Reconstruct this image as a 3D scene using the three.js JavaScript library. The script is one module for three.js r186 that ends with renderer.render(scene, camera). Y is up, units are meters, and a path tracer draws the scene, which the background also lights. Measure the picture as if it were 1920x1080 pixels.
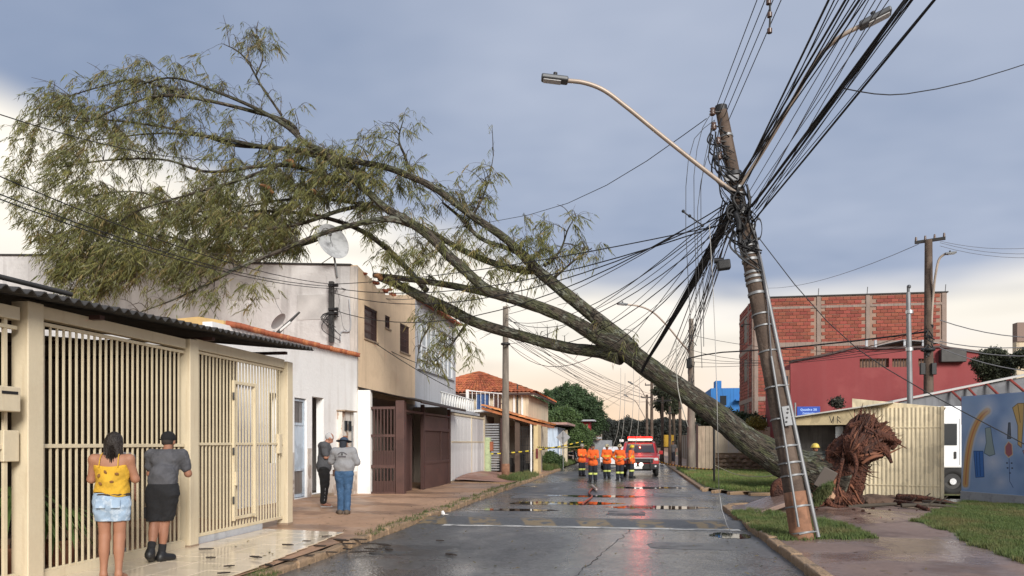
import * as THREE from 'three';
import { mergeGeometries, mergeVertices, toCreasedNormals } from 'three/addons/utils/BufferGeometryUtils.js';
import { RoundedBoxGeometry } from 'three/addons/geometries/RoundedBoxGeometry.js';
import { ImprovedNoise } from 'three/addons/math/ImprovedNoise.js';

// ---------- camera ----------
const scene = new THREE.Scene();
const FOCAL = 1400, CX = 960, HORIZON = 830, EYE = 1.7;
const YAW = Math.atan(230 / 1400), CO = Math.cos(YAW), SI = Math.sin(YAW);
const camera = new THREE.PerspectiveCamera(2 * Math.atan(540 / FOCAL) * 180 / Math.PI, 1920 / 1080, 0.1, 2000);
camera.position.set(0, EYE, 0);
camera.rotation.y = YAW;
camera.setViewOffset(1920, 1080, 0, -290, 1920, 1080);
const renderer = new THREE.WebGLRenderer({ antialias: true });
renderer.setSize(1024, 576);
renderer.toneMapping = THREE.LinearToneMapping;
renderer.toneMappingExposure = 1.42;
renderer.shadowMap.enabled = true;

// ---------- random numbers and noise ----------
function rng(a) { return () => { a |= 0; a = a + 0x6D2B79F5 | 0; let t = Math.imul(a ^ a >>> 15, 1 | a); t = t + Math.imul(t ^ t >>> 7, 61 | t) ^ t; return ((t ^ t >>> 14) >>> 0) / 4294967296; }; }
const rnd = rng(1234);
const R = (a, b) => a + (b - a) * rnd();
const lerp = (a, b, t) => a + (b - a) * t;
const clamp = (x, a = 0, b = 1) => Math.min(b, Math.max(a, x));
const sstep = (a, b, x) => { const t = clamp((x - a) / (b - a)); return t * t * (3 - 2 * t); };
const HASH = new Float32Array(65536); { const r = rng(99); for (let i = 0; i < 65536; i++) HASH[i] = r(); }
function vn(x, y, px, py, s = 0) {             // value noise that repeats every px, py cells
  const xi = Math.floor(x), yi = Math.floor(y); let fx = x - xi, fy = y - yi;
  fx = fx * fx * (3 - 2 * fx); fy = fy * fy * (3 - 2 * fy);
  const w = (i, j) => HASH[((((i % px) + px) % px) * 131 + (((j % py) + py) % py) * 7919 + s * 3571) & 65535];
  return lerp(lerp(w(xi, yi), w(xi + 1, yi), fx), lerp(w(xi, yi + 1), w(xi + 1, yi + 1), fx), fy);
}
function fbm(u, v, fu, fv, oct, s = 0) { let a = .5, t = 0, n = 0; for (let i = 0; i < oct; i++) { t += a * vn(u * fu, v * fv, fu, fv, s + i); n += a; a *= .55; fu *= 2; fv *= 2; } return t / n; }
const PERLIN = new ImprovedNoise();
const n3 = (x, y, z) => PERLIN.noise(x, y, z);

// ---------- sky: grey-blue cloud deck over a pale bright band at the horizon ----------
{
  const W = 2048, H = 1024, data = new Float32Array(W * H * 4);
  const edge = [[-180, 14], [-100, 17], [-50, 21], [-36, 21], [-28, 19.5], [-18, 17.5], [-5, 15], [6, 11.4], [13, 11], [19, 10.6], [25, 10.2], [30, 10], [37, 10.4], [60, 11], [120, 13], [180, 14]];
  for (let j = 0; j < H; j++) {
    const el = (j + .5) / H * 180 - 90, e = el * Math.PI / 180;
    for (let i = 0; i < W; i++) {
      const az = ((i + .5) / W - .5) * 2 * Math.PI, dx = Math.cos(az) * Math.cos(e), dz = Math.sin(az) * Math.cos(e), dy = Math.sin(e);
      let a = Math.atan2(dx, -dz) * 180 / Math.PI + YAW * 180 / Math.PI; if (a > 180) a -= 360;   // degrees to the right of the camera axis
      let k = 0; while (k < edge.length - 2 && a > edge[k + 1][0]) k++;
      let b = lerp(edge[k][1], edge[k + 1][1], sstep(edge[k][0], edge[k + 1][0], a));
      const q = 1 / (Math.max(dy, 0) + .16), cx = dx * q, cz = dz * q;
      const f1 = n3(cx * .9, cz * .9, 3.1) + .5 * n3(cx * 2.1, cz * 2.1, 7.7) + .25 * n3(cx * 4.7, cz * 4.7, 1.2) + .12 * n3(cx * 9.9, cz * 9.9, 5.2);
      const f2 = n3(cx * .5 + 9, cz * .5, 8.8) + .5 * n3(cx * 1.3, cz * 1.3 + 4, 2.4) + .2 * n3(cx * 3.3, cz * 3.3, 2.9);
      const f3 = n3(dx * 5, dy * 26, dz * 5) + .5 * n3(dx * 11, dy * 60, dz * 11);
      b += f1 * 1.1 + .5 * f3;
      const t = sstep(b - 1.6, b + 2.2, el);                                   // 0 pale band, 1 cloud
      const hi = sstep(15, 40, el), l = clamp(.48 + f2 * .6 + f1 * .38 + .1 * n3(cx * 7, cz * 11, 3.3) + .06 * n3(cx * 15, cz * 21, 6.3));
      const cl = [lerp(.25, .42, l) - .035 * hi, lerp(.315, .475, l) - .04 * hi, lerp(.45, .595, l) - .045 * hi];
      const warm = sstep(9, 0, el) * (.55 + .45 * Math.exp(-Math.pow((a - 6) / 22, 2)));
      const lil = clamp(f3 * .45 + .12) * sstep(-2, 25, a);
      let c = [lerp(.93, .90, warm), lerp(.88, .655, warm), lerp(.79, .45, warm)];
      c = [lerp(c[0], .58, lil), lerp(c[1], .56, lil), lerp(c[2], .60, lil)];
      const br = 1 + .16 * f3; c = c.map((x) => x * br);
      const o = (j * W + i) * 4;
      for (let m = 0; m < 3; m++) data[o + m] = (el < -1 ? .12 : lerp(c[m], cl[m], t)) * .80;
      data[o + 3] = 1;
    }
  }
  const sky = new THREE.DataTexture(data, W, H, THREE.RGBAFormat, THREE.FloatType);
  sky.mapping = THREE.EquirectangularReflectionMapping; sky.magFilter = THREE.LinearFilter; sky.minFilter = THREE.LinearFilter; sky.needsUpdate = true;
  scene.background = sky; scene.environment = sky;
}
// ---------- sun: veiled, behind the camera on the right ----------
const sun = new THREE.DirectionalLight(new THREE.Color(1, .955, .89), 3.1);
sun.position.set(31, 32, 34); sun.target.position.set(-2, 0, -22); scene.add(sun); scene.add(sun.target);
sun.castShadow = true; sun.shadow.radius = 40; sun.shadow.mapSize.set(4096, 4096);
Object.assign(sun.shadow.camera, { left: -60, right: 60, top: 60, bottom: -60, near: 1, far: 220 });

// ---------- helpers: places ----------
function ray(px, py) { const x = (px - CX) / FOCAL, y = (HORIZON - py) / FOCAL; return [x * CO - SI, y, -(x * SI + CO)]; }
const at = (px, py, depth) => { const r = ray(px, py); return new THREE.Vector3(r[0] * depth, EYE + r[1] * depth, r[2] * depth); };
const ground = (px, py, h = 0) => { const r = ray(px, py); return at(px, py, (h - EYE) / r[1]); };
const atD = (px, py, d) => { const r = ray(px, py); return at(px, py, d / -r[2]); };
const V = (x, y, d) => new THREE.Vector3(x, y, -d);

// ---------- helpers: objects ----------
const taken = {};
function numbered(n) { const k = taken[n] = (taken[n] ?? -1) + 1; return k ? n + '_' + String(k).padStart(3, '0') : n; }
function tag(o, label, category, group, kind) { if (label) o.userData.label = label; if (category) o.userData.category = category; if (group) o.userData.group = group; if (kind) o.userData.kind = kind; return o; }
function thing(name, label, category, base = [0, 0, 0], group) {   // base given as x, y, d
  const o = new THREE.Group(); o.name = numbered(name); o.position.set(base[0], base[1], -base[2]); scene.add(o); return tag(o, label, category, group);
}
const baseOf = (p) => { const v = new THREE.Vector3(); for (let q = p; q && q !== scene; q = q.parent) v.add(q.position); return v; };
function triUV(g) {
  if (g.index) g = g.toNonIndexed();
  const p = g.attributes.position, n = p.count, uv = new Float32Array(n * 2);
  const a = new THREE.Vector3(), b = new THREE.Vector3(), c = new THREE.Vector3();
  for (let i = 0; i < n; i += 3) {
    a.fromBufferAttribute(p, i); b.fromBufferAttribute(p, i + 1).sub(a); c.fromBufferAttribute(p, i + 2).sub(a); b.cross(c);
    const x = Math.abs(b.x), y = Math.abs(b.y), z = Math.abs(b.z);
    for (let k = 0; k < 3; k++) {
      const X = p.getX(i + k), Y = p.getY(i + k), Z = p.getZ(i + k);
      if (y >= x && y >= z) { uv[(i + k) * 2] = X; uv[(i + k) * 2 + 1] = Z; } else if (x >= z) { uv[(i + k) * 2] = Z; uv[(i + k) * 2 + 1] = Y; } else { uv[(i + k) * 2] = X; uv[(i + k) * 2 + 1] = Y; }
    }
  }
  g.setAttribute('uv', new THREE.BufferAttribute(uv, 2)); return g;
}
function part(parent, name, geo, mat, label) {                     // geometry in world places, moved to the parent's base
  let g = Array.isArray(geo) ? merge(geo) : geo;
  if (mat.userData.tri) g = triUV(g);
  const b = baseOf(parent); g = g.clone(); g.translate(-b.x, -b.y, -b.z);
  const m = new THREE.Mesh(g, mat); m.name = parent === scene ? numbered(name) : name; m.castShadow = m.receiveShadow = true; parent.add(m);
  if (label) m.userData.label = label; return m;
}
function piece(parent, name, geo, mat, x, y, z, ry = 0) {          // shared geometry, placed by position
  const b = baseOf(parent), m = new THREE.Mesh(geo, mat); m.name = name; m.position.set(x - b.x, y - b.y, z - b.z); m.rotation.y = ry; m.castShadow = m.receiveShadow = true; parent.add(m); return m;
}
function structure(name, geo, mat, label, cat) { return tag(part(scene, name, geo, mat), label, cat, null, 'structure'); }
function merge(gs) { return mergeGeometries(gs.map((g) => { let q = g.index ? g.toNonIndexed() : g; for (const k of Object.keys(q.attributes)) if (!['position', 'normal', 'uv'].includes(k)) { q = q.clone(); q.deleteAttribute(k); } if (!q.attributes.uv) q.setAttribute('uv', new THREE.BufferAttribute(new Float32Array(q.attributes.position.count * 2), 2)); return q; })); }
const box = (x0, x1, y0, y1, d0, d1) => new THREE.BoxGeometry(Math.abs(x1 - x0), Math.abs(y1 - y0), Math.abs(d1 - d0)).translate((x0 + x1) / 2, (y0 + y1) / 2, -(d0 + d1) / 2);
const rbox = (x0, x1, y0, y1, d0, d1, r = .015) => new RoundedBoxGeometry(Math.abs(x1 - x0), Math.abs(y1 - y0), Math.abs(d1 - d0), 2, r).translate((x0 + x1) / 2, (y0 + y1) / 2, -(d0 + d1) / 2);
function wallX(X, thick, outline, holes = []) {                    // a wall along the street: outline in (d, y), thickness away from +x face
  const s = new THREE.Shape(outline.map(([d, y]) => new THREE.Vector2(d, y)));
  for (const [d0, d1, y0, y1] of holes) s.holes.push(new THREE.Path([[d0, y0], [d0, y1], [d1, y1], [d1, y0]].map(([a, b]) => new THREE.Vector2(a, b))));
  return new THREE.ExtrudeGeometry(s, { depth: thick, bevelEnabled: false }).rotateY(Math.PI / 2).translate(X - thick, 0, 0);
}
function wallD(d, thick, outline, holes = []) {                    // a wall across: outline in (x, y), front face at depth d
  const s = new THREE.Shape(outline.map(([x, y]) => new THREE.Vector2(x, y)));
  for (const [x0, x1, y0, y1] of holes) s.holes.push(new THREE.Path([[x0, y0], [x0, y1], [x1, y1], [x1, y0]].map(([a, b]) => new THREE.Vector2(a, b))));
  return new THREE.ExtrudeGeometry(s, { depth: thick, bevelEnabled: false }).translate(0, 0, -d - thick);
}
function tube(pts, rad, sides = 6, opt = {}) {                     // tapered tube through points; rad: number or list; opt.bump roughens it
  const curve = new THREE.CatmullRomCurve3(pts, false, 'centripetal'), n = opt.seg || Math.max(2, pts.length * 3);
  const pos = [], uv = [], idx = []; let nrm = new THREE.Vector3(), T0 = null, len = 0, last = null;
  for (let i = 0; i <= n; i++) {
    const t = i / n, p = pts.length > 2 ? curve.getPoint(t) : pts[0].clone().lerp(pts[1], t), T = pts.length > 2 ? curve.getTangent(t) : pts[1].clone().sub(pts[0]).normalize();
    if (!T0) { nrm.set(0, 1, 0); if (Math.abs(T.y) > .9) nrm.set(1, 0, 0); }
    nrm.addScaledVector(T, -nrm.dot(T)).normalize(); T0 = T;
    const bi = new THREE.Vector3().crossVectors(T, nrm);
    if (last) len += p.distanceTo(last); last = p;
    let r = rad; if (Array.isArray(rad)) { const f = t * (rad.length - 1), k = Math.min(rad.length - 2, Math.floor(f)); r = lerp(rad[k], rad[k + 1], f - k); }
    for (let s = 0; s <= sides; s++) {
      const a = (s % sides) / sides * 2 * Math.PI, ca = Math.cos(a), sa = Math.sin(a); let q = r;
      if (opt.bump) { const ox = p.x + nrm.x * ca * r, oy = p.y + nrm.y * ca * r + bi.y * sa * r, oz = p.z + bi.z * sa * r; q *= 1 + opt.bump * (n3(ox * 2.2, oy * 2.2, oz * 2.2) + .6 * n3(ox * 6, oy * 6, oz * 6)); }
      pos.push(p.x + (nrm.x * ca + bi.x * sa) * q, p.y + (nrm.y * ca + bi.y * sa) * q, p.z + (nrm.z * ca + bi.z * sa) * q);
      uv.push(s / sides * 2 * Math.PI * Math.max(.02, Array.isArray(rad) ? rad[0] : rad), len);
    }
    if (i) for (let s = 0; s < sides; s++) { const a = (i - 1) * (sides + 1) + s, b = a + sides + 1; idx.push(a, a + 1, b, b, a + 1, b + 1); }
  }
  if (opt.cap !== false) for (const e of [0, n]) { const c = pos.length / 3, p = pts.length > 2 ? curve.getPoint(e / n) : pts[e ? 1 : 0]; pos.push(p.x, p.y, p.z); uv.push(0, 0); for (let s = 0; s < sides; s++) { const a = e * (sides + 1) + s; e ? idx.push(a, a + 1, c) : idx.push(a + 1, a, c); } }
  const g = new THREE.BufferGeometry(); g.setAttribute('position', new THREE.Float32BufferAttribute(pos, 3)); g.setAttribute('uv', new THREE.Float32BufferAttribute(uv, 2)); g.setIndex(idx); g.computeVertexNormals(); return g;
}
const rod = (a, b, r, sides = 8, r2 = r) => tube([a, b], [r, r2], sides, { seg: 1 });
function sag(a, b, s, n = 12) { const o = []; for (let i = 0; i <= n; i++) { const t = i / n, p = a.clone().lerp(b, t); p.y -= s * 4 * t * (1 - t); o.push(p); } return o; }
function poly(flat, y, mat, name) {                                // a flat sheet from ground points (x, d)
  const s = new THREE.Shape(flat.map(([x, d]) => new THREE.Vector2(x, d)));
  return new THREE.ShapeGeometry(s).rotateX(-Math.PI / 2).translate(0, y, 0);
}
function sheet(x0, x1, d0, d1, nx, nd, h) {                        // ground grid with height h(x, d)
  const g = new THREE.PlaneGeometry(x1 - x0, d1 - d0, nx, nd).rotateX(-Math.PI / 2).translate((x0 + x1) / 2, 0, -(d0 + d1) / 2), p = g.attributes.position;
  for (let i = 0; i < p.count; i++) p.setY(i, h(p.getX(i), -p.getZ(i))); g.computeVertexNormals(); return g;
}

// ---------- helpers: materials ----------
const S2L = (r, g, b) => [r, g, b].map((v) => { v /= 255; return v <= .04045 ? v / 12.92 : Math.pow((v + .055) / 1.055, 2.4); });
const L2S = (v) => { v = clamp(v); return Math.round(255 * (v <= .0031308 ? v * 12.92 : 1.055 * Math.pow(v, 1 / 2.4) - .055)); };
function dataTex(n, m, fn, srgb = true, size = 1, sizeV = size) {
  const d = new Uint8Array(n * m * 4);
  for (let j = 0; j < m; j++) for (let i = 0; i < n; i++) { const c = fn(i / n, j / m), o = (j * n + i) * 4; for (let k = 0; k < 3; k++) d[o + k] = srgb ? L2S(c[k]) : Math.round(255 * clamp(c[k])); d[o + 3] = 255; }
  const t = new THREE.DataTexture(d, n, m, THREE.RGBAFormat); t.wrapS = t.wrapT = THREE.RepeatWrapping; t.magFilter = THREE.LinearFilter; t.minFilter = THREE.LinearMipmapLinearFilter; t.generateMipmaps = true;
  if (srgb) t.colorSpace = THREE.SRGBColorSpace; t.repeat.set(1 / size, 1 / sizeV); t.needsUpdate = true; return t;
}
const bumpCache = {};
function bumpTex(size, f = 12) { return bumpCache[size + '_' + f] ??= dataTex(256, 256, (u, v) => { const h = fbm(u, v, f, f, 4, 11); return [h, h, h]; }, false, size); }
const grainCache = {}, roughCache = {};
const paintWith = (v, o) => (u, w) => { const a = fbm(u, w, 4, 4, 5, 17) - .5, g = vn(u * 97, w * 97, 97, 97, 22) - .5; let k = .8 * (1 + v * (2.2 * a + .5 * g)); if (o.streak) k = lerp(k, .42, sstep(.52, .8, fbm(u, w, 24, 2, 4, 26)) * o.streak); if (o.stain) k = lerp(k, .4, sstep(.53, .68, fbm(u, w, 5, 5, 5, 38)) * o.stain); return [k, k, k]; };
// base colour (linear) with grain, blotches, streaks that run down, and stains; sizes in metres
function mat(base, o = {}) {
  const m = new THREE.MeshStandardMaterial({ roughness: o.rough ?? .85, metalness: o.metal ?? 0 }), s = o.size ?? 3, v = o.vary ?? .12, seed = o.seed ?? Math.round(base[0] * 997 + base[1] * 331);
  m.userData.tri = o.tri ?? true;
  const paint = (bs, sd, sCol, tCol) => (u, w) => {
    const a = fbm(u, w, 4, 4, 5, sd) - .5, g = vn(u * 97, w * 97, 97, 97, sd + 5) - .5; let k = 1 + v * (2.2 * a + .5 * g), c = bs.map((x) => x * k);
    if (o.streak) { const q = sstep(.52, .8, fbm(u, w, 24, 2, 4, sd + 9)) * o.streak; c = c.map((x, i) => lerp(x, sCol[i], q)); }
    if (o.stain) { const q = sstep(.53, .68, fbm(u, w, 5, 5, 5, sd + 21)) * o.stain; c = c.map((x, i) => lerp(x, tCol[i], q)); }
    return c;
  };
  if (o.own || o.res === 512) m.map = dataTex(o.res ?? 256, o.res ?? 256, paint(base, seed, o.streakCol ?? [.12, .10, .08], o.stainCol ?? [.10, .07, .05]), true, s);
  else {                                                             // a shared neutral pattern tinted by the base colour
    const sz = [.35, .7, 1.5, 3.5].reduce((p, q) => Math.abs(Math.log(q / s)) < Math.abs(Math.log(p / s)) ? q : p), vb = v < .13 ? .09 : v < .22 ? .17 : .3, st = o.streak ? 1 : 0, sn = o.stain ? 1 : 0, key = [sz, vb, st, sn].join();
    if (!grainCache[key]) grainCache[key] = dataTex(256, 256, paintWith(vb, { streak: .5 * st, stain: .45 * sn }), true, sz);
    m.map = grainCache[key]; m.color.setRGB(...base.map((x) => Math.min(1, x / .8)));
  }
  if (o.roughVary) { m.roughnessMap = roughCache[o.roughVary + '_' + s] ??= dataTex(256, 256, (u, w) => { const q = fbm(u, w, 5, 5, 5, 50); const r = lerp(o.roughVary[0], o.roughVary[1], sstep(.36, .62, q)); return [r, r, r]; }, false, s); m.roughness = 1; }
  if (o.bump) { m.bumpMap = bumpTex(o.bumpSize ?? 1, o.bumpF ?? 12); m.bumpScale = o.bump; }
  return m;
}
const plain = (c, rough = .7, metal = 0, extra = {}) => { const m = new THREE.MeshStandardMaterial({ roughness: rough, metalness: metal, ...extra }); m.color.setRGB(...c); return m; };
// =====================================================================  GROUND AND ROAD
const mEarth = mat([.22, .12, .07], { size: 6, vary: .3, bump: .03, stain: .5, stainCol: [.09, .06, .04] });
const mWalk = mat([.43, .26, .16], { size: 5, res: 512, vary: .26, bump: .012, bumpSize: 1.2, stain: .75, stainCol: [.23, .135, .085], rough: .8, roughVary: [.45, .9] });
const mWalkR = mat([.20, .135, .11], { size: 5, res: 512, vary: .25, bump: .008, bumpSize: 1, stain: .7, stainCol: [.12, .075, .06], roughVary: [.24, .75] });
const mKerb = mat([.30, .20, .12], { own: 1, size: 1.3, vary: .35, bump: .02, bumpSize: .5, stain: .6, stainCol: [.11, .085, .05], roughVary: [.5, .95] });
const mLawnSoil = mat([.075, .085, .03], { own: 1, size: 2.5, vary: .35, bump: .03, stain: .6, stainCol: [.14, .08, .045] });
const roadRough = dataTex(1024, 1024, (u, v) => {
  const a = fbm(u, v, 4, 3, 6, 41), b = fbm(u, v, 10, 5, 5, 57), c = fbm(u, v, 40, 40, 3, 3);
  let r = lerp(.21, .54, sstep(.40, .62, a * .65 + b * .35)) + (c - .5) * .16; r = lerp(r, .14, sstep(.60, .72, b) * .85); return [r, r, r];
}, false, 13);
const mRoad = new THREE.MeshStandardMaterial({ roughness: 1 }); mRoad.userData.tri = true; mRoad.roughnessMap = roadRough;
mRoad.map = dataTex(1024, 1024, (u, v) => { const a = fbm(u, v, 5, 4, 6, 61), g = vn(u * 400, v * 400, 400, 400, 8), p = sstep(.54, .6, fbm(u, v, 6, 3, 4, 77)); const k = (.098 + .07 * (a - .5)) * (.66 + .68 * g) * (1 + .35 * p); return [k * 1.02, k, k * .98]; }, true, 13);
mRoad.bumpMap = bumpTex(1.6, 60); mRoad.bumpScale = .005;
const mPuddle = new THREE.MeshPhysicalMaterial({ color: new THREE.Color(.018, .017, .016), roughness: .03, ior: 1.33 });

structure('ground', new THREE.PlaneGeometry(1600, 1600).rotateX(-Math.PI / 2).translate(0, -.06, -400), mEarth);
structure('street', sheet(-4.75, 2.35, -14, 320, 1, 1, () => 0), mRoad);
structure('side_street', poly([[2.35, 19.6], [3.4, 20.4], [34, 19.2], [34, 24], [4.7, 24.5], [3.0, 25.6], [2.35, 27.4]], .001), mRoad);

const hL = (x, d) => .1 + .036 * (-4.6 - x) * (1 - sstep(19, 22, d) * (1 - sstep(28, 31, d))) + .1 * sstep(27, 31, d) * clamp((-4.9 - x) / 1.6) * (1 - sstep(34, 37, d)) + .012 * n3(x * 1.3, d * .8, 2) + .006 * n3(x * 4, d * 4, 5);
structure('left_pavement', sheet(-9.2, -4.66, 4, 140, 26, 420, (x, d) => hL(x, d)), mWalk);
structure('earth_bank', sheet(-30, -9.2, 22, 140, 4, 20, () => .15), mEarth);
const hR = (x, d) => .115 + .012 * n3(x * .9, d * .9, 9) + .05 * sstep(.8, 0, Math.hypot(x - 4.3, d - 17.6) - 1.2) * (1 + n3(x * 3, d * 3, 1));
{
  const g = sheet(2.33, 14, -6, 20.6, 110, 190, hR), p = g.attributes.position;
  for (let i = 0; i < p.count; i++) { const x = p.getX(i), d = -p.getZ(i); if (x < 3.5) { const lim = 18.9 + Math.sqrt(Math.max(0, 1 - Math.pow((3.5 - x) / 1.17, 2))) * 1.3; if (d > lim) p.setZ(i, -lim); } }
  g.computeVertexNormals(); structure('right_pavement', g, mWalkR);
}
structure('far_verge', poly([[2.42, 27.6], [3.05, 25.75], [4.75, 24.68], [34, 24.2], [34, 60], [2.42, 140]], .09), mLawnSoil);
structure('far_right_pavement', poly([[2.42, 47], [5.4, 45], [5.4, 140], [2.42, 140]], .098), mWalk);

// kerb stones, each its own piece
{
  const kl = tag(new THREE.Group(), null, null, null, 'structure'); kl.name = 'left_kerb'; scene.add(kl);
  const shapes = [0, 1, 2, 3].map((k) => { const g = new RoundedBoxGeometry(.17, .26, .86 + .03 * k, 3, .03), p = g.attributes.position; for (let i = 0; i < p.count; i++) { const x = p.getX(i), y = p.getY(i), z = p.getZ(i); p.setXYZ(i, x + .02 * n3(x * 9, y * 9 + k * 7, z * 5), y + .025 * n3(x * 7, y * 5 + k * 5, z * 6), z); } g.computeVertexNormals(); return triUV(g); });
  for (let d = 7.2, k = 0; d < 46; d += .93, k++) { const m = piece(kl, 'kerb_stone', shapes[k % 4], mKerb, -4.58 + R(-.03, .03), (d < 12.4 ? -.03 : -.01) + R(-.015, .015), -d, R(-.05, .05)); m.rotation.z = R(-.05, .08); }
  const kr = tag(new THREE.Group(), null, null, null, 'structure'); kr.name = 'right_kerb'; scene.add(kr);
  const path = []; for (let d = 6; d < 18.9; d += .93) path.push([2.26, d, 0]);
  for (let a = 0; a < 1.5; a += .4) path.push([3.5 - Math.cos(a) * 1.24, 19 + Math.sin(a) * 1.4, a]);
  for (const [x, d, a] of path) { const m = piece(kr, 'kerb_stone', shapes[Math.floor(rnd() * 4)], mKerb, x + R(-.015, .015), -.005 + R(-.012, .012), -d, -a); m.rotation.z = R(-.05, .05); if (a) m.scale.z = .66; }
  const kf = tag(new THREE.Group(), null, null, null, 'structure'); kf.name = 'far_kerb'; scene.add(kf);
  for (let d = 28; d < 60; d += .95) piece(kf, 'kerb_stone', shapes[Math.floor(rnd() * 4)], mKerb, 2.4, -.03, -d);
  for (const [x, d, a] of [[2.5, 27.2, .25], [2.85, 26.3, .5], [3.4, 25.5, .85], [4.1, 24.95, 1.2], [4.95, 24.64, 1.5], [5.85, 24.6, 1.57], [6.75, 24.58, 1.57], [7.65, 24.55, 1.57]]) piece(kf, 'kerb_stone', shapes[Math.floor(rnd() * 4)], mKerb, x, -.03, -d, -a).scale.z = 1.14;
}
// speed hump with worn paint
{
  const n = 24, g = new THREE.PlaneGeometry(6.7, 1.7, 60, n).rotateX(-Math.PI / 2).translate(-1.18, 0, -15.95), p = g.attributes.position;
  for (let i = 0; i < p.count; i++) { const t = (-p.getZ(i) - 15.1) / 1.7; p.setY(i, .004 + .075 * Math.pow(Math.sin(Math.PI * clamp(t)), 1.3)); } g.computeVertexNormals();
  const m = new THREE.MeshStandardMaterial({ roughness: .5 });
  m.map = dataTex(1024, 256, (u, v) => {
    const a = fbm(u, v, 40, 10, 4, 5), g2 = .085 * (.7 + .6 * vn(u * 300, v * 80, 300, 80, 3)), st = ((u * 6.7 + v * .5) / 1.15) % 1, y = sstep(.0, .05, st) * sstep(.62, .55, st) * sstep(.42, .60, a + .08) * sstep(.62, .42, v + (a - .5) * .9) * .6;
    const c = [g2, g2, g2]; return [lerp(c[0], .30, y), lerp(c[1], .20, y), lerp(c[2], .075, y)];
  }, true, 1); m.map.wrapT = THREE.ClampToEdgeWrapping; structure('speed_hump', g, m);
  const wm = new THREE.MeshStandardMaterial({ roughness: .4 }); wm.userData.tri = true;
  wm.map = dataTex(512, 512, (u, v) => { const a = sstep(.36, .58, fbm(u, v, 14, 50, 4, 15)), k = .09; return [lerp(k, .62, a), lerp(k, .6, a), lerp(k, .55, a)]; }, true, 3);
  const s = []; for (let i = 0; i <= 40; i++) s.push([-3.9 + i * .148, 14.87 + .025 * n3(i * .7, 1, 1) - (i < 6 ? .05 : 0)]); for (let i = 40; i >= 0; i--) s.push([-3.9 + i * .148, 15.13 + .03 * n3(i * .6, 4, 1)]);
  structure('white_road_line', poly(s, .006), wm);
}
// standing water
{
  const k = rng(5);
  for (const [x, d, rx, rd] of [[-1.9, 20.9, 1.5, .6], [.7, 19.9, 1.3, .5], [-3.1, 18.6, 1.0, .32], [-.9, 23.8, 1.7, .4], [1.75, 14.1, .38, .42], [.4, 28.6, 1.2, .6]]) {
    const s = [], o = k() * 50; for (let i = 0; i < 72; i++) { const a = i / 72 * 2 * Math.PI, r = 1 + .42 * n3(Math.cos(a) * 1.3 + o, Math.sin(a) * 1.3, o) + .22 * n3(Math.cos(a) * 4 + o, Math.sin(a) * 4, o) + .1 * n3(Math.cos(a) * 9, Math.sin(a) * 9, o); s.push([x + rx * r * Math.cos(a), d + rd * r * Math.sin(a)]); }
    structure('puddle', poly(s, .0045), mPuddle);
  }
}
// cracked seam with pale grit along the middle of the road
{
  const s = [], e = []; for (let i = 0; i <= 60; i++) { const d = 8 + i * .115, x = -.95 + (d - 8) * .13 + .09 * n3(i * .3, 2, 7) + .03 * n3(i * 1.1, 5, 7); s.push([x - .002 - .007 * rnd(), d]); e.unshift([x + .002 + .007 * rnd(), d]); }
  structure('road_crack', poly(s.concat(e), .0042), plain([.03, .028, .026], .9));
}
// resurfaced patches in the asphalt
{
  const pm2 = mat([.07, .068, .066], { size: 1.5, vary: .3, bump: .004, bumpSize: .4, roughVary: [.3, .6] }), pm3 = mat([.13, .125, .12], { size: 1.5, vary: .3, bump: .004, bumpSize: .4, roughVary: [.35, .65] });
  for (const [x, d, w, l, m] of [[-3.4, 11.4, 1.3, 1.1, pm2], [1.0, 12.6, 1.5, .8, pm3], [-.2, 18.2, .9, 1.2, pm2], [1.2, 24.6, 1.2, 1.6, pm3], [-3.2, 23.5, 1.2, 1.8, pm3]]) { const s = []; for (let i = 0; i < 40; i++) { const a = i / 40 * 6.283, c = Math.cos(a), e = Math.sin(a), k = 1 / Math.max(Math.abs(c), Math.abs(e)) * (1 + .1 * n3(c * 3 + x, e * 3, d)); s.push([x + w / 2 * Math.min(1.3, k) * c, d + l / 2 * Math.min(1.3, k) * e]); } structure('asphalt_patch', poly(s, .0025), m); }
}
// grass
const bladeGeo = (n, h, w, seed) => { const r = rng(seed), pos = []; for (let i = 0; i < n; i++) { const a = r() * 6.283, l = h * (.5 + r() * .6), b = r() * .8 * l, x = (r() - .5) * h, z = (r() - .5) * h, c = Math.cos(a), s = Math.sin(a); pos.push(x - s * w, 0, z + c * w, x + s * w, 0, z - c * w, x + c * b, l, z + s * b); } const g = new THREE.BufferGeometry(); g.setAttribute('position', new THREE.Float32BufferAttribute(pos, 3)); g.computeVertexNormals(); return g; };
const mGrass = new THREE.MeshPhysicalMaterial({ roughness: .8, transmission: .25, thickness: 0 });
function inside(pt, pg) { let c = false; for (let i = 0, j = pg.length - 1; i < pg.length; j = i++) if ((pg[i][1] > pt[1]) !== (pg[j][1] > pt[1]) && pt[0] < (pg[j][0] - pg[i][0]) * (pt[1] - pg[i][1]) / (pg[j][1] - pg[i][1]) + pg[i][0]) c = !c; return c; }
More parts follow.
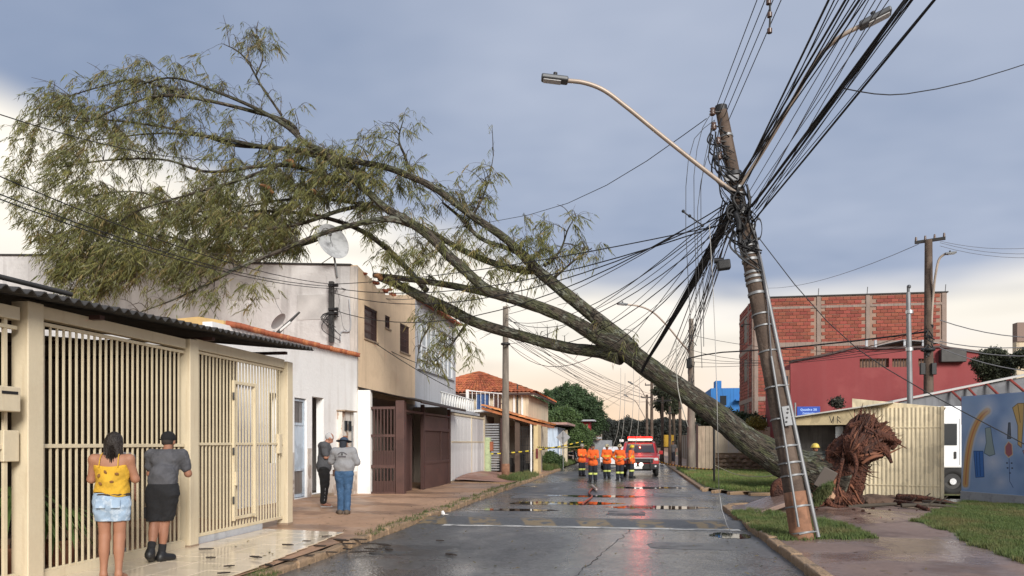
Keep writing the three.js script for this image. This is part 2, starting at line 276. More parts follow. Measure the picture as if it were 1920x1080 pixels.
function grass(name, label, pg, n, h, hf, thin = .42, tone = 1, seed = 1) {
  const r = rng(seed), xs = pg.map((p) => p[0]), ds = pg.map((p) => p[1]), x0 = Math.min(...xs), x1 = Math.max(...xs), d0 = Math.min(...ds), d1 = Math.max(...ds);
  const im = new THREE.InstancedMesh(bladeGeo(9, h, h * .07, seed), mGrass, n), m = new THREE.Matrix4(), c = new THREE.Color(), q = new THREE.Quaternion(), up = new THREE.Vector3(0, 1, 0); let k = 0, tries = 0;
  while (k < n && tries++ < n * 40) {
    const x = lerp(x0, x1, r()), d = lerp(d0, d1, r()); if (!inside([x + .15 * n3(x * 3, d * 3, 4), d + .25 * n3(x * 2, d * 2, 8)], pg)) continue;
    const t = .5 + .5 * n3(x * 1.7, d * 1.7, seed) + .3 * n3(x * 6, d * 6, seed); if (t < thin * r() * 1.6) continue;
    const s = .6 + .7 * r(); q.setFromAxisAngle(up, r() * 6.28); m.compose(new THREE.Vector3(x, hf(x, d), -d), q, new THREE.Vector3(s, s * (.7 + .6 * t), s)); im.setMatrixAt(k, m);
    const y = r(), dry = clamp(.9 * n3(x * .9, d * .9, seed + 3) + .5 * n3(x * 4, d * 4, 2) + .25 * r()); c.setRGB(lerp(.07 + .06 * y, .2, dry) * tone, lerp(.125 + .045 * y, .155, dry) * tone, lerp(.026 + .012 * y, .06, dry) * tone); im.setColorAt(k, c); k++;
  }
  im.count = k; im.name = name; tag(im, label, 'grass', null, 'stuff'); im.castShadow = im.receiveShadow = true; scene.add(im); return im;
}
const gp = (l, h = .12) => l.map(([x, y]) => { const p = ground(x, y, h); return [p.x, -p.z]; });
const lawnA = gp([[1372, 962], [1425, 958], [1490, 972], [1560, 978], [1612, 994], [1640, 1010], [1560, 1012], [1470, 1014], [1432, 1000], [1400, 982]]);
const lawnB = gp([[1718, 978], [1760, 958], [1806, 940], [1935, 950], [1935, 1062], [1880, 1040], [1810, 1016], [1792, 1000]]);
grass('grass_verge', 'short green grass around the foot of the leaning pole', lawnA, 4600, .075, hR, .75, 1, 3);
grass('grass_lawn', 'green lawn in front of the painted mural wall', lawnB, 10000, .085, hR, .6, 1, 4);
grass('grass_far_verge', 'grass patch across the side street behind the fallen trunk', [[2.6, 48], [2.62, 28], [3.2, 26], [4.8, 24.9], [7.2, 24.8], [7.2, 43], [5.4, 46]], 15000, .15, () => .09, .35, 1.45, 5);
grass('grass_tufts_kerb', 'weed tufts along the left kerb', [[-4.75, 12.2], [-4.45, 12.2], [-4.45, 33], [-4.9, 33]], 500, .07, (x, d) => hL(Math.min(x, -4.68), d), .8, .8, 6);
grass('weed_patch', 'weeds growing around the foot of the far left pole', [[-5.6, 30.5], [-4.7, 29.5], [-4.6, 36], [-5.3, 37]], 900, .2, hL, .6, .9, 7);
grass('weed_bank', 'green weeds on the bank below the road sign', [[-6.0, 44], [-4.8, 42], [-4.7, 60], [-7, 62]], 2500, .3, hL, .3, .9, 8);
grass('weed_tuft', 'green weed tuft in the kerb before the tiles', [[-4.72, 8.3], [-4.4, 8.3], [-4.4, 8.9], [-4.72, 8.9]], 90, .09, () => .04, .2, .9, 9);
// =====================================================================  LEFT SIDE OF THE STREET
const mBeige = mat([.66, .565, .40], { size: 1.6, vary: .06, rough: .5, own: 1, streak: .28, streakCol: [.46, .34, .2], stain: .1, stainCol: [.5, .38, .24], bump: .002, bumpSize: .4 });
const mBeigeBar = mat([.68, .58, .40], { size: 1, vary: .1, rough: .45, own: 1, stain: .3, stainCol: [.46, .33, .18] });
const mDarkSheet = mat([.045, .042, .04], { size: 2, vary: .3, rough: .8, stain: .5, stainCol: [.08, .075, .06] });
const mWhite = mat([.84, .83, .81], { size: 5, res: 512, vary: .05, rough: .9, streak: .16, streakCol: [.42, .36, .30], stain: .14, stainCol: [.5, .45, .4], bump: .006, bumpSize: .8 });
const mWhiteOld = mat([.60, .58, .565], { size: 6, res: 512, vary: .10, rough: .95, streak: .5, streakCol: [.32, .30, .29], stain: .25, stainCol: [.42, .40, .38], bump: .012, bumpSize: 1.2 });
const mYellow = mat([.73, .55, .365], { size: 5, res: 512, vary: .09, rough: .92, streak: .25, streakCol: [.42, .29, .18], stain: .2, stainCol: [.5, .34, .2], bump: .006 });
const mGreyWall = mat([.44, .45, .47], { own: 1, size: 4, vary: .12, rough: .9, streak: .4, streakCol: [.25, .24, .24], bump: .006 });
const mTerra = mat([.31, .09, .042], { size: 1.2, vary: .35, rough: .85, stain: .5, stainCol: [.16, .06, .035] });
const mTerraB = mat([.42, .15, .06], { size: 1.1, vary: .3, rough: .85, stain: .35, stainCol: [.22, .08, .04], seed: 4 });
const mTerraC = mat([.30, .085, .04], { size: 1.3, vary: .35, rough: .85, seed: 8 });
const mMaroon = mat([.078, .04, .034], { own: 1, size: 2, vary: .22, rough: .55, stain: .4, stainCol: [.12, .06, .048], streak: .3, streakCol: [.07, .035, .03] });
const mBrownDark = mat([.055, .024, .02], { size: 1, vary: .2, rough: .6 });
const mGlass = new THREE.MeshPhysicalMaterial({ color: new THREE.Color(.03, .035, .04), roughness: .06, ior: 1.5 });
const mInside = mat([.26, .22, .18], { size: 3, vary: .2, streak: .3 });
const mBlueDoor = mat([.50, .58, .66], { size: 1.5, vary: .08, rough: .5, streak: .25, streakCol: [.36, .30, .25], stain: .15 });
const mSteel = plain([.55, .56, .57], .38, .9), mGalv = mat([.24, .245, .25], { size: .8, vary: .2, rough: .55, metal: .5 });
const mBlack = plain([.012, .012, .013], .55), mRubber = plain([.014, .014, .014], .8), mDarkMetal = mat([.05, .048, .046], { size: .7, vary: .25, rough: .55, metal: .3 });
const mTile = [0, 1, 2].map((k) => mat([.70 + .03 * k, .59 + .02 * k, .43 + .02 * k], { size: 1.4, vary: .04, roughVary: [.06, .14], seed: 60 + k }));
const mMortar = mat([.30, .22, .15], { size: 1, vary: .2 }), mClay = mat([.30, .13, .07], { size: .6, vary: .2 }), mSoil = mat([.10, .06, .04], { size: .5, vary: .3, bump: .01 });
const mCream = mat([.64, .53, .38], { size: 4, vary: .1, streak: .3, streakCol: [.4, .31, .22], rough: .9 });

// ---- house behind the beige railings ----
const gateHouse = thing('gated_house', 'house front of beige railings and square posts under a dark corrugated roof', 'house', [-6.5, .13, 10]);
{
  const H = gateHouse, X = -6.5;
  part(H, 'wall', [box(-17.2, -17, .1, 4.4, 3.6, 14.1), box(-17, -6.75, .1, 3.25, 3.6, 3.8), wallD(13.3, .12, [[-17, .1], [-7.6, .1], [-7.6, 3.46], [-17, 4.36]]), wallD(3.85, .12, [[-17, 3.0], [-6.8, 3.0], [-6.8, 3.15], [-17, 4.1]])], mat([.32, .25, .18], { size: 3, vary: .2, streak: .4 }), 'plastered walls at the back of the deep carport');
  part(H, 'floor', box(-17, -6.62, .02, .14, 3.8, 13.9), mat([.22, .16, .11], { size: 1.5, vary: .15, roughVary: [.2, .5] }));
  part(H, 'plinth', [box(-6.58, -6.46, .1, .30, 3.8, 6.98), box(-6.58, -6.46, .1, .27, 7.26, 9.96)], mBeige);
  for (const d of [7.15, 10.1, 13.2]) { const p = part(H, 'post', rbox(X - .11, X + .10, .1, 3.22, d - .11, d + .11, .012), mBeige); part(p, 'post_foot', rbox(X - .115, X + .105, .11, .2, d - .115, d + .115, .008), mMortar); }
  part(H, 'beam', [rbox(X - .07, X + .05, 3.0, 3.14, 4, 6.99, .006), rbox(X - .07, X + .05, 3.07, 3.21, 7.26, 9.96, .006), rbox(X - .07, X + .05, 3.09, 3.25, 10.23, 13.07, .006)], mBeige);
  part(H, 'rafter', [5.6, 8, 10.4, 12.8].map((d) => box(-11.4, -6.3, 3.13 + .03 * (d - 6.5), 3.18 + .03 * (d - 6.5), d, d + .08)), mBrownDark);
  // corrugated roof sheets with thickness
  for (let k = 0; k < 9; k++) {
    const d0 = 3.6 + k * 1.08, n = 50, pos = [], idx = [];
    for (let i = 0; i <= n; i++) { const d = d0 + i / n * 1.16, w = .026 * Math.sin(d / .16 * 2 * Math.PI); for (const [x, y] of [[-6.12 + .012 * k % 3, 3.225], [-17.3, 4.3]]) for (const t of [0, -.012]) pos.push(x, y + w + t + .006 * k % 2 + .03 * (d - 6.5), -d); }
    for (let i = 0; i < n; i++) { const a = i * 4, b = a + 4; idx.push(a, b, a + 2, b, b + 2, a + 2, a + 1, a + 3, b + 1, b + 1, a + 3, b + 3, a, a + 1, b, b, a + 1, b + 1); }
    const g = new THREE.BufferGeometry(); g.setAttribute('position', new THREE.Float32BufferAttribute(pos, 3)); g.setIndex(idx); const q = g.toNonIndexed(); q.computeVertexNormals(); part(H, 'roof_sheet', q, mDarkSheet);
  }
  part(H, 'gutter', rod(V(-6.9, 3.5, 5), V(-6.6, 3.46, 7.9), .03), mDarkMetal);
  // railings: each bar its own piece
  const barGeo = (h, w) => triUV(new THREE.BoxGeometry(w * .8, h, w)), bar1 = barGeo(2.78, .023), bar0 = barGeo(2.74, .042);
  const bay = (name, label) => { const g = new THREE.Group(); g.name = name; g.userData.label = label; H.add(g); return g; };
  const a = bay('railing', 'railing bay of thin bars between two posts');
  for (let i = 0; i < 26; i++) piece(a, 'bar', bar1, mBeigeBar, X, .26 + 1.39, -(7.36 + i * .1));
  part(a, 'rail', [rbox(X - .02, X + .02, .25, .29, 7.26, 9.97, .004), rbox(X - .024, X + .024, 1.64, 1.685, 7.26, 9.97, .004), rbox(X - .02, X + .02, 3.0, 3.04, 7.26, 9.97, .004)], mBeigeBar);
  const b = bay('entrance_gate', 'wide sliding gate with a narrow door let into it');
  for (let i = 0; i < 27; i++) piece(b, 'bar', bar1, mBeigeBar, X, .30 + 1.39, -(10.36 + i * .1));
  part(b, 'rail', [rbox(X - .02, X + .02, .28, .33, 10.26, 13.06, .004), rbox(X - .024, X + .024, 1.66, 1.70, 10.26, 13.06, .004), rbox(X - .02, X + .02, 3.04, 3.08, 10.26, 13.06, .004)], mBeigeBar);
  part(b, 'gate_frame', [rbox(X + .012, X + .055, .42, 2.72, 11.28, 11.33, .004), rbox(X + .012, X + .055, .42, 2.72, 11.97, 12.02, .004), rbox(X + .014, X + .053, 2.66, 2.71, 11.33, 11.97, .004), rbox(X + .014, X + .053, .44, .49, 11.33, 11.97, .004)], mBeigeBar);
  part(b, 'bottom_plate', box(X - .012, X + .012, .17, .28, 10.28, 12.3), mGreyWall);
  part(b, 'lock_box', rbox(X - .03, X + .05, 1.5, 1.86, 12.86, 12.98, .008), mBeige);
  for (const y of [.7, 1.5, 2.4]) part(b, 'hinge', rod(V(X + .05, y, 11.27), V(X + .05, y + .12, 11.27), .018, 8), mDarkMetal); part(b, 'latch', rbox(X + .02, X + .08, 1.0, 1.22, 11.3, 11.36, .006), mBeige);
  const c = bay('side_gate', 'gate of wide-spaced bars with a lock plate');
  for (let i = 0; i < 9; i++) piece(c, 'bar', bar0, mBeigeBar, X, .3 + 1.37, -(5.2 + i * .205));
  part(c, 'rail', [rbox(X - .025, X + .025, .26, .31, 5, 6.98, .004), rbox(X - .025, X + .025, 1.63, 1.68, 5, 6.98, .004), rbox(X - .025, X + .025, 3.0, 3.06, 5, 6.98, .004), rbox(X - .025, X + .025, 2.9, 2.94, 5, 6.98, .004)], mBeigeBar);
  part(c, 'lock_plate', rbox(X - .01, X + .04, 1.5, 1.83, 6.79, 6.99, .01), mBeige);
  const mail = part(c, 'letter_box', rbox(X + .03, X + .16, 2.02, 2.28, 6.6, 6.88, .012), mBeige); part(mail, 'letter_slot', box(X + .158, X + .165, 2.2, 2.23, 6.64, 6.84), mBlack);
}
// tiles in front of the gates, each laid singly
{
  const floor = tag(new THREE.Group(), 'glossy cream floor tiles in front of the beige gates', 'tiled floor', null, 'structure'); floor.name = 'tiled_forecourt'; floor.position.set(-5.7, .12, -9.5); scene.add(floor);
  part(floor, 'mortar_bed', sheet(-6.46, -4.72, 5.2, 12.3, 12, 40, (x, d) => .158 - .02 * (x + 6.5) - (x > -4.72 - (d - 8.3) * .085 ? .1 : 0)), mMortar);
  const tg = new RoundedBoxGeometry(.437, .02, .437, 1, .004), edge = (d) => -4.67 - (d - 8.31) * .086; let k = 0;
  for (let i = 0; i < 16; i++) for (let j = 0; j < 5; j++) {
    const d = 5.5 + i * .442, x = -6.24 + j * .442; if (x - .22 > edge(d) - .06) continue;
    const over = x + .22 - edge(d); let g = triUV(tg.clone()); let sx = 1; if (over > 0) { sx = (.44 - over) / .44; }
    const m = piece(floor, 'floor_tile', g, mTile[k++ % 3], x - .22 + .22 * sx, .166 - .02 * (x + 6.5) + R(-.0015, .0015), -d); m.scale.x = sx; m.rotation.z = -.02 + R(-.003, .003); m.rotation.x = R(-.003, .003);
  }
}
// pot plants behind the railings
{
  const leafM = new THREE.MeshPhysicalMaterial({ color: new THREE.Color(.12, .19, .045), roughness: .5, transmission: .2, thickness: 0 });
  const mk = (x, d, h, n, label, len) => {
    const t = thing('pot_plant', label, 'plant', [x, .14, d], 'plants behind the railings');
    part(t, 'pot', new THREE.LatheGeometry([[0, 0], [.13, 0], [.19, .3], [.21, .31], [.21, .35], [.18, .35], [.17, .3], [0, .3]].map(([a, b]) => new THREE.Vector2(a, b)), 20).translate(x, .14, -d), mClay);
    part(t, 'stem', tube([V(x, .4, d), V(x + .02, .4 + h * .5, d + .02), V(x, .4 + h, d)], [.05, .035], 7), mSoil);
    for (let i = 0; i < n; i++) {
      const a = i / n * 6.28 * 2.6 + R(0, .5), L = len * R(.7, 1.15), up = R(.2, 1.1), top = V(x, .4 + h, d), pts = [];
      for (let k = 0; k <= 7; k++) { const s = k / 7; pts.push(new THREE.Vector3(top.x + Math.cos(a) * L * s * .8, top.y + L * (up * s - 1.15 * s * s), top.z + Math.sin(a) * L * s * .8)); }
      const pos = [], w = .035; for (let k = 0; k < 7; k++) { const f = (s) => w * Math.sin(Math.PI * clamp(.12 + s * .88)); const sx = -Math.sin(a), sz = Math.cos(a), A = pts[k], B = pts[k + 1], wa = f(k / 7), wb = f((k + 1) / 7); pos.push(A.x + sx * wa, A.y, A.z + sz * wa, A.x - sx * wa, A.y, A.z - sz * wa, B.x + sx * wb, B.y, B.z + sz * wb, B.x + sx * wb, B.y, B.z + sz * wb, A.x - sx * wa, A.y, A.z - sz * wa, B.x - sx * wb, B.y, B.z - sz * wb); }
      const g = new THREE.BufferGeometry(); g.setAttribute('position', new THREE.Float32BufferAttribute(pos, 3)); g.computeVertexNormals(); part(t, 'leaf', g, leafM);
    }
  };
  mk(-7.15, 7.65, .6, 70, 'bushy potted palm beside the first beige post', .85);
  mk(-7.1, 8.3, .35, 50, 'smaller potted palm behind the woman in yellow', .65);
  mk(-7.3, 6.5, .9, 50, 'tall potted palm behind the gate with the lock plate', .9);
  const bag = thing('sack', 'red and white sack behind the gate with the lock plate', 'sack', [-6.95, .14, 6.95]);
  part(bag, 'bag', new THREE.SphereGeometry(.22, 14, 10).scale(1, 1.4, .9).translate(-6.95, .42, -6.95), mat([.36, .07, .05], { size: .4, vary: .3, own: 1, stain: .7, stainCol: [.6, .55, .5] })); part(bag, 'tie', new THREE.TorusGeometry(.06, .025, 6, 10).rotateX(1.57).translate(-6.95, .72, -6.95), mMortar);
}
// ---- white single-storey house ----
{
  const X = -8.6, H = thing('white_house', 'low white house with terracotta coping and a pale blue door', 'house', [X, .2, 18.5]);
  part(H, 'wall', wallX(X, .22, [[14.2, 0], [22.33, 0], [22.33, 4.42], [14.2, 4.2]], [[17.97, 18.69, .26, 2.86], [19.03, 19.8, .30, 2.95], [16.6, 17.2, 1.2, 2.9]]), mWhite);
  const mLow = mat([.52, .46, .40], { size: 1.5, vary: .25, own: 1, stain: .7, stainCol: [.30, .22, .17], streak: .5, streakCol: [.7, .68, .64], bump: .008 }); for (const [y, a, b] of [[1.45, 17.3, 17.94], [1.55, 18.74, 18.98], [.8, 19.86, 22.3]]) part(H, 'lower_wall', box(X, X + .012, .05, y, a, b), mLow, 'weathered dirty plaster near the ground');
  part(H, 'side_wall', box(-16, X - .22, 0, 4.1, 14.2, 14.4), mWhiteOld);
  part(H, 'roof', [box(-16, X - .2, 4.0, 4.1, 14.4, 22.3)], mTerraC);
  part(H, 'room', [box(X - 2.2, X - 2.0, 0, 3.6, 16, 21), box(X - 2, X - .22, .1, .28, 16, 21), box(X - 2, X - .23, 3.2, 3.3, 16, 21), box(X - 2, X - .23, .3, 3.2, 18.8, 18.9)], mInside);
  const cg = triUV(new THREE.CylinderGeometry(.105, .09, .36, 10, 1, true, 0, Math.PI).rotateZ(Math.PI / 2).rotateX(Math.PI / 2));
  const cgeo = merge([new THREE.CylinderGeometry(.075, .062, .26, 10, 1, true, -Math.PI / 2, Math.PI).rotateZ(Math.PI / 2), new THREE.CylinderGeometry(.066, .054, .258, 10, 1, true, -Math.PI / 2, Math.PI).rotateZ(Math.PI / 2)]);
  cgeo.rotateX(0); triUV(cgeo);
  for (let d = 14.95, k = 0; d < 22.3; d += .178, k++) { const m = piece(H, 'coping_tile', cgeo, [mTerra, mTerraC, mTerra, mTerraB][Math.floor(rnd() * 4)], X + .02 + R(-.012, .012), 4.2 + (d - 14.2) / 8.13 * .22 + .03 + R(-.008, .008), -d); m.rotation.z = -.16 + R(-.02, .02); }
  part(H, 'coping_bed', wallX(X + .03, .28, [[14.95, 4.225], [22.33, 4.425], [22.33, 4.45], [14.95, 4.25]]), mTerraC);
  // blue door with grilles
  const D = new THREE.Group(); D.name = 'door'; D.userData.label = 'pale blue steel door with a grille above and below'; H.add(D);
  const fx = X - .10;
  part(D, 'door_frame', [box(fx, fx + .05, .28, 2.84, 17.98, 18.04), box(fx, fx + .05, .28, 2.84, 18.62, 18.68), box(fx, fx + .048, 2.78, 2.84, 18.04, 18.62), box(fx, fx + .048, 2.15, 2.22, 18.04, 18.62), box(fx, fx + .048, .96, 1.03, 18.04, 18.62), box(fx, fx + .048, .28, .36, 18.04, 18.62)], mBlueDoor);
  part(D, 'door_panel', box(fx + .01, fx + .03, 1.03, 2.15, 18.04, 18.62), mBlueDoor);
  const vb = triUV(new THREE.BoxGeometry(.018, .58, .02)), vb2 = triUV(new THREE.BoxGeometry(.018, .62, .02));
  for (let i = 0; i < 7; i++) { piece(D, 'grille_bar', vb, mSteel, fx + .02, 2.5, -(18.1 + i * .077)); piece(D, 'grille_bar', vb2, mSteel, fx + .02, .66, -(18.1 + i * .077)); }
  part(D, 'vent_backing', box(fx - .04, fx - .02, .3, 1.0, 18.02, 18.64), mat([.25, .17, .11], { size: .5, vary: .2 }));
  const M = new THREE.Group(); M.name = 'meter_cabinet'; M.userData.label = 'rust-stained white meter cabinet on the wall'; H.add(M);
  part(M, 'cabinet', [rbox(X - .02, X + .16, 1.2, 2.62, 20.75, 21.65, .01)], mat([.66, .62, .56], { size: 1.2, own: 1, vary: .1, stain: .75, stainCol: [.30, .16, .08], streak: .7, streakCol: [.24, .15, .09] }));
  part(M, 'meter', [rbox(X + .16, X + .2, 2.05, 2.35, 20.9, 21.08, .01), rbox(X + .16, X + .2, 2.05, 2.35, 21.2, 21.38, .01)], mGlass);
  part(M, 'hood', rbox(X - .02, X + .26, 2.62, 2.66, 20.7, 21.7, .005), mMortar);
  part(M, 'breaker_box', rbox(X + .16, X + .23, 1.55, 1.9, 20.8, 21.0, .01), mat([.30, .12, .06], { size: .4, vary: .3 }));
  part(M, 'conduit', rod(V(X + .19, .3, 21.45), V(X + .19, 2.2, 21.45), .022), mGalv);
  part(H, 'gable_end', wallD(14.8, .1, [[-10.6, 4.1], [-8.7, 4.1], [-8.7, 4.32], [-9.3, 4.42], [-10.4, 4.35]]), mat([.55, .38, .16], { size: 1, vary: .15 }), 'ochre gable end behind the coping');
  part(H, 'doorstep', rbox(X - .02, X + .28, .1, .3, 18.98, 19.86, .02), mMortar);
}
// television antenna dish seen from the side on the white house
{
  const p = atD(528, 612, 17.2), t = thing('antenna', 'tilted antenna on a white arm above the white house coping', 'antenna', [p.x, p.y - .45, 17.2]);
  part(t, 'arm', rod(atD(498, 642, 17.2), atD(545, 604, 17.3), .035), plain([.7, .7, .68], .5)); part(t, 'boom', tube([atD(520, 625, 17.25), atD(562, 585, 17.4)], [.05, .025], 8, { seg: 2 }), mDarkMetal);
  part(t, 'reflector', new THREE.SphereGeometry(.42, 20, 8, 0, 6.283, 0, .6).scale(1, .5, 1).rotateZ(.9).translate(p.x + .05, p.y + .02, p.z), plain([.6, .6, .6], .5)); part(t, 'mount', rod(V(p.x - .25, p.y - .75, 17.2), V(p.x - .2, p.y - .1, 17.2), .025), mGalv);
}
const mPatch = mat([.52, .50, .48], { size: 1.5, vary: .15 });
// ---- tall yellow house with a white side wall ----
function window_(H, name, X, d0, d1, y0, y1, n, frameM, bars = true, glassM = mGlass, cross = 3) {
  const w = new THREE.Group(); w.name = name; H.add(w);
  part(w, 'frame', [box(X - .1, X - .03, y0, y1, d0, d0 + .05), box(X - .1, X - .03, y0, y1, d1 - .05, d1), box(X - .1, X - .031, y1 - .05, y1, d0 + .05, d1 - .05), box(X - .1, X - .031, y0, y0 + .05, d0 + .05, d1 - .05)], frameM);
  part(w, 'pane', box(X - .14, X - .12, y0, y1, d0, d1), glassM);
  if (bars) { const g = triUV(new THREE.BoxGeometry(.02, y1 - y0 - .1, .028)); for (let i = 1; i <= n; i++) piece(w, 'bar', g, frameM, X - .055, (y0 + y1) / 2, -lerp(d0 + .05, d1 - .05, i / (n + 1))); for (let i = 1; i <= cross; i++) part(w, 'cross_bar', box(X - .07, X - .058, lerp(y0, y1, i / (cross + 1)), lerp(y0, y1, i / (cross + 1)) + .03, d0 + .05, d1 - .05), frameM); }
  part(w, 'sill', box(X - .12, X + .04, y0 - .05, y0, d0 - .04, d1 + .04), mMortar); return w;
}
{
  const X = -8.6, H = thing('yellow_house', 'tall yellow house with a blank white side wall, tree resting on its roof', 'house', [X, .1, 25]);
  part(H, 'front_wall', wallX(X, .24, [[22.36, 3.2], [28.62, 3.2], [28.62, 7.42], [27.6, 7.38], [27.1, 7.22], [26.6, 7.18], [26.1, 6.95], [25.6, 6.98], [25.1, 6.86], [24.6, 7.0], [24.2, 6.92], [23.7, 7.12], [23.2, 7.16], [22.36, 7.28]], [[22.98, 24.24, 5.08, 6.15], [25.01, 25.58, 5.73, 6.17], [26.69, 27.89, 5.1, 6.16]]), mYellow);
  part(H, 'ground_floor', [box(X - .24, X - .02, 0, 3.2, 22.36, 28.62)], mat([.36, .30, .25], { size: 3, vary: .2 }));
  part(H, 'side_wall', wallD(22.36, .2, [[-26, 0], [X - .24, 0], [X - .24, 7.27], [-12, 7.45], [-17, 7.9], [-21.5, 8.1], [-26, 8.2]]), mWhiteOld, 'blank rain-stained white side wall');
  part(H, 'wall_cap', [...[[-26, 8.2, -21.5, 8.1], [-21.5, 8.1, -17, 7.9], [-17, 7.9, -12, 7.45], [-12, 7.45, X - .2, 7.27]].map(([a, b, c, e]) => { const L = Math.hypot(c - a, e - b); return new THREE.BoxGeometry(L, .05, .3).rotateZ(Math.atan2(e - b, c - a)).translate((a + c) / 2, (b + e) / 2 + .027, -22.46); })], mDarkSheet);
  for (const [x, y, w, h] of [[-10.6, 5.6, 1.3, .8], [-12.9, 6.3, 1.7, .7], [-9.6, 3.4, .8, 1.2], [-15, 6.6, 1.5, .6]]) part(H, 'render_patch', rbox(x, x + w, y, y + h, 22.345, 22.37, .008), mPatch); for (const [x, y] of [[-9.3, 6.6], [-11.4, 6.9], [-13.6, 7.0]]) { const q = []; for (let i = 0; i < 9; i++) q.push(V(x + .09 * i * n3(x, i * .4, 2) + .05 * i, y - i * .22, 22.357)); part(H, 'crack', tube(q, .006, 4, { seg: 16 }), mDarkMetal); }
  part(H, 'corner', [box(X - .235, X + .006, .1, 7.24, 22.34, 22.42)], mat([.55, .5, .45], { size: 2, vary: .15, streak: .5 }));
  window_(H, 'window', X, 22.98, 24.24, 5.08, 6.15, 9, mBrownDark); window_(H, 'window', X, 25.01, 25.58, 5.73, 6.17, 2, mBrownDark, true, mGlass, 1); window_(H, 'window', X, 26.69, 27.89, 5.1, 6.16, 9, mBrownDark);
  part(H, 'roof', [box(-20, X - .24, 6.6, 6.72, 22.6, 28.6)], mTerraC); part(H, 'back_wall', box(-20.2, -20, 0, 6.7, 22.6, 28.6), mWhiteOld);
  part(H, 'pillar', box(X - .1, X + .42, .05, 3.35, 22.38, 22.56), mWhite, 'white plastered pier beside the garage');
  // broken masonry and roof tiles under the limbs
  for (let i = 0; i < 16; i++) { const d = R(22.8, 27), g = new THREE.DodecahedronGeometry(R(.07, .16), 0).scale(1, R(.5, .9), 1.3).rotateY(R(0, 3)).translate(X + R(-.35, .02), R(6.95, 7.2), -d); part(H, 'broken_tile', g, rnd() < .5 ? mTerra : mTerraC); }
  // garage front with brown gates
  const G = thing('brown_garage', 'brown metal garage enclosure with barred gates under a sagging awning', 'garage', [-7.15, .08, 25.2]), F = -7.15;
  const aw = part(G, 'awning', (() => { const pos = [], idx = [], n = 120; for (let i = 0; i <= n; i++) { const d = 22.35 + i / n * 6.2, w = .014 * Math.sin(d / .1 * 6.28) - .05 * Math.sin((d - 22.3) / 6.2 * 3.14); for (const [x, y] of [[-6.5, 2.98], [-8.6, 3.46]]) for (const t of [0, -.012]) pos.push(x, y + w + t, -d); } for (let i = 0; i < n; i++) { const a = i * 4, b = a + 4; idx.push(a, b, a + 2, b, b + 2, a + 2, a + 1, a + 3, b + 1, b + 1, a + 3, b + 3, a, a + 1, b, b, a + 1, b + 1); } const g = new THREE.BufferGeometry(); g.setAttribute('position', new THREE.Float32BufferAttribute(pos, 3)); g.setIndex(idx); const q = g.toNonIndexed(); q.computeVertexNormals(); return q; })(), mat([.10, .085, .075], { size: 2, vary: .3, stain: .6, stainCol: [.2, .17, .14] }));
  part(aw, 'awning_edge', [rod(V(-6.53, 2.95, 22.4), V(-6.53, 2.94, 28.5), .03)], mBrownDark);
  part(G, 'post', [rbox(F - .22, F + .06, .06, 3.02, 22.42, 22.66, .01)], mMaroon); part(G, 'post', rbox(F - .06, F + .06, .06, 3.0, 24.62, 24.74, .01), mBrownDark); part(G, 'post', rbox(F - .06, F + .06, .06, 3.0, 28.3, 28.42, .01), mMaroon);
  part(G, 'lintel', rbox(F - .05, F + .05, 2.66, 2.74, 22.66, 28.3, .01), mMaroon); part(G, 'far_end', box(X, F - .1, .05, 3.1, 28.4, 28.5), mat([.36, .30, .25], { size: 3, vary: .2 }));
  // side grille facing the viewer
  const sg = new THREE.Group(); sg.name = 'side_grille'; G.add(sg); const sb = triUV(new THREE.BoxGeometry(.035, 2.75, .03));
  part(sg, 'rail', [box(-8.2, F - .24, .9, 1.0, 22.44, 22.49), box(-8.2, F - .24, 1.88, 1.96, 22.44, 22.49), box(-8.2, F - .24, 2.75, 2.83, 22.44, 22.49), box(-8.2, F - .24, .08, .16, 22.44, 22.49)], mMaroon);
  for (let i = 0; i < 7; i++) piece(sg, 'bar', sb, mMaroon, -8.08 + i * .11, 1.46, -22.465); part(sg, 'sheet', box(-8.15, F - .26, .98, 1.45, 22.5, 22.51), mMaroon); part(sg, 'sheet', box(-8.15, F - .26, .1, .5, 22.5, 22.51), mMaroon);
  // first leaf, ajar, then second leaf with mesh window
  const l1 = new THREE.Group(); l1.name = 'gate_leaf'; l1.userData.label = 'solid leaf standing slightly ajar with a paper notice'; G.add(l1);
  part(l1, 'panel', [rbox(F - .33, F - .30, .1, 2.64, 22.9, 23.55, .005), rbox(F - .33, F - .30, .1, 2.64, 23.57, 24.3, .005)], mMaroon); part(l1, 'stile', [rbox(F - .36, F - .28, .08, 2.66, 22.82, 22.9, .005), rbox(F - .36, F - .28, .08, 2.66, 24.3, 24.38, .005)], mMaroon); part(l1, 'notice', box(F - .298, F - .294, 1.95, 2.35, 23.1, 23.3), plain([.75, .74, .7], .8));
  const l2 = new THREE.Group(); l2.name = 'gate_leaf'; l2.userData.label = 'leaf with a mesh window'; G.add(l2);
  part(l2, 'panel', [rbox(F - .02, F + .02, .1, .98, 24.8, 28.28, .005), rbox(F - .02, F + .02, 2.2, 2.64, 24.8, 28.28, .005)], mMaroon);
  part(l2, 'stile', [rbox(F - .02, F + .05, .08, 2.66, 24.76, 24.86, .005), rbox(F - .02, F + .05, .08, 2.66, 28.2, 28.3, .005), rbox(F - .01, F + .04, .98, 2.2, 27.0, 27.1, .005), rbox(F - .02, F + .05, .96, 1.06, 24.86, 28.2, .005), rbox(F - .02, F + .05, 2.12, 2.22, 24.86, 28.2, .005)], mMaroon);
  const mg = triUV(new THREE.BoxGeometry(.012, 1.06, .05)); for (let i = 0; i < 34; i++) piece(l2, 'mesh_slat', mg, mMaroon, F - .01, 1.59, -(24.92 + i * .097));
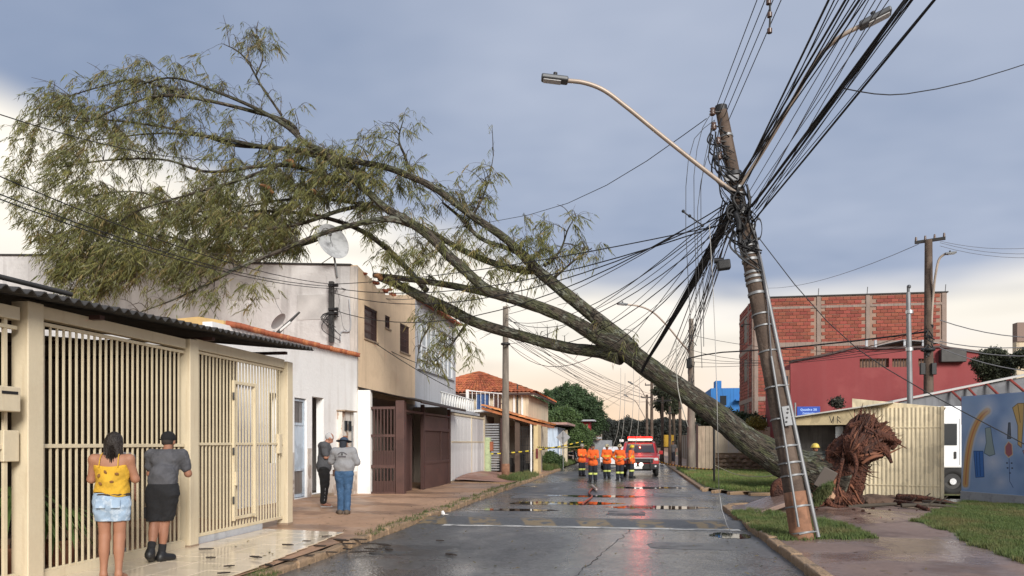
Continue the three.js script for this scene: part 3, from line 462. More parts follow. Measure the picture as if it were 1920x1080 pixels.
  for (let i = 0; i < 5; i++) part(G, 'bar', rod(V(F - .02, .1, 22.7 + i * .03), V(F - .02, 2.86, 22.7 + i * .03), .008, 5), mMaroon);
}
// ---- satellite dish ----
{
  const c = atD(621, 455, 22.2), t = thing('satellite_dish', 'round white satellite dish on top of the white side wall', 'satellite dish', [c.x, 7.4, 22.3]);
  const prof = []; for (let i = 0; i <= 14; i++) { const r = .58 * i / 14; prof.push(new THREE.Vector2(r, .32 * r * r)); } for (let i = 14; i >= 0; i--) { const r = .575 * i / 14; prof.push(new THREE.Vector2(r, .32 * r * r - .012)); }
  part(t, 'reflector', new THREE.LatheGeometry(prof, 40).rotateX(1.28).rotateZ(-.2).rotateY(.95).translate(c.x, c.y, c.z), mat([.46, .47, .48], { size: .9, vary: .1, rough: .6, stain: .3, stainCol: [.45, .40, .33] }));
  part(t, 'mast', tube([c.clone(), atD(628, 490, 22.25), atD(632, 520, 22.33)], [.035, .03], 8), mGalv); part(t, 'brace', [rod(atD(600, 496, 22.34), atD(624, 480, 22.24), .014, 6), rod(c.clone(), c.clone().add(new THREE.Vector3(.16, .12, .5)), .012, 5)], mGalv); part(t, 'feed_horn', new THREE.CylinderGeometry(.05, .06, .14, 10).rotateX(1.57).translate(c.x + .16, c.y + .12, c.z + .52), mGalv);
}
// ---- grey house with wide window ----
{
  const X = -8.62, H = thing('grey_house', 'grey upper storey with a wide pale window and white zigzag railing', 'house', [X, .1, 32]);
  part(H, 'wall', wallX(X, .24, [[28.64, 0], [35.5, 0], [35.5, 7.5], [28.64, 7.4]], [[29.1, 35.0, 4.75, 6.75]]), mGreyWall); part(H, 'side_wall', box(-18, X - .24, 0, 7.4, 35.3, 35.5), mGreyWall); part(H, 'roof', box(-18, X - .24, 7.1, 7.2, 28.66, 35.3), mDarkSheet); part(H, 'roof_edge', box(X - .3, X + .28, 7.42, 7.5, 28.7, 35.7), mTerraC);
  const w = new THREE.Group(); w.name = 'window'; H.add(w); const fm = plain([.62, .63, .64], .5), gm = new THREE.MeshPhysicalMaterial({ color: new THREE.Color(.22, .26, .30), roughness: .08 });
  for (let i = 0; i < 8; i++) { const d0 = 29.12 + i * .735; part(w, 'pane', box(X - .12, X - .10, 4.8, 5.7, d0 + .03, d0 + .70), gm); part(w, 'pane', box(X - .12, X - .10, 5.76, 6.7, d0 + .03, d0 + .70), gm); part(w, 'mullion', box(X - .13, X - .05, 4.76, 6.74, d0 + .70, d0 + .76), fm); }
  part(w, 'rail', [box(X - .13, X - .055, 4.75, 4.8, 29.1, 35), box(X - .13, X - .055, 5.7, 5.76, 29.1, 35), box(X - .13, X - .055, 6.7, 6.75, 29.1, 35)], fm); part(w, 'curtain', box(X - .5, X - .45, 4.6, 6.9, 29, 35.1), plain([.4, .42, .45], .9)); part(w, 'sill', box(X - .02, X + .1, 4.67, 4.75, 29, 35.1), mGreyWall);
  const z = new THREE.Group(); z.name = 'zigzag_railing'; H.add(z); const ZX = -7.6, pw = mat([.72, .72, .70], { size: 1, vary: .1 });
  part(z, 'top_rail', rod(V(ZX, 3.72, 28.8), V(ZX, 3.72, 35), .035), pw); part(z, 'bottom_rail', rod(V(ZX, 3.16, 28.8), V(ZX, 3.16, 35), .035), pw);
  for (let i = 0; i < 14; i++) { const d = 28.85 + i * .44; part(z, 'brace', rod(V(ZX, 3.16, d), V(ZX, 3.72, d + .22), .03), pw); part(z, 'brace', rod(V(ZX, 3.72, d + .22), V(ZX, 3.16, d + .44), .03), pw); }
  part(H, 'porch_slab', box(X, -7.4, 2.98, 3.1, 28.66, 35.4), mGreyWall);
}
// ---- white boarded fence and gate ----
{
  const X = -7.1, H = thing('white_fence', 'white boarded fence with a framed gate, grimy along the bottom', 'fence', [X, .2, 31.6]), m0 = mat([.72, .71, .69], { own: 1, size: 2.5, vary: .08, rough: .7, streak: .45, streakCol: [.42, .36, .33], stain: .2 }), m1 = mat([.60, .57, .55], { size: 2, vary: .1, streak: .6, streakCol: [.38, .32, .29] });
  const lo = triUV(new RoundedBoxGeometry(.04, 1.55, .262, 1, .008)), up = triUV(new RoundedBoxGeometry(.035, 1.08, .262, 1, .008));
  for (let i = 0; i < 24; i++) { const d = 28.6 + i * .265; piece(H, 'board', lo, m0, X + R(-.006, .006), .95, -d); piece(H, 'board', up, i > 13 ? m1 : m0, X - .012 + R(-.004, .004), 2.26, -d); }
  part(H, 'frame', [box(X - .04, X + .03, .25, 2.86, 32.1, 32.2), box(X - .04, X + .04, .2, 2.9, 34.84, 34.98), box(X - .03, X + .035, 1.7, 1.76, 28.5, 34.84), box(X - .05, X + .04, 2.8, 2.88, 28.45, 34.84)], mBeige); part(H, 'footing', box(X - .08, X + .06, .0, .2, 28.45, 35), mMortar);
  const g = thing('green_pier', 'pale green gate pier with a rusty letter box', 'pier', [-7.0, .2, 35.4]); part(g, 'pier', rbox(-7.2, -6.85, .1, 1.95, 35.1, 35.5, .01), mat([.48, .56, .33], { size: 1, vary: .12, stain: .3 })); part(g, 'letter_box', rbox(-6.86, -6.72, 1.3, 1.75, 35.12, 35.4, .01), mat([.30, .10, .05], { size: .5, vary: .3 }));
  const r = thing('driveway_ramp', 'smooth pinkish concrete driveway ramp before the white fence', 'ramp', [-5.8, .1, 31]); part(r, 'slab', sheet(-7.04, -4.68, 28.7, 34.4, 16, 24, (x, d) => hL(x, d) + .05 + .05 * (-4.68 - x) / 2.36), mat([.38, .20, .14], { size: 3, vary: .14, stain: .3, stainCol: [.24, .13, .09], bump: .005, roughVary: [.4, .8] })); part(r, 'slab_edge', box(-7.04, -4.7, .05, .16, 28.62, 28.7), mKerb);
}
// ---- far left house with hipped tile roof and dark porch ----
function tileRoof(H, name, a, b, c, d, nu, nv, m) {                // quad a-b (eave) c-d (ridge), tiles as a field of half pipes
  const g = new THREE.CylinderGeometry(.5, .5, 1, 6, 1, true, -Math.PI / 2, Math.PI), im = new THREE.InstancedMesh(g, m, nu * nv), M = new THREE.Matrix4(), col = new THREE.Color(); let k = 0;
  const base = baseOf(H), ex = b.clone().sub(a), up = d.clone().sub(a), nor = ex.clone().cross(up).normalize(); if (nor.y < 0) nor.negate();
  for (let i = 0; i < nu; i++) for (let j = 0; j < nv; j++) {
    const u = (i + .5) / nu, v = (j + .5) / nv, lo = a.clone().lerp(b, u), hi = d.clone().lerp(c, u), p = lo.clone().lerp(hi, v), L = lo.distanceTo(hi) / nv, w = lerp(a.distanceTo(b), d.distanceTo(c), v) / nu; if (w < .03) continue;
    const y = hi.clone().sub(lo).normalize(), x = y.clone().cross(nor).normalize(), z = nor.clone();
    M.makeBasis(x.multiplyScalar(w * 1.02), y.clone().multiplyScalar(L * 1.1).addScaledVector(nor, -.03), z.multiplyScalar(.16)); p.sub(base).addScaledVector(nor, .01 + .02 * rnd()); M.setPosition(p); im.setMatrixAt(k, M);
    const q = .7 + .6 * rnd(); col.setRGB(q, q * R(.85, 1.1), q); im.setColorAt(k++, col);
  }
  im.count = k; im.name = name; im.userData.kind = 'stuff'; im.castShadow = im.receiveShadow = true; H.add(im);
  const s = new THREE.BufferGeometry().setFromPoints([a, b, c, a, c, d]); s.computeVertexNormals(); part(H, 'roof_boarding', s, mTerraC);
}
{
  const H = thing('hip_roof_house', 'cream house with a hipped terracotta tile roof and small balcony', 'house', [-8.6, .1, 44]);
  part(H, 'wall', [box(-12.5, -5.75, 0, 4.35, 40.6, 50)], mCream); const e = 4.42, A = V(-13, e, 40.2), B = V(-5.3, e, 40.2), C = V(-5.3, e, 50.4), D = V(-13, e, 50.4), P = V(-9.3, 5.95, 44.2), Q = V(-9.3, 5.95, 46.6);
  const tm = plain([.44, .13, .05], .85); tileRoof(H, 'roof_tiles', A, B, P.clone().add(V(.01, 0, 0)), P, 34, 12, tm); tileRoof(H, 'roof_tiles', B, C, Q, P, 40, 12, tm); tileRoof(H, 'roof_tiles', D, A, P, Q, 40, 12, tm);
  part(H, 'eave', [box(-13, -5.3, 4.3, 4.41, 40.2, 40.28), box(-5.38, -5.3, 4.3, 4.41, 40.28, 50.4)], mBrownDark);
  const b = new THREE.Group(); b.name = 'balcony'; H.add(b); part(b, 'slab', box(-8.9, -6.9, 3.34, 3.46, 39.2, 40.6), mWhite); part(b, 'railing', [rod(V(-8.85, 4.5, 39.25), V(-6.95, 4.3, 39.25), .03), ...[0, 1, 2, 3, 4, 5, 6, 7, 8].map((i) => rod(V(-8.85 + i * .235, 3.46, 39.25), V(-8.85 + i * .235, 4.45 - i * .02, 39.25), .018, 5))], mWhite); part(b, 'side_panel', box(-8.95, -8.8, 3.4, 4.55, 39.2, 39.3), mWhite); part(b, 'blue_sheet', box(-8.4, -7.75, 3.5, 4.3, 39.4, 39.45), plain([.05, .10, .24], .8)); part(b, 'brown_chair', [box(-7.5, -7.1, 3.5, 4.1, 39.5, 39.55), box(-7.5, -7.1, 3.8, 3.85, 39.55, 39.9)], mMaroon);
  for (const x of [-6.6, -6.15]) part(H, 'pilaster', box(x, x + .1, 2.9, 4.3, 40.54, 40.62), mWhite);
  part(H, 'downpipe', rod(V(-6.35, 2.8, 40.5), V(-6.35, 4.9, 40.5), .04), mDarkMetal);
  const S = thing('tiled_porch', 'dark shop porch with louvres and grilles under an orange tile lean-to roof', 'porch', [-6.3, .15, 38.5]);
  part(S, 'roof_slab', (() => { const g = box(-7.75, -4.9, 2.98, 3.12, 37.5, 46), p = g.attributes.position; for (let i = 0; i < p.count; i++) p.setY(i, p.getY(i) + (-p.getX(i) - 6.3) * .29); g.computeVertexNormals(); return g; })(), mTerraB);
  tileRoof(S, 'roof_tiles', V(-4.85, 2.75, 37.4), V(-4.85, 2.75, 46.1), V(-7.75, 3.6, 46.1), V(-7.75, 3.6, 37.4), 40, 9, plain([.55, .22, .08], .85));
  const lg = triUV(new THREE.BoxGeometry(.75, .07, .02)); for (let i = 0; i < 19; i++) { const m = piece(S, 'louvre', lg, mGreyWall, -7.25, .3 + i * .13, -37.9); m.rotation.x = .5; }
  part(S, 'wall_infill', [box(-7.7, -4.98, .1, 2.6, 40.2, 40.5), box(-7.7, -7.62, .1, 3.1, 37.9, 40.3)], mInside); part(S, 'post', rbox(-6.8, -6.55, .1, 3.0, 37.7, 37.95, .01), mBrownDark); part(S, 'post', rbox(-6.05, -5.8, .1, 2.85, 37.7, 37.95, .01), mat([.09, .06, .045], { size: 1, vary: .2 }));
  const gb = triUV(new THREE.BoxGeometry(.025, 2.4, .025)); for (let i = 0; i < 9; i++) piece(S, 'grille_bar', gb, mBlack, -5.75 + i * .085, 1.35, -37.8); for (let i = 0; i < 6; i++) part(S, 'grille_rail', box(-5.78, -5.04, .3 + i * .42, .325 + i * .42, 37.77, 37.79), mBlack);
  for (let i = 0; i < 7; i++) part(S, 'crate', rbox(-7.4 + i * .3, -7.15 + i * .3, .15, R(.4, 1.1), 38 + i % 2 * .3, 38.4 + i % 2 * .3, .01), i % 3 ? mBlack : mDarkMetal);
  part(S, 'pier', rbox(-5.06, -4.84, .08, 2.62, 37.55, 38.9, .01), mat([.62, .48, .26], { size: 1.5, vary: .1, streak: .3, streakCol: [.4, .28, .15] })); part(S, 'pipe', rod(V(-5.2, .1, 37.6), V(-5.2, 2.75, 37.6), .05), mWhite); part(S, 'red_pennant', box(-4.93, -4.83, .9, 1.4, 37.5, 37.52), plain([.16, .03, .03], .8));
  const T = thing('blue_white_house', 'small pale blue and white house beyond the tiled porch', 'house', [-5.6, .1, 51]); part(T, 'wall', box(-9, -5.1, 0, 2.75, 49.8, 56), mat([.50, .60, .74], { size: 2, vary: .12, streak: .5, streakCol: [.7, .7, .7] })); part(T, 'roof', [box(-9, -4.4, 2.9, 3.05, 49.3, 56.4)], mat([.40, .25, .22], { size: 1, vary: .2 })); part(T, 'door', box(-5.1, -5.06, .1, 2.1, 51, 52), mWhite); part(T, 'pier', box(-5.1, -4.75, .05, 2.6, 53, 53.6), mCream);
}
// =====================================================================  RIGHT SIDE OF THE STREET
const mKiosk = mat([.72, .61, .41], { size: 2.2, vary: .07, rough: .55, stain: .15, stainCol: [.42, .33, .2], streak: .2, streakCol: [.45, .36, .22] });
const mRedWall = mat([.25, .05, .052], { size: 7, res: 512, vary: .09, rough: .9, streak: .22, streakCol: [.26, .07, .07], stain: .15, stainCol: [.42, .13, .12] });
const mConcrete = mat([.27, .205, .17], { size: 2, vary: .15, streak: .4, streakCol: [.24, .2, .17], bump: .01 }), mBlueWall = mat([.03, .17, .46], { size: 3, vary: .1, rough: .8, streak: .2, streakCol: [.04, .11, .28] });
const mStone = [0, 1, 2].map((k) => mat([.22 + .05 * k, .15 + .04 * k, .10 + .03 * k], { size: .6, vary: .3, bump: .01, seed: 80 + k }));
const corr = (x0, x1, y0, y1, z, pitch = .11, amp = .02) => { const n = Math.round((x1 - x0) / pitch) * 8, g = new THREE.PlaneGeometry(x1 - x0, y1 - y0, n, 1), p = g.attributes.position; for (let i = 0; i < p.count; i++) { const t = ((p.getX(i) / pitch) % 1 + 1) % 1; p.setZ(i, amp * (sstep(.05, .25, t) - sstep(.55, .75, t))); } const q = g.toNonIndexed(); q.computeVertexNormals(); return q.translate((x0 + x1) / 2, (y0 + y1) / 2, z); };
// ---- beige corrugated kiosk ----
{
  const b = ground(1605, 930, .1), K = thing('metal_kiosk', 'beige corrugated metal kiosk with a sloping awning behind the upturned roots', 'kiosk', [b.x, .09, -b.z]), x = b.x, z = b.z, W = 2.24;
  part(K, 'front_panel', corr(x, x + W, .12, 2.72, z), mKiosk); part(K, 'core', box(x + .02, x + W - .02, .1, 2.7, -z + .06, -z + 2.6), mKiosk);
  part(K, 'side_panel', corr(0, 2.6, .12, 2.72, 0).rotateY(Math.PI / 2).translate(x + W + .03, 0, z), mKiosk);
  part(K, 'frame', [rbox(x - .03, x + .05, .08, 2.75, -z - .04, -z + .04, .006), rbox(x + W - .04, x + W + .05, .08, 2.74, -z - .04, -z + .04, .006), rbox(x + .05, x + W - .04, .44, .47, -z - .03, -z - .012, .003), rbox(x + .05, x + W - .04, 2.13, 2.16, -z - .03, -z - .012, .003), rbox(x + .05, x + .85, 1.25, 1.28, -z - .03, -z - .012, .003)], mKiosk);
  part(K, 'roof', (() => { const g = rbox(x - .12, x + W + .1, 2.7, 3.02, -z + .15, -z + 2.8, .01), p = g.attributes.position; for (let i = 0; i < p.count; i++) if (p.getY(i) > 2.9) p.setY(i, p.getY(i) - .13 * (p.getX(i) - x)); g.computeVertexNormals(); return g; })(), mKiosk);
  part(K, 'awning', (() => { const s = new THREE.Shape([[-2.1, 2.42], [1.0, 2.86], [1.0, 2.90], [-2.1, 2.46]].map(([a, c]) => new THREE.Vector2(a, c))); return new THREE.ExtrudeGeometry(s, { depth: 2.7, bevelEnabled: false }).translate(x, 0, z - 2.4); })(), mat([.55, .53, .47], { size: 1.5, vary: .12 }));
  part(K, 'fascia', (() => { const s = new THREE.Shape([[-2.08, 2.24], [-.04, 2.24], [-.04, 2.7], [-2.08, 2.41]].map(([a, c]) => new THREE.Vector2(a, c))); return new THREE.ExtrudeGeometry(s, { depth: .05, bevelEnabled: false }).translate(x, 0, z + .1); })(), mat([.52, .42, .25], { size: 1.2, vary: .14, stain: .3, stainCol: [.3, .22, .13] }));
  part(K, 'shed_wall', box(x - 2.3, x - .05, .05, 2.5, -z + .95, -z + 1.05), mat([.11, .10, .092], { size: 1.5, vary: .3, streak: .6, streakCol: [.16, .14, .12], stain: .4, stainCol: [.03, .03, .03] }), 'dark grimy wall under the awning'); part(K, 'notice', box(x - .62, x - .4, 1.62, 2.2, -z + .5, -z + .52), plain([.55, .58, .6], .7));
  const gr = []; for (const [a, c, e, f] of [[-.72, 2.5, -.66, 2.3], [-.66, 2.3, -.6, 2.5], [-.6, 2.5, -.62, 2.28], [-.5, 2.28, -.5, 2.5], [-.5, 2.5, -.42, 2.42], [-.5, 2.4, -.4, 2.3]]) gr.push(rod(new THREE.Vector3(x + a, c, z + .152), new THREE.Vector3(x + e, f, z + .152), .008, 4)); part(K, 'graffiti', gr, mBlack);
  K.rotation.y = -.345;
  // street name sign behind the awning
  const s = atD(1516, 772, 25.5), S = thing('street_sign', 'blue street name sign with white lettering above the kiosk awning', 'sign', [s.x, .1, 25.5]);
  const cv = document.createElement('canvas'); cv.width = 512; cv.height = 256; const c = cv.getContext('2d'); c.fillStyle = '#0b3f9c'; c.fillRect(0, 0, 512, 256); c.fillStyle = '#a9c4ec'; c.font = 'bold 76px sans-serif'; c.textAlign = 'center'; c.fillText('Quadra 38', 256, 96); c.font = 'bold 62px sans-serif'; c.fillText('Conjunto', 256, 178); c.fillRect(236, 216, 40, 14);
  const t = new THREE.CanvasTexture(cv); t.colorSpace = THREE.SRGBColorSpace; const pm = new THREE.MeshStandardMaterial({ map: t, roughness: .5 });
  part(S, 'panel', rbox(s.x - .36, s.x + .36, s.y - .19, s.y + .17, 25.5, 25.53, .01), plain([.01, .06, .30], .5)); part(S, 'lettering', new THREE.PlaneGeometry(.70, .34).translate(s.x, s.y - .01, -25.494), pm); part(S, 'post', rod(V(s.x - .4, .1, 25.56), V(s.x - .4, s.y + .3, 25.56), .03), mGalv);
}
// ---- mural wall ----
{
  const a = ground(1803, 938, .1), b2 = ground(1921, 949, .1), dir = b2.clone().sub(a), L0 = Math.hypot(dir.x, dir.z), ang = -Math.atan2(dir.z, dir.x), L = 6.2, HH = 2.88;
  const W = thing('mural_wall', 'blue painted mural wall with a rainbow beside the lawn', 'wall', [a.x, .1, -a.z]);
  const cv = document.createElement('canvas'); cv.width = 1536; cv.height = 720; const c = cv.getContext('2d'), PX = 1536 / L, sx = (u) => u * L0 / 115 * PX, sy = (v) => v / 205 * 720;   // u, v in pixels of the photograph from the wall's upper left corner
  c.fillStyle = '#8ba5ca'; c.fillRect(0, 0, 1536, 720); const k = rng(31);
  for (let i = 0; i < 420; i++) { const x = k() * 1536, y = k() * 720, r = 20 + k() * 110, g = c.createRadialGradient(x, y, 0, x, y, r), w = k() < .5; const col = w ? '190,202,220' : (k() < .5 ? '74,104,152' : '104,128,166'); g.addColorStop(0, `rgba(${col},${.05 + .12 * k()})`); g.addColorStop(1, `rgba(${col},0)`); c.fillStyle = g; c.fillRect(x - r, y - r, 2 * r, 2 * r); }
  const P = (l) => { c.beginPath(); l.forEach(([x, y], i) => i ? c.lineTo(sx(x), sy(y)) : c.moveTo(sx(x), sy(y))); }; c.lineCap = c.lineJoin = 'round';
  for (const [w, col] of [[30, 'rgba(214,204,190,.35)'], [19, 'rgba(196,150,92,.75)'], [10, 'rgba(200,160,96,.9)'], [4, 'rgba(170,92,78,.6)']]) { c.strokeStyle = col; c.lineWidth = w * PX * L0 / 115 / 1.6; c.beginPath(); c.moveTo(sx(8), sy(190)); c.quadraticCurveTo(sx(12), sy(60), sx(50), sy(34)); c.stroke(); }
  for (const [x, y, r] of [[52, 26, 22], [40, 95, 20], [60, 140, 24], [90, 70, 26], [110, 40, 24], [75, 180, 20]]) { const g = c.createRadialGradient(sx(x), sy(y), 0, sx(x), sy(y), sx(r)); g.addColorStop(0, 'rgba(214,214,220,.6)'); g.addColorStop(1, 'rgba(200,206,220,0)'); c.fillStyle = g; c.fillRect(sx(x - r), sy(y) - sx(r), sx(2 * r), sx(2 * r)); }
  const fig = (l, f, s, w = 2.2) => { P(l); c.closePath(); c.fillStyle = f; c.fill(); c.strokeStyle = s; c.lineWidth = w * 2; c.stroke(); };
  fig([[46, 70], [56, 68], [60, 100], [64, 124], [54, 128], [44, 122], [48, 100]], '#8b9c9c', '#44586a'); fig([[24, 118], [42, 118], [44, 172], [28, 174]], '#3f70b4', '#23406f'); for (const x of [29, 35]) { P([[x, 120], [x + 2, 170]]); c.stroke(); }
  fig([[95, 30], [104, 22], [114, 22], [113, 60], [110, 110], [104, 104], [104, 66]], '#c9a86a', '#6b5a3c'); P([[104, 24], [108, 60]]); c.stroke();
  fig([[88, 60], [91, 60], [92, 92], [86, 92]], '#5b6470', '#2e3038'); fig([[82, 108], [88, 98], [94, 104], [95, 124], [88, 130], [82, 122]], '#9c5f66', '#cdb28c', 3); c.fillStyle = '#2a3040'; for (const [x, y] of [[84, 140], [92, 140], [85, 150], [93, 150], [89, 160]]) c.fillRect(sx(x), sy(y), 12, 9); P([[89, 132], [90, 178], [96, 190]]); c.strokeStyle = '#2f4a7a'; c.lineWidth = 4; c.stroke();
  fig([[112, 116], [124, 112], [130, 128], [120, 138]], '#b48a90', '#6a5060'); for (let i = 0; i < 5; i++) fig([[150 + i * 44, 60], [175 + i * 44, 50 + i * 7], [180 + i * 44, 120], [156 + i * 44, 130]], ['#c9a86a', '#9c5f66', '#8b9c9c', '#3f70b4', '#c7b9a0'][i], '#3d4a60');
  const t = new THREE.CanvasTexture(cv); t.colorSpace = THREE.SRGBColorSpace; t.anisotropy = 8; const pm = new THREE.MeshStandardMaterial({ map: t, roughness: .85, bumpMap: bumpTex(.6), bumpScale: .004 });
  part(W, 'wall', box(a.x, a.x + L, .1, HH + .1, -a.z, -a.z + .16), mat([.12, .20, .35], { size: 2, vary: .12 })); part(W, 'painting', new THREE.PlaneGeometry(L, HH - .26).translate(a.x + L / 2, .36 + (HH - .26) / 2, a.z + .004), pm); part(W, 'footing', rbox(a.x - .02, a.x + L, .05, .36, -a.z - .03, -a.z + .1, .01), mat([.36, .37, .38], { size: 1, vary: .2, stain: .5, stainCol: [.18, .2, .14] })); part(W, 'red_edge', box(a.x - .012, a.x, 2.2, 2.98, -a.z, -a.z + .16), plain([.35, .06, .05], .7));
  W.rotation.y = ang;
}
// ---- white lorry between kiosk and mural ----
{
  const d = 25.4, c = atD(1785, 915, d), T = thing('white_lorry', 'white lorry cab parked between the kiosk and the mural wall', 'lorry', [c.x, 0, d]), wm = plain([.78, .79, .80], .3), x = c.x;
  const cab = new THREE.Shape([[-.95, .95], [1.25, .95], [1.3, 1.5], [1.15, 2.45], [1.0, 2.6], [-.85, 2.66], [-.95, 2.55]].map(([a, b]) => new THREE.Vector2(a, b)));
  part(T, 'cab', new THREE.ExtrudeGeometry(cab, { depth: 2.0, bevelEnabled: true, bevelSize: .04, bevelThickness: .05, bevelSegments: 2 }).translate(x, 0, -d - 2), wm); part(T, 'window', rbox(x - .42, x + .12, 1.62, 2.3, d - .075, d - .05, .01), mGlass); part(T, 'window', rbox(x + .3, x + .9, 1.64, 2.3, d - .075, d - .05, .01), mGlass);
  const dr = part(T, 'door', [box(x + .2, x + .21, 1.0, 2.45, d - .056, d - .05), box(x - .55, x - .54, 1.0, 2.45, d - .056, d - .05)], mDarkMetal); part(dr, 'handle', rbox(x + .04, x + .1, 1.2, 1.42, d - .09, d - .05, .01), mBlack);
  part(T, 'roof_box', rbox(x - .5, x + .6, 2.68, 2.86, d + .3, d + 1.7, .03), wm); part(T, 'chassis', [box(x - 4, x + 1.2, .55, .93, d + .2, d + 1.8), box(x - .9, x + 1.2, .45, .95, d + .02, d + .2)], mBlack); part(T, 'cargo_bed', rbox(x - 5.4, x - 1.2, .95, 1.35, d, d + 2.1, .03), mDarkMetal); part(T, 'step', rbox(x + .5, x + 1.1, .38, .44, d - .04, d + .2, .01), mDarkMetal);
  for (const wx of [.02, -3.6]) for (const wd of [.02, 1.7]) { const w = new THREE.Group(); w.name = 'wheel'; w.position.set(wx, 0, -wd); T.add(w); part(w, 'tyre', new THREE.TorusGeometry(.34, .14, 12, 28).translate(x + wx, .48, -d - wd - .1), mRubber); part(w, 'rim', new THREE.CylinderGeometry(.24, .24, .18, 20).rotateX(1.57).translate(x + wx, .48, -d - wd - .1), mDarkMetal); part(w, 'hub', new THREE.CylinderGeometry(.1, .12, .08, 12).rotateX(1.57).translate(x + wx, .48, -d - wd + .02), mSteel); }
}
// ---- grey wall with red rafters ----
{
  const d = 30, p = (a, b) => { const q = atD(a, b, d); return [q.x, q.y]; }, [x0, y0] = p(1688, 748), [x1, y1] = p(1940, 697), H = thing('grey_shed', 'grey rendered shed with a white sloping roof edge and red rafters', 'shed', [(x0 + x1) / 2, .1, d]);
  part(H, 'wall', wallD(d, .2, [[x0, 0], [x1, 0], [x1, y1 - .12], [x0, y0 - .1]]), mat([.19, .195, .21], { size: 3, vary: .2, stain: .4, stainCol: [.2, .2, .22], streak: .4, streakCol: [.18, .18, .18] })); const L = Math.hypot(x1 - x0, y1 - y0), an = Math.atan2(y1 - y0, x1 - x0);
  part(H, 'roof', new THREE.BoxGeometry(L + .6, .07, .9).rotateZ(an).translate((x0 + x1) / 2, (y0 + y1) / 2 - .04, -d - .3), mat([.5, .49, .47], { size: 2, vary: .1 }));
  for (const [a, b, c, e] of [[1783, 732, 1806, 754], [1813, 725, 1838, 752], [1850, 719, 1878, 746], [1893, 711, 1925, 738]]) part(H, 'rafter', rod(atD(a, b, d - .06), atD(c, e, d - .6), .05, 4), plain([.30, .06, .045], .7));
}
// ---- red gabled building ----
{
  const d = 38, p = (a, b) => { const q = atD(a, b, d); return [q.x, q.y]; }, H = thing('red_building', 'long red painted building with a low pitched roof in front of the brick block', 'building', [12, .1, d]);
  const o = [p(1482, 680), p(1560, 664), p(1606, 652), p(1640, 655), p(1762, 652), p(1830, 661), p(1897, 672)], hl = (a, b, c, e) => [p(a, 0)[0], p(b, 0)[0], p(0, e)[1], p(0, c)[1]];
  part(H, 'wall', wallD(d, .25, [[o[0][0], 0], [o[6][0], 0], ...o.slice().reverse()], [[p(1612, 700)[0], p(1667, 700)[0], p(1640, 689)[1], p(1640, 672)[1]], [p(1673, 700)[0], p(1706, 700)[0], p(1690, 688)[1], p(1690, 672)[1]], [p(1722, 700)[0], p(1752, 700)[0], p(1737, 687)[1], p(1737, 672)[1]]]), mRedWall);
  for (const [a, b, c, e] of [[1612, 1667, 672, 689], [1673, 1706, 672, 688], [1722, 1752, 672, 687]]) { const w = new THREE.Group(); w.name = 'window'; H.add(w); const A = p(a, e), B = p(b, c); part(w, 'opening', box(A[0], B[0], A[1], B[1], d + .2, d + .22), mat([.20, .12, .08], { size: .6, vary: .3, seed: a })); const n = Math.round((B[0] - A[0]) / .14), g = triUV(new THREE.BoxGeometry(.03, B[1] - A[1], .03)); for (let i = 1; i < n; i++) piece(w, 'bar', g, mBrownDark, lerp(A[0], B[0], i / n), (A[1] + B[1]) / 2, -d - .06); }
  for (let i = 0; i < 6; i++) { const a = o[i], b = o[i + 1], L = Math.hypot(b[0] - a[0], b[1] - a[1]); part(H, 'roof_edge', new THREE.BoxGeometry(L + .02, .09, .42).rotateZ(Math.atan2(b[1] - a[1], b[0] - a[0])).translate((a[0] + b[0]) / 2, (a[1] + b[1]) / 2 + .046, -d - .1), mBrownDark); }
  const q = p(1620, 652), r = p(1700, 634), s = p(1768, 640); for (const [a, b] of [[q, r], [r, s]]) { const L = Math.hypot(b[0] - a[0], b[1] - a[1]); part(H, 'canopy_roof', corr(-1.5, 1.5, -L / 2, L / 2, 0, .2, .03).rotateX(Math.PI / 2).rotateY(Math.PI / 2).rotateZ(Math.atan2(b[1] - a[1], b[0] - a[0])).translate((a[0] + b[0]) / 2, (a[1] + b[1]) / 2, -d - 1.9), mat([.30, .29, .28], { size: 2, vary: .3 })); }
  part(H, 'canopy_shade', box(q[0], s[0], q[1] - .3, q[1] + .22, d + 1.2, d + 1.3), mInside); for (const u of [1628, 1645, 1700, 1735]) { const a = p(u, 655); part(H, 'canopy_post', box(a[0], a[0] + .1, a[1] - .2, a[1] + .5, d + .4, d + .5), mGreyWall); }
  const e = p(1783, 668); part(H, 'air_conditioner', rbox(e[0] - .55, e[0] + .55, e[1] - .3, e[1] + .3, d - .35, d, .03), mDarkMetal);
  const f = p(1466, 700), g = p(1482, 690); part(H, 'side_bay', [box(f[0], g[0], 0, g[1] - .1, d + .05, d + .3)], mat([.28, .15, .10], { size: 1, vary: .2 })); part(H, 'bay_window', [box(f[0] + .1, f[0] + .3, p(1472, 735)[1], p(1472, 705)[1], d + .02, d + .05)], mBlack); part(H, 'return_wall', box(o[0][0], o[0][0] + .2, 0, o[0][1] - .05, d + .25, d + 7), mRedWall);
}
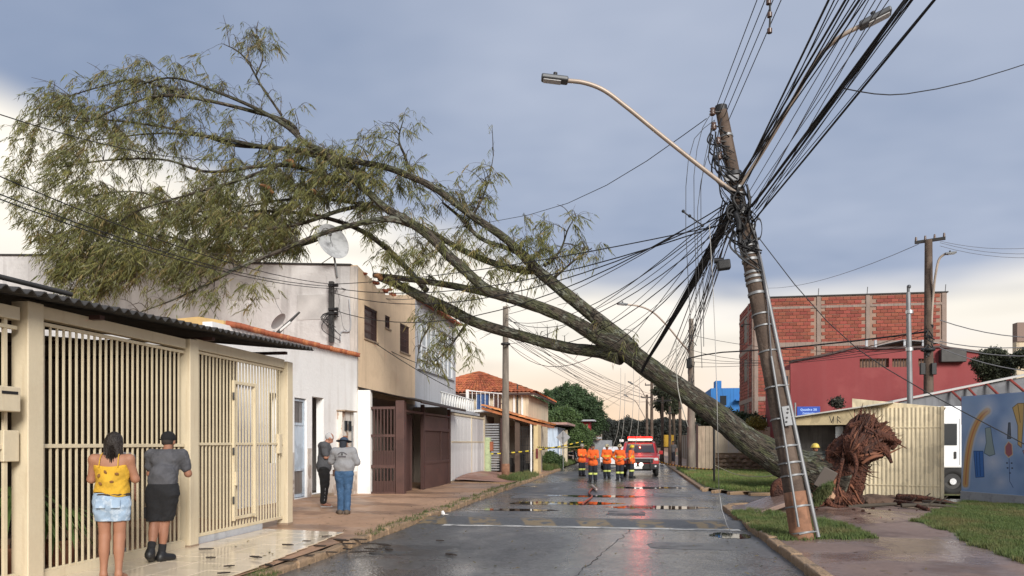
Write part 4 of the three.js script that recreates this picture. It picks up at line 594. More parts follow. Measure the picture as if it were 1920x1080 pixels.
// ---- bare brick block ----
{
  const d = 46.5, X0 = atD(1412, 600, d).x, X1 = atD(1776, 600, d).x, top = 10.35, H = thing('brick_block', 'tall unplastered red brick building with concrete columns and beams', 'building', [(X0 + X1) / 2, .1, d + 2]);
  part(H, 'mortar_wall', [box(X0 + .02, X1 - .02, 0, top, d + .02, d + .3), box(X0 + .02, X0 + .3, 0, top, d + .3, d + 6), box(X1 - .3, X1 - .02, 0, top, d + .3, d + 6), box(X0 + .3, X1 - .3, 0, top - .4, d + 5.7, d + 6)], mat([.30, .20, .15], { size: 2, vary: .2 })); part(H, 'roof', box(X0 + .3, X1 - .3, top - .4, top - .3, d + .3, d + 5.7), mConcrete);
  const cols = [X0 + .18, atD(1535, 600, d).x, atD(1627, 600, d).x, X1 - .18], g = new THREE.BoxGeometry(.385, .17, .04), im = new THREE.InstancedMesh(g, plain([.27, .072, .05], .9), 6000), M = new THREE.Matrix4(), c = new THREE.Color(), base = H.position; let k = 0; const r = rng(71);
  for (let y = .15, row = 0; y < top - .1; y += .205, row++) {
    for (let x = X0 + .25 + (row % 2) * .2; x < X1 - .25; x += .405) { if (cols.some((q, i) => Math.abs(q - x) < .3 && i)) continue; M.makeTranslation(x - base.x, y - base.y + (r() - .5) * .012, -d + .008 * (r() - .5) - base.z); im.setMatrixAt(k, M); const q = .78 + .4 * r() + .12 * n3(x * .6, y * .6, 3); c.setRGB(q, q * (.85 + .3 * r()), q * .95); im.setColorAt(k++, c); }
    for (let e = .35 + (row % 2) * .2; e < 5.8; e += .405) { if (Math.abs(e - .2) < .3 || (e > 2.2 && e < 3.6 && [[8.1, 9.6], [5.6, 7.0], [3, 4.4]].some(([a, b]) => y > a && y < b))) continue; M.makeRotationY(Math.PI / 2); M.setPosition(X0 - base.x + .006 * r(), y - base.y, -(d + e) - base.z); im.setMatrixAt(k, M); const q = .6 + .6 * r(); c.setRGB(q, q, q * .95); im.setColorAt(k++, c); }
  }
  im.count = k; im.name = 'bricks'; im.userData.kind = 'stuff'; im.castShadow = im.receiveShadow = true; H.add(im);
  cols.forEach((x, i) => { part(H, 'column', box(x - .11, x + .11, 0, top - .02, d - .035, d + .01), mConcrete); }); part(H, 'column', box(X0 - .03, X0 + .012, 0, top - .02, d + .04, d + .36), mConcrete); part(H, 'column', box(X0 - .03, X0 + .012, 0, top - .02, d + 1.6, d + 1.9), mConcrete);
  for (const [y, h] of [[9.66, .14], [7.4, .26], [4.2, .26]]) { for (let i = 0; i < 3; i++) part(H, 'beam', box(cols[i] + .115, cols[i + 1] - .115, y, y + h, d - .03, d + .01), mConcrete); part(H, 'beam', box(X0 - .028, X0 + .01, y, y + h, d + .37, d + 5.9), mConcrete); }
  for (const [a, b] of [[8.1, 9.6], [5.6, 7.0], [3, 4.4]]) part(H, 'window', box(X0 - .004, X0 + .03, a, b, d + 2.2, d + 3.6), mBlack); part(H, 'parapet_cap', box(X0 - .05, X1 + .05, top, top + .07, d - .06, d + .32), mDarkSheet);
  for (const u of [1430, 1535, 1627, 1774]) { const x = atD(u, 560, d).x; part(H, 'reinforcing_bar', rod(V(x, top, d + .15), V(x + .04, top + .5, d + .15), .02, 4), mDarkMetal); }
  part(H, 'wall_lamp', [rod(V(X0 - .5, 8.95, d + 1), V(X0, 8.95, d + 1), .025, 5), new THREE.SphereGeometry(.09, 8, 6).translate(X0 - .5, 8.87, -d - 1)], mDarkMetal);
  const e = thing('beige_apartment_block', 'edge of a beige and brown apartment block at the far right', 'building', [30, 0, 60]), q = atD(1906, 605, 60); part(e, 'wall', box(q.x, q.x + 8, 0, q.y - 1.4, 60, 60.6), mCream); part(e, 'upper_storey', box(q.x, q.x + 8, q.y - 1.4, q.y, 59.9, 60.6), mat([.24, .17, .14], { size: 3, vary: .1 })); for (let i = 0; i < 3; i++) part(e, 'window', box(q.x + .35 + i * .5, q.x + .65 + i * .5, q.y - 2.4, q.y - 1.8, 59.96, 60.0), mGlass);
}
// ---- blue building, fences and far right frontages ----
{
  const d = 74, p = (a, b) => { const q = atD(a, b, d); return [q.x, q.y]; }, a = p(1333, 728), b = p(1394, 722), H = thing('blue_building', 'bright blue building with a roof tank beyond the fallen trunk', 'building', [(a[0] + b[0]) / 2, 0, d]);
  part(H, 'wall', box(a[0], b[0], 0, a[1], d, d + 8), mBlueWall); part(H, 'roof_tank', rbox(p(1342, 720)[0], p(1354, 720)[0], a[1], p(1348, 713)[1], d + .5, d + 2, .05), mBlueWall); part(H, 'eave', box(p(1378, 0)[0], p(1396, 0)[0], p(1385, 752)[1], p(1385, 749)[1], d - .8, d), mBlueWall); part(H, 'window', box(p(1350, 0)[0], p(1362, 0)[0], p(1356, 760)[1], p(1356, 742)[1], d - .02, d), mGlass);
  const f = 43.5, q = (u, v) => atD(u, v, f), F = thing('beige_fence', 'beige slatted fence on a low stone wall behind the grass', 'fence', [q(1380, 880).x, .09, f]), x0 = q(1334, 850).x, x1 = q(1470, 850).x, yb = 1.15, sl = triUV(new THREE.BoxGeometry(.11, 1.46, .04)); const ms = mat([.70, .60, .45], { size: 1, vary: .12 });
  for (let x = x0 + .06; x < x1; x += .118) piece(F, 'slat', sl, ms, x, yb + .70, -f + R(-.004, .004)); part(F, 'rail', [box(x0, x1, yb + .2, yb + .28, f + .02, f + .06), box(x0, x1, yb + 1.1, yb + 1.18, f + .02, f + .06)], ms); part(F, 'wall_core', box(x0, x1, .05, yb - .02, f + .06, f + .3), mMortar);
  for (let y = .2, row = 0; y < yb - .05; y += .23, row++) for (let x = x0 + (row % 2) * .2; x < x1; x += R(.3, .48)) { const g = new THREE.DodecahedronGeometry(.17, 0).scale(1.15, .68, .5).rotateZ(R(-.3, .3)).translate(x, y + R(-.02, .02), -f + .02); part(F, 'stone', g, mStone[Math.floor(rnd() * 3)]); }
  for (let i = 0; i < 12; i++) part(F, 'spike', rod(V(x0 + 2.2 + i * .2, yb + 1.36, f + .04), V(x0 + 2.2 + i * .2, yb + 1.9, f + .04), .018, 4), mWhite);
  const G = thing('beige_gate', 'weathered beige board gate beside the tall concrete pole', 'gate', [q(1322, 880).x, .09, 42.6]), g0 = atD(1309, 850, 42.6).x, g1 = atD(1337, 850, 42.6).x; for (let i = 0; i < 4; i++) part(G, 'board', rbox(lerp(g0, g1, i / 4) + .006, lerp(g0, g1, (i + 1) / 4) - .006, .12, 2.62, 42.6, 42.64, .005), mat([.50, .40, .29], { size: 1.2, vary: .15, streak: .5, streakCol: [.3, .22, .16], seed: 20 + i })); part(G, 'post', rbox(g1, g1 + .12, .1, 2.75, 42.56, 42.72, .01), mBeige); part(G, 'post', rbox(g0 - .1, g0 - .01, .1, 2.7, 42.56, 42.72, .01), mBrownDark);
  const wallF = (name, label, x, d0, d1, h, m, cat = 'wall') => { const t = thing(name, label, cat, [x, .1, (d0 + d1) / 2]); part(t, 'wall', box(x, x + .2, 0, h, d0, d1), m); part(t, 'coping', box(x - .03, x + .23, h, h + .06, d0, d1), mMortar); for (let e = d0; e <= d1; e += 3) part(t, 'pier', box(x - .05, x, 0, h - .02, e, e + .25), mMortar); return t; };
  wallF('yellow_wall', 'mustard yellow wall end beside the tall concrete pole', 5.3, 46.4, 50, 2.7, mat([.52, .30, .06], { size: 2, vary: .15 })); wallF('brown_board_wall', 'brown boarded frontage beyond the yellow wall', 5.2, 50.2, 58, 2.6, mat([.10, .065, .045], { size: 2, vary: .3, streak: .6 })); wallF('grey_wall', 'grey wall far down the right pavement', 5.0, 58.2, 90, 2.4, mat([.24, .21, .18], { size: 3, vary: .25 }));
  const y = thing('yellow_sign', 'yellow sign board on a post far down the right pavement', 'sign', [4.6, .1, 54]), c = atD(1254, 826, 54); part(y, 'board', rbox(c.x - .35, c.x + .35, c.y - .45, c.y + .4, 54, 54.04, .01), plain([.62, .36, .03], .6)); part(y, 'post', rod(V(c.x, .1, 54.05), V(c.x, c.y, 54.05), .04, 6), mDarkMetal);
}
// =====================================================================  STANDING TREES AND SHRUBS
const leafMat = new THREE.MeshPhysicalMaterial({ roughness: .7, transmission: .28, thickness: 0 });
const clumpGeo = (n, s, w, seed) => { const r = rng(seed), pos = []; for (let i = 0; i < n; i++) { const c = new THREE.Vector3(r() - .5, r() - .5, r() - .5).multiplyScalar(s * 2.2), a = new THREE.Vector3(r() - .5, r() * .6 - .5, r() - .5).normalize().multiplyScalar(s), b = new THREE.Vector3(r() - .5, r() - .5, r() - .5).cross(a).normalize().multiplyScalar(s * w); const p = [c.clone(), c.clone().addScaledVector(a, .5).add(b), c.clone().add(a), c.clone().addScaledVector(a, .5).sub(b)]; for (const k of [0, 1, 2, 0, 2, 3]) pos.push(p[k].x, p[k].y, p[k].z); } const g = new THREE.BufferGeometry(); g.setAttribute('position', new THREE.Float32BufferAttribute(pos, 3)); g.computeVertexNormals(); return g; };
const clumps = [clumpGeo(16, .13, .36, 1), clumpGeo(14, .08, .34, 2)];
const mTrunkFar = mat([.09, .065, .045], { size: 1, vary: .3 });
function leafTree(name, label, base, lobes, n, col, opt = {}) {     // lobes: x, y, d, r in metres from the base
  const t = thing(name, label, opt.cat || 'tree', base, opt.group), B = V(...base), r = rng(opt.seed || 3);
  if (!opt.shrub) { part(t, 'trunk', tube([B.clone(), B.clone().add(V(.1, lobes[0][1] * .5, 0)), B.clone().add(V(lobes[0][0], lobes[0][1], lobes[0][2]))], [.22, .16, .1].map((q) => q * (opt.tr || 1)), 9, { bump: .1 }), mTrunkFar); for (const l of lobes.slice(1)) part(t, 'limb', tube([B.clone().add(V(.1, lobes[0][1] * .55, 0)), B.clone().add(V(l[0] * .5, l[1] * .8, l[2] * .5)), B.clone().add(V(l[0], l[1], l[2]))], [.1, .03].map((q) => q * (opt.tr || 1)), 6), mTrunkFar); }
  const im = new THREE.InstancedMesh(clumps[opt.small ? 1 : 0], leafMat, n), M = new THREE.Matrix4(), q = new THREE.Quaternion(), e = new THREE.Euler(), c = new THREE.Color();
  const tot = lobes.reduce((s, l) => s + l[3] ** 2, 0); let k = 0;
  for (const l of lobes) { const m = Math.round(n * l[3] ** 2 / tot); for (let i = 0; i < m && k < n; i++) { const a = r() * 6.283, z = r() * 2 - 1, s = Math.sqrt(1 - z * z); let rad = l[3] * (.55 + .5 * Math.pow(r(), .6)); const dx = s * Math.cos(a), dz = s * Math.sin(a); rad *= 1 + .55 * n3(dx * 2.6 + l[0], z * 2.6 + l[1], dz * 2.6 + 5) + .3 * n3(dx * 6 + l[0], z * 6, dz * 6); if (n3(dx * 3.3 + l[0] * 3, z * 3.3, dz * 3.3 + l[1]) < -.10) continue; e.set(r() * 6, r() * 6, r() * 6); q.setFromEuler(e); const sc = .7 + .6 * r(); M.compose(new THREE.Vector3(l[0] + dx * rad, l[1] + z * rad * (opt.flat || .85), -l[2] + dz * rad), q, new THREE.Vector3(sc, sc, sc)); im.setMatrixAt(k, M); const v = .7 + .6 * r(); c.setRGB(col[0] * v, col[1] * v, col[2] * v); im.setColorAt(k++, c); } }
  im.count = k; im.name = opt.shrub ? 'foliage' : 'crown'; im.userData.kind = 'stuff'; im.castShadow = im.receiveShadow = true; t.add(im); return t;
}
{
  const b = ground(1078, 868, .1); leafTree('dark_tree', 'large dark green tree at the left kerb down the street', [b.x - 1.2, .1, 64], [[-.3, 4.1, 0, 1.9], [1.3, 4.3, .4, 1.6], [-1.9, 4.2, .6, 1.5], [.4, 5.3, .2, 1.4], [-.9, 5.2, .8, 1.2], [2.2, 3.4, .4, 1.2], [1.6, 2.6, .2, .9]], 17000, [.05, .095, .03], { seed: 3 });
  leafTree('light_tree', 'lighter green bushy tree beside the small blue house', [-5.9, .1, 56.5], [[-.2, 2.6, 0, 1.4], [1.1, 2.2, .2, 1.1], [-1.2, 2.9, .3, 1.2], [.6, 3.3, .5, 1.0], [1.9, 1.9, .2, .8]], 12000, [.085, .145, .038], { seed: 5 });
  leafTree('roadside_shrub', 'low green shrubs below the grey road sign', [-5.3, .05, 46.5], [[0, .5, 0, .55], [.3, .45, 1, .5], [-.3, .5, 1.8, .6], [0, .35, 2.8, .5]], 2200, [.06, .11, .025], { shrub: true, cat: 'shrub', small: true, seed: 6 });
  const c = atD(1405, 790, 40); leafTree('fence_shrub', 'dark shrub above the beige slatted fence', [c.x, .1, 45], [[-1.0, 2.9, 0, .75], [.1, 2.6, .2, .8], [1.1, 2.4, 0, .8], [-1.7, 3.2, .2, .5]], 5000, [.035, .06, .02], { shrub: true, cat: 'shrub', seed: 7 }); const y = atD(1415, 795, 42.4);
  leafTree('yellow_shrub', 'small yellow-green shrub by the slatted fence', [y.x, .1, 42.5], [[0, 2.7, 0, .34], [.35, 2.6, .1, .3], [-.3, 2.5, 0, .26]], 700, [.24, .20, .03], { shrub: true, cat: 'shrub', small: true, seed: 8 }); const s = atD(1862, 690, 34);
  leafTree('shed_shrub', 'dark green shrub above the grey shed roof', [s.x, .1, 34], [[0, 5.05, 0, .5], [.5, 4.8, .2, .4], [-.4, 4.85, 0, .36], [.1, 4.5, 0, .5]], 2600, [.05, .06, .026], { shrub: true, small: true, cat: 'shrub', seed: 9 }); const u = atD(1898, 680, 33); leafTree('shed_shrub', 'second small dark shrub at the far right above the grey shed', [u.x, .1, 33], [[.5, 5.0, 0, .4]], 700, [.04, .05, .022], { shrub: true, small: true, cat: 'shrub', seed: 10 });
  const p = atD(1577, 760, 27); leafTree('roof_shrub', 'small dark shrub behind the kiosk awning', [p.x, .1, 27.5], [[0, 3.0, 0, .15]], 140, [.04, .035, .02], { shrub: true, cat: 'shrub', small: true, seed: 12 });
  const tr = [[1240, 700, 60, .14], [1262, 720, 66, .1]]; for (const [px, py, d] of tr) { const q = atD(px, py + 60, d); leafTree('street_tree', px < 1250 ? 'thin straggly street tree among the far right poles' : 'second thin street tree nearer the blue wall', [q.x, .1, d], [[0, 4.6, 0, .55], [.3, 5.4, 0, .45], [-.3, 5.7, 0, .35]], 420, [.05, .06, .025], { tr: .7, seed: px }); }
  // far wood across the end of the street
  const n = 42000, im = new THREE.InstancedMesh(clumpGeo(10, .42, .42, 4), leafMat, n), M = new THREE.Matrix4(), q = new THREE.Quaternion(), e = new THREE.Euler(), col = new THREE.Color(), r = rng(44);
  for (let i = 0; i < n; i++) { const x = lerp(-70, 110, r()), hgt = 9.3 + 1.5 * n3(x * .07, 1, 1) + 1.1 * n3(x * .25, 2, 2) + 1.6 * Math.max(0, n3(x * .6, 4, 2)), d = 262 + 14 * r(); e.set(r() * 6, r() * 6, r() * 6); q.setFromEuler(e); const s = .7 + .8 * r(); M.compose(new THREE.Vector3(x, hgt * Math.pow(r(), .62), -d), q, new THREE.Vector3(s, s, s)); im.setMatrixAt(i, M); const v = .7 + .6 * r(); col.setRGB(.036 * v, .041 * v, .034 * v); im.setColorAt(i, col); }
  im.name = 'distant_wood'; tag(im, 'dark distant wood closing the end of the street', 'wood', null, 'stuff'); im.castShadow = im.receiveShadow = true; scene.add(im);
  structure('hill', sheet(-160, 220, 270, 420, 40, 4, (x, d) => .2 + 7.5 * sstep(268, 285, d) + 1.2 * n3(x * .05, d * .02, 3)), plain([.03, .035, .022], 1));
}
// =====================================================================  THE FALLEN TREE
function surfaceNet(f, lo, hi, cell) {                               // mesh of f < 0 on a grid
  const nx = Math.ceil((hi[0] - lo[0]) / cell) + 1, ny = Math.ceil((hi[1] - lo[1]) / cell) + 1, nz = Math.ceil((hi[2] - lo[2]) / cell) + 1, F = new Float32Array(nx * ny * nz), I = (i, j, k) => (k * ny + j) * nx + i;
  for (let k = 0; k < nz; k++) for (let j = 0; j < ny; j++) for (let i = 0; i < nx; i++) F[I(i, j, k)] = f(lo[0] + i * cell, lo[1] + j * cell, lo[2] + k * cell);
  const vid = new Int32Array(nx * ny * nz).fill(-1), pos = [], idx = [];
  for (let k = 0; k < nz - 1; k++) for (let j = 0; j < ny - 1; j++) for (let i = 0; i < nx - 1; i++) {
    let m = 0; for (let c = 0; c < 8; c++) if (F[I(i + (c & 1), j + (c >> 1 & 1), k + (c >> 2))] < 0) m |= 1 << c; if (m === 0 || m === 255) continue;
    let x = 0, y = 0, z = 0, n = 0;
    for (let a = 0; a < 8; a++) for (let b = 0; b < 3; b++) { if (a >> b & 1) continue; const c = a | 1 << b; if ((m >> a & 1) === (m >> c & 1)) continue; const fa = F[I(i + (a & 1), j + (a >> 1 & 1), k + (a >> 2))], fc = F[I(i + (c & 1), j + (c >> 1 & 1), k + (c >> 2))], t = fa / (fa - fc); x += (a & 1) + (b === 0 ? t : 0); y += (a >> 1 & 1) + (b === 1 ? t : 0); z += (a >> 2) + (b === 2 ? t : 0); n++; }
    vid[I(i, j, k)] = pos.length / 3; pos.push(lo[0] + (i + x / n) * cell, lo[1] + (j + y / n) * cell, lo[2] + (k + z / n) * cell);
  }
  const quad = (a, b, c, d, s) => { if (a < 0 || b < 0 || c < 0 || d < 0) return; s ? idx.push(a, b, c, a, c, d) : idx.push(a, c, b, a, d, c); };
  for (let k = 1; k < nz - 1; k++) for (let j = 1; j < ny - 1; j++) for (let i = 1; i < nx - 1; i++) {
    const s = F[I(i, j, k)] < 0;
    if (s !== F[I(i + 1, j, k)] < 0) quad(vid[I(i, j - 1, k - 1)], vid[I(i, j, k - 1)], vid[I(i, j, k)], vid[I(i, j - 1, k)], s);
    if (s !== F[I(i, j + 1, k)] < 0) quad(vid[I(i - 1, j, k - 1)], vid[I(i - 1, j, k)], vid[I(i, j, k)], vid[I(i, j, k - 1)], s);
    if (s !== F[I(i, j, k + 1)] < 0) quad(vid[I(i - 1, j - 1, k)], vid[I(i, j - 1, k)], vid[I(i, j, k)], vid[I(i - 1, j, k)], s);
  }
  const g = new THREE.BufferGeometry(); g.setAttribute('position', new THREE.Float32BufferAttribute(pos, 3)); g.setIndex(idx); g.computeVertexNormals(); return g;
}
const mBark = new THREE.MeshStandardMaterial({ roughness: .95 }); mBark.userData.tri = false;
mBark.map = dataTex(512, 1024, (u, v) => {                           // grey-brown bark with fissures, green moss and pale lichen
  const a = fbm(u, v, 14, 20, 5, 5), f = sstep(.52, .34, fbm(u, v, 50, 44, 4, 9)), ms = sstep(.45, .6, fbm(u, v, 6, 12, 5, 21)), li = sstep(.60, .67, fbm(u, v, 12, 24, 5, 33)); let c = [.072 + .055 * (a - .5), .058 + .04 * (a - .5), .042 + .03 * (a - .5)];
  c = c.map((x, i) => lerp(x, [.088, .10, .043][i], ms * .6)); c = c.map((x, i) => lerp(x, [.20, .21, .165][i], li * .6)); c = c.map((x) => x * (1 - .75 * f)); return c;
}, true, 2.2, 4.4); mBark.bumpMap = dataTex(512, 512, (u, v) => { const h = .6 * fbm(u, v, 30, 26, 4, 9) + .4 * fbm(u, v, 12, 12, 4, 5); return [h, h, h]; }, false, 1.6, 3.2); mBark.bumpScale = .09;
const mTwig = mat([.06, .048, .035], { size: 1, vary: .3, tri: false }), mClayRoot = mat([.14, .052, .031], { size: 1.1, res: 512, vary: .45, rough: 1, stain: .75, stainCol: [.04, .022, .018], bump: .09, bumpSize: .5, bumpF: 16 }), mWood = mat([.34, .175, .08], { size: .4, vary: .4, rough: .95 });
const tree = thing('fallen_tree', 'huge uprooted tree fallen across the street onto the house roofs', 'tree', [5.2, .1, 19]);
{
  const nodes = [];                                                  // places where twigs can start
  // limbs traced from the root end outwards: photograph x, y, thickness; depth from the camera at both ends
  const limb = (name, l, z0, z1, opt = {}) => {
    const n = l.length, pts = l.map(([x, y], i) => at(x, y, lerp(z0, z1, i / (n - 1)))), rad = l.map(([, , w], i) => (w < 30 ? .86 : 1) * w / 2 * lerp(z0, z1, i / (n - 1)) / FOCAL);
    const c = new THREE.CatmullRomCurve3(pts, false, 'centripetal'), m = n * 4; for (let i = opt.skip || 0; i <= m; i++) { const p = c.getPoint(i / m); nodes.push({ p, r: lerp(rad[0], rad[n - 1], i / m), d: c.getTangent(i / m), k: 0 }); }
    return part(tree, name, tube(pts, rad, opt.sides || 12, { seg: n * (opt.fine || 8), bump: opt.bump ?? .07 }), mBark);
  };
  limb('trunk', [[1590, 910, 130], [1548, 897, 108], [1500, 879, 74], [1417, 836, 50], [1360, 792, 45], [1300, 746, 41], [1228, 698, 39], [1170, 655, 40], [1124, 634, 32]], 18.7, 20.4, { sides: 28, fine: 16, bump: .09, skip: 30 });
  limb('limb', [[1185, 655, 30], [1166, 637, 30], [1087, 572, 27], [1031, 526, 25], [1004, 503, 23], [953, 452, 18], [886, 405, 16], [817, 354, 15], [770, 331, 14], [724, 314, 14], [641, 298, 12], [585, 284, 11], [493, 275, 9], [400, 257, 7], [300, 250, 4], [180, 262, 2]], 20.0, 24.5, { sides: 14 });
  limb('limb', [[1180, 658, 38], [1124, 632, 32], [1059, 595, 27], [985, 567, 25], [916, 544, 23], [870, 505, 22], [846, 484, 22], [800, 438, 20], [760, 412, 19], [724, 391, 17], [687, 358, 15], [650, 326, 14], [604, 284, 14], [576, 270, 12], [539, 238, 10], [483, 205, 8], [400, 170, 6], [320, 146, 4], [230, 170, 2]], 20.2, 24.0, { sides: 14 });
  limb('limb', [[1165, 668, 34], [1124, 660, 28], [1059, 651, 25], [985, 632, 23], [893, 605, 23], [837, 577, 24], [790, 556, 22], [750, 536, 19], [712, 521, 14]], 20.2, 23.9, { sides: 14 });
  limb('limb', [[985, 568, 20], [950, 559, 17], [870, 540, 15], [800, 528, 13], [745, 521, 12], [701, 516, 11]], 21.6, 23.4);
  limb('limb', [[1010, 508, 16], [985, 507, 16], [939, 498, 15], [869, 470, 13], [809, 436, 11], [740, 400, 9], [660, 380, 7], [560, 372, 5], [440, 390, 3]], 21.4, 24.8);
  limb('limb', [[990, 490, 10], [962, 470, 10], [902, 447, 9], [860, 405, 7], [830, 380, 5]], 21.4, 22.4);
  limb('limb', [[780, 424, 16], [733, 411, 15], [678, 418, 12], [608, 437, 10], [516, 474, 9], [446, 502, 8], [390, 532, 6], [330, 560, 4], [262, 586, 2]], 22.0, 21.2);
  limb('limb', [[800, 545, 14], [770, 511, 13], [724, 465, 12], [668, 428, 10], [590, 404, 8], [500, 396, 6], [400, 400, 4], [300, 380, 2]], 23.6, 25.5);
  limb('limb', [[660, 338, 11], [622, 332, 10], [545, 311, 9], [493, 311, 8], [389, 322, 6], [311, 300, 5], [207, 300, 4], [104, 315, 2]], 23.2, 23.2);
  limb('limb', [[690, 330, 10], [640, 306, 10], [519, 278, 9], [441, 272, 8], [363, 249, 6], [233, 228, 4], [78, 218, 2]], 23.4, 24.4);
  limb('limb', [[560, 252, 9], [545, 232, 9], [467, 207, 8], [363, 184, 7], [301, 180, 6], [233, 197, 4], [156, 228, 3], [70, 200, 1.5]], 23.6, 23.6);
  limb('limb', [[528, 216, 6], [510, 190, 5], [493, 166, 5], [474, 132, 4], [467, 119, 3.5], [446, 96, 3], [418, 82, 1.5]], 23.7, 23.4, { sides: 7, fine: 4 });
  limb('limb', [[480, 142, 3.5], [492, 110, 3], [486, 80, 2], [478, 50, 1.2]], 23.5, 23.2, { sides: 7, fine: 4 });
  limb('limb', [[700, 382, 10], [640, 394, 9], [560, 420, 8], [467, 428, 6], [363, 400, 5], [259, 360, 3], [150, 370, 2]], 23.4, 22.6);
  limb('limb', [[640, 430, 9], [560, 460, 8], [430, 470, 6], [300, 440, 5], [200, 420, 3], [100, 440, 2]], 24.5, 24.6);
  limb('limb', [[520, 312, 8], [440, 340, 7], [350, 366, 5], [250, 400, 4], [160, 470, 2.5]], 23, 21.6);
  limb('limb', [[500, 396, 6], [420, 440, 5], [330, 470, 4], [230, 500, 3], [150, 530, 2]], 24, 21.8);
  limb('limb', [[363, 184, 5], [330, 172, 5], [250, 150, 4], [180, 165, 3], [100, 190, 2]], 23.6, 24.4, { sides: 8 });
  limb('limb', [[770, 331, 8], [760, 295, 6], [748, 262, 4], [756, 225, 2]], 22.6, 22.2, { sides: 7 });
  limb('limb', [[886, 405, 6], [905, 370, 4], [918, 330, 2.5], [925, 292, 1.5]], 22, 21.7, { sides: 7 });
  limb('limb', [[1020, 500, 8], [1050, 470, 5], [1065, 430, 3], [1080, 405, 1.5]], 21.2, 20.8, { sides: 7 });
  limb('limb', [[1040, 520, 6], [1075, 490, 4], [1110, 465, 2]], 21.1, 20.6, { sides: 7 });
  limb('limb', [[880, 598, 8], [862, 625, 5], [835, 660, 3], [800, 690, 2]], 22, 21.6, { sides: 7 });
  limb('limb', [[820, 570, 7], [812, 600, 5], [790, 640, 3], [780, 690, 1.5]], 22.6, 22, { sides: 7 });
  // torn wood where limbs snapped
  for (const [x, y, x2, y2, z, w] of [[488, 346, 512, 362, 22.9, 8], [536, 300, 552, 312, 23, 9], [702, 516, 716, 524, 23.1, 9], [580, 356, 592, 364, 23, 6]]) part(tree, 'torn_wood', tube([at(x, y, z), at((x + x2) / 2 + 2, (y + y2) / 2 - 3, z - .06), at(x2, y2, z - .05)], [w * .2, w * .5, w * .35].map((q) => q * z / FOCAL), 6, { bump: .3 }), mWood);

  // foliage: clusters grown outwards from the limbs, each at the end of a twig
  const r = rng(2024), G = () => (r() + r() + r()) / 1.5 - 1, twigs = [], ends = [], add = (cx, cy, rx, ry, n, z0, z1) => { for (let i = 0; i < n; i++) { let a, b; do { a = r() * 2 - 1; b = r() * 2 - 1; } while (a * a + b * b > 1); const z = lerp(z0, z1, r()), X = cx + a * rx, Y = cy + b * ry; if (r() < .1 || Math.hypot(X - 622, Y - 440) < 62) continue; ends.push(at(X, Y, z)); } };
  add(200, 190, 165, 62, 74, 22.5, 26); add(330, 142, 110, 42, 40, 23, 25); add(110, 245, 88, 80, 62, 22, 25.5); add(260, 310, 200, 95, 165, 21.5, 26.5); add(165, 425, 108, 85, 165, 20.8, 25); add(330, 430, 180, 80, 270, 21, 27.5); add(490, 380, 120, 80, 125, 21.8, 26.5); add(180, 500, 92, 46, 120, 20.6, 22); add(300, 495, 110, 32, 80, 20.8, 22); add(560, 305, 90, 52, 52, 22, 24.5); add(640, 360, 80, 58, 62, 22, 24.5); add(570, 450, 75, 36, 46, 22.6, 25.5);
  add(480, 400, 150, 80, 130, 23, 27.5); add(545, 440, 85, 42, 75, 23.5, 27.5); add(820, 490, 120, 60, 26, 21.2, 22.8); add(740, 380, 70, 50, 22, 22, 24); add(960, 520, 60, 40, 10, 20.8, 21.6); add(680, 300, 70, 36, 16, 22.2, 23.6); add(400, 470, 120, 24, 60, 22.6, 26); add(250, 450, 190, 60, 130, 23, 27.5); add(570, 350, 80, 70, 60, 22.5, 26); add(620, 320, 90, 50, 30, 22.4, 24.5); add(330, 230, 200, 70, 60, 22.5, 25.5); add(60, 330, 50, 110, 40, 22, 24.5); add(1000, 480, 70, 40, 10, 20.6, 21.4); add(840, 400, 60, 60, 10, 21.4, 22.6);
  add(470, 84, 58, 50, 17, 23, 24); add(560, 205, 14, 14, 4, 23, 23.5); add(752, 262, 72, 62, 20, 21.8, 23); add(720, 330, 62, 40, 24, 22, 23.6); add(862, 380, 55, 55, 16, 21.6, 22.8); add(915, 340, 26, 52, 9, 21.4, 22.2); add(1062, 455, 70, 54, 22, 20.4, 21.6); add(1010, 440, 60, 40, 10, 20.8, 21.6); add(880, 480, 60, 60, 12, 21.2, 22.6); add(770, 470, 60, 40, 18, 22, 23.4); add(360, 556, 70, 28, 14, 20.8, 21.6); add(450, 548, 55, 34, 11, 20.9, 21.8); add(700, 440, 50, 40, 18, 22.4, 24); add(815, 650, 36, 52, 15, 21.2, 22.4); add(868, 640, 40, 44, 9, 21.4, 22.2); add(800, 580, 36, 26, 10, 22, 22.8); add(880, 540, 80, 40, 8, 21, 22); add(170, 548, 30, 16, 10, 20.6, 21.6);
  ends.sort((a, b) => { const f = (p) => Math.min(...nodes.filter((q, i) => i % 3 === 0).map((q) => q.p.distanceToSquared(p))); return (a.f ??= f(a)) - (b.f ??= f(b)); });
  const leaves = [], nL = nodes.length;
  for (const e of ends) {
    let best = null, bd = 1e9; for (const q of nodes) { const dx = e.x - q.p.x, dy = e.y - q.p.y, dz = e.z - q.p.z; const dd = dx * dx + dy * dy + dz * dz + (dx > 0 && q.p.x < -8 ? .5 : 0) + q.k * .05; if (dd < bd) { bd = dd; best = q; } }
    const L = best.p.distanceTo(e), mid = best.p.clone().lerp(e, .5), j = .14 * L; mid.x += G() * j; mid.z += G() * j; mid.y += .10 * L + G() * j * .5; const q1 = best.p.clone().lerp(mid, .5); q1.x += G() * j * .5; q1.y += .04 * L; const q3 = mid.clone().lerp(e, .55); q3.y += .06 * L; q3.x += G() * j * .5;
    const rr = clamp(best.r * .55, .006, .012 + .008 * L), pts = [best.p, q1, mid, q3, e]; twigs.push(tube(pts, [rr, rr * .75, .005], 4, { seg: 6, cap: false })); const c = new THREE.CatmullRomCurve3(pts);
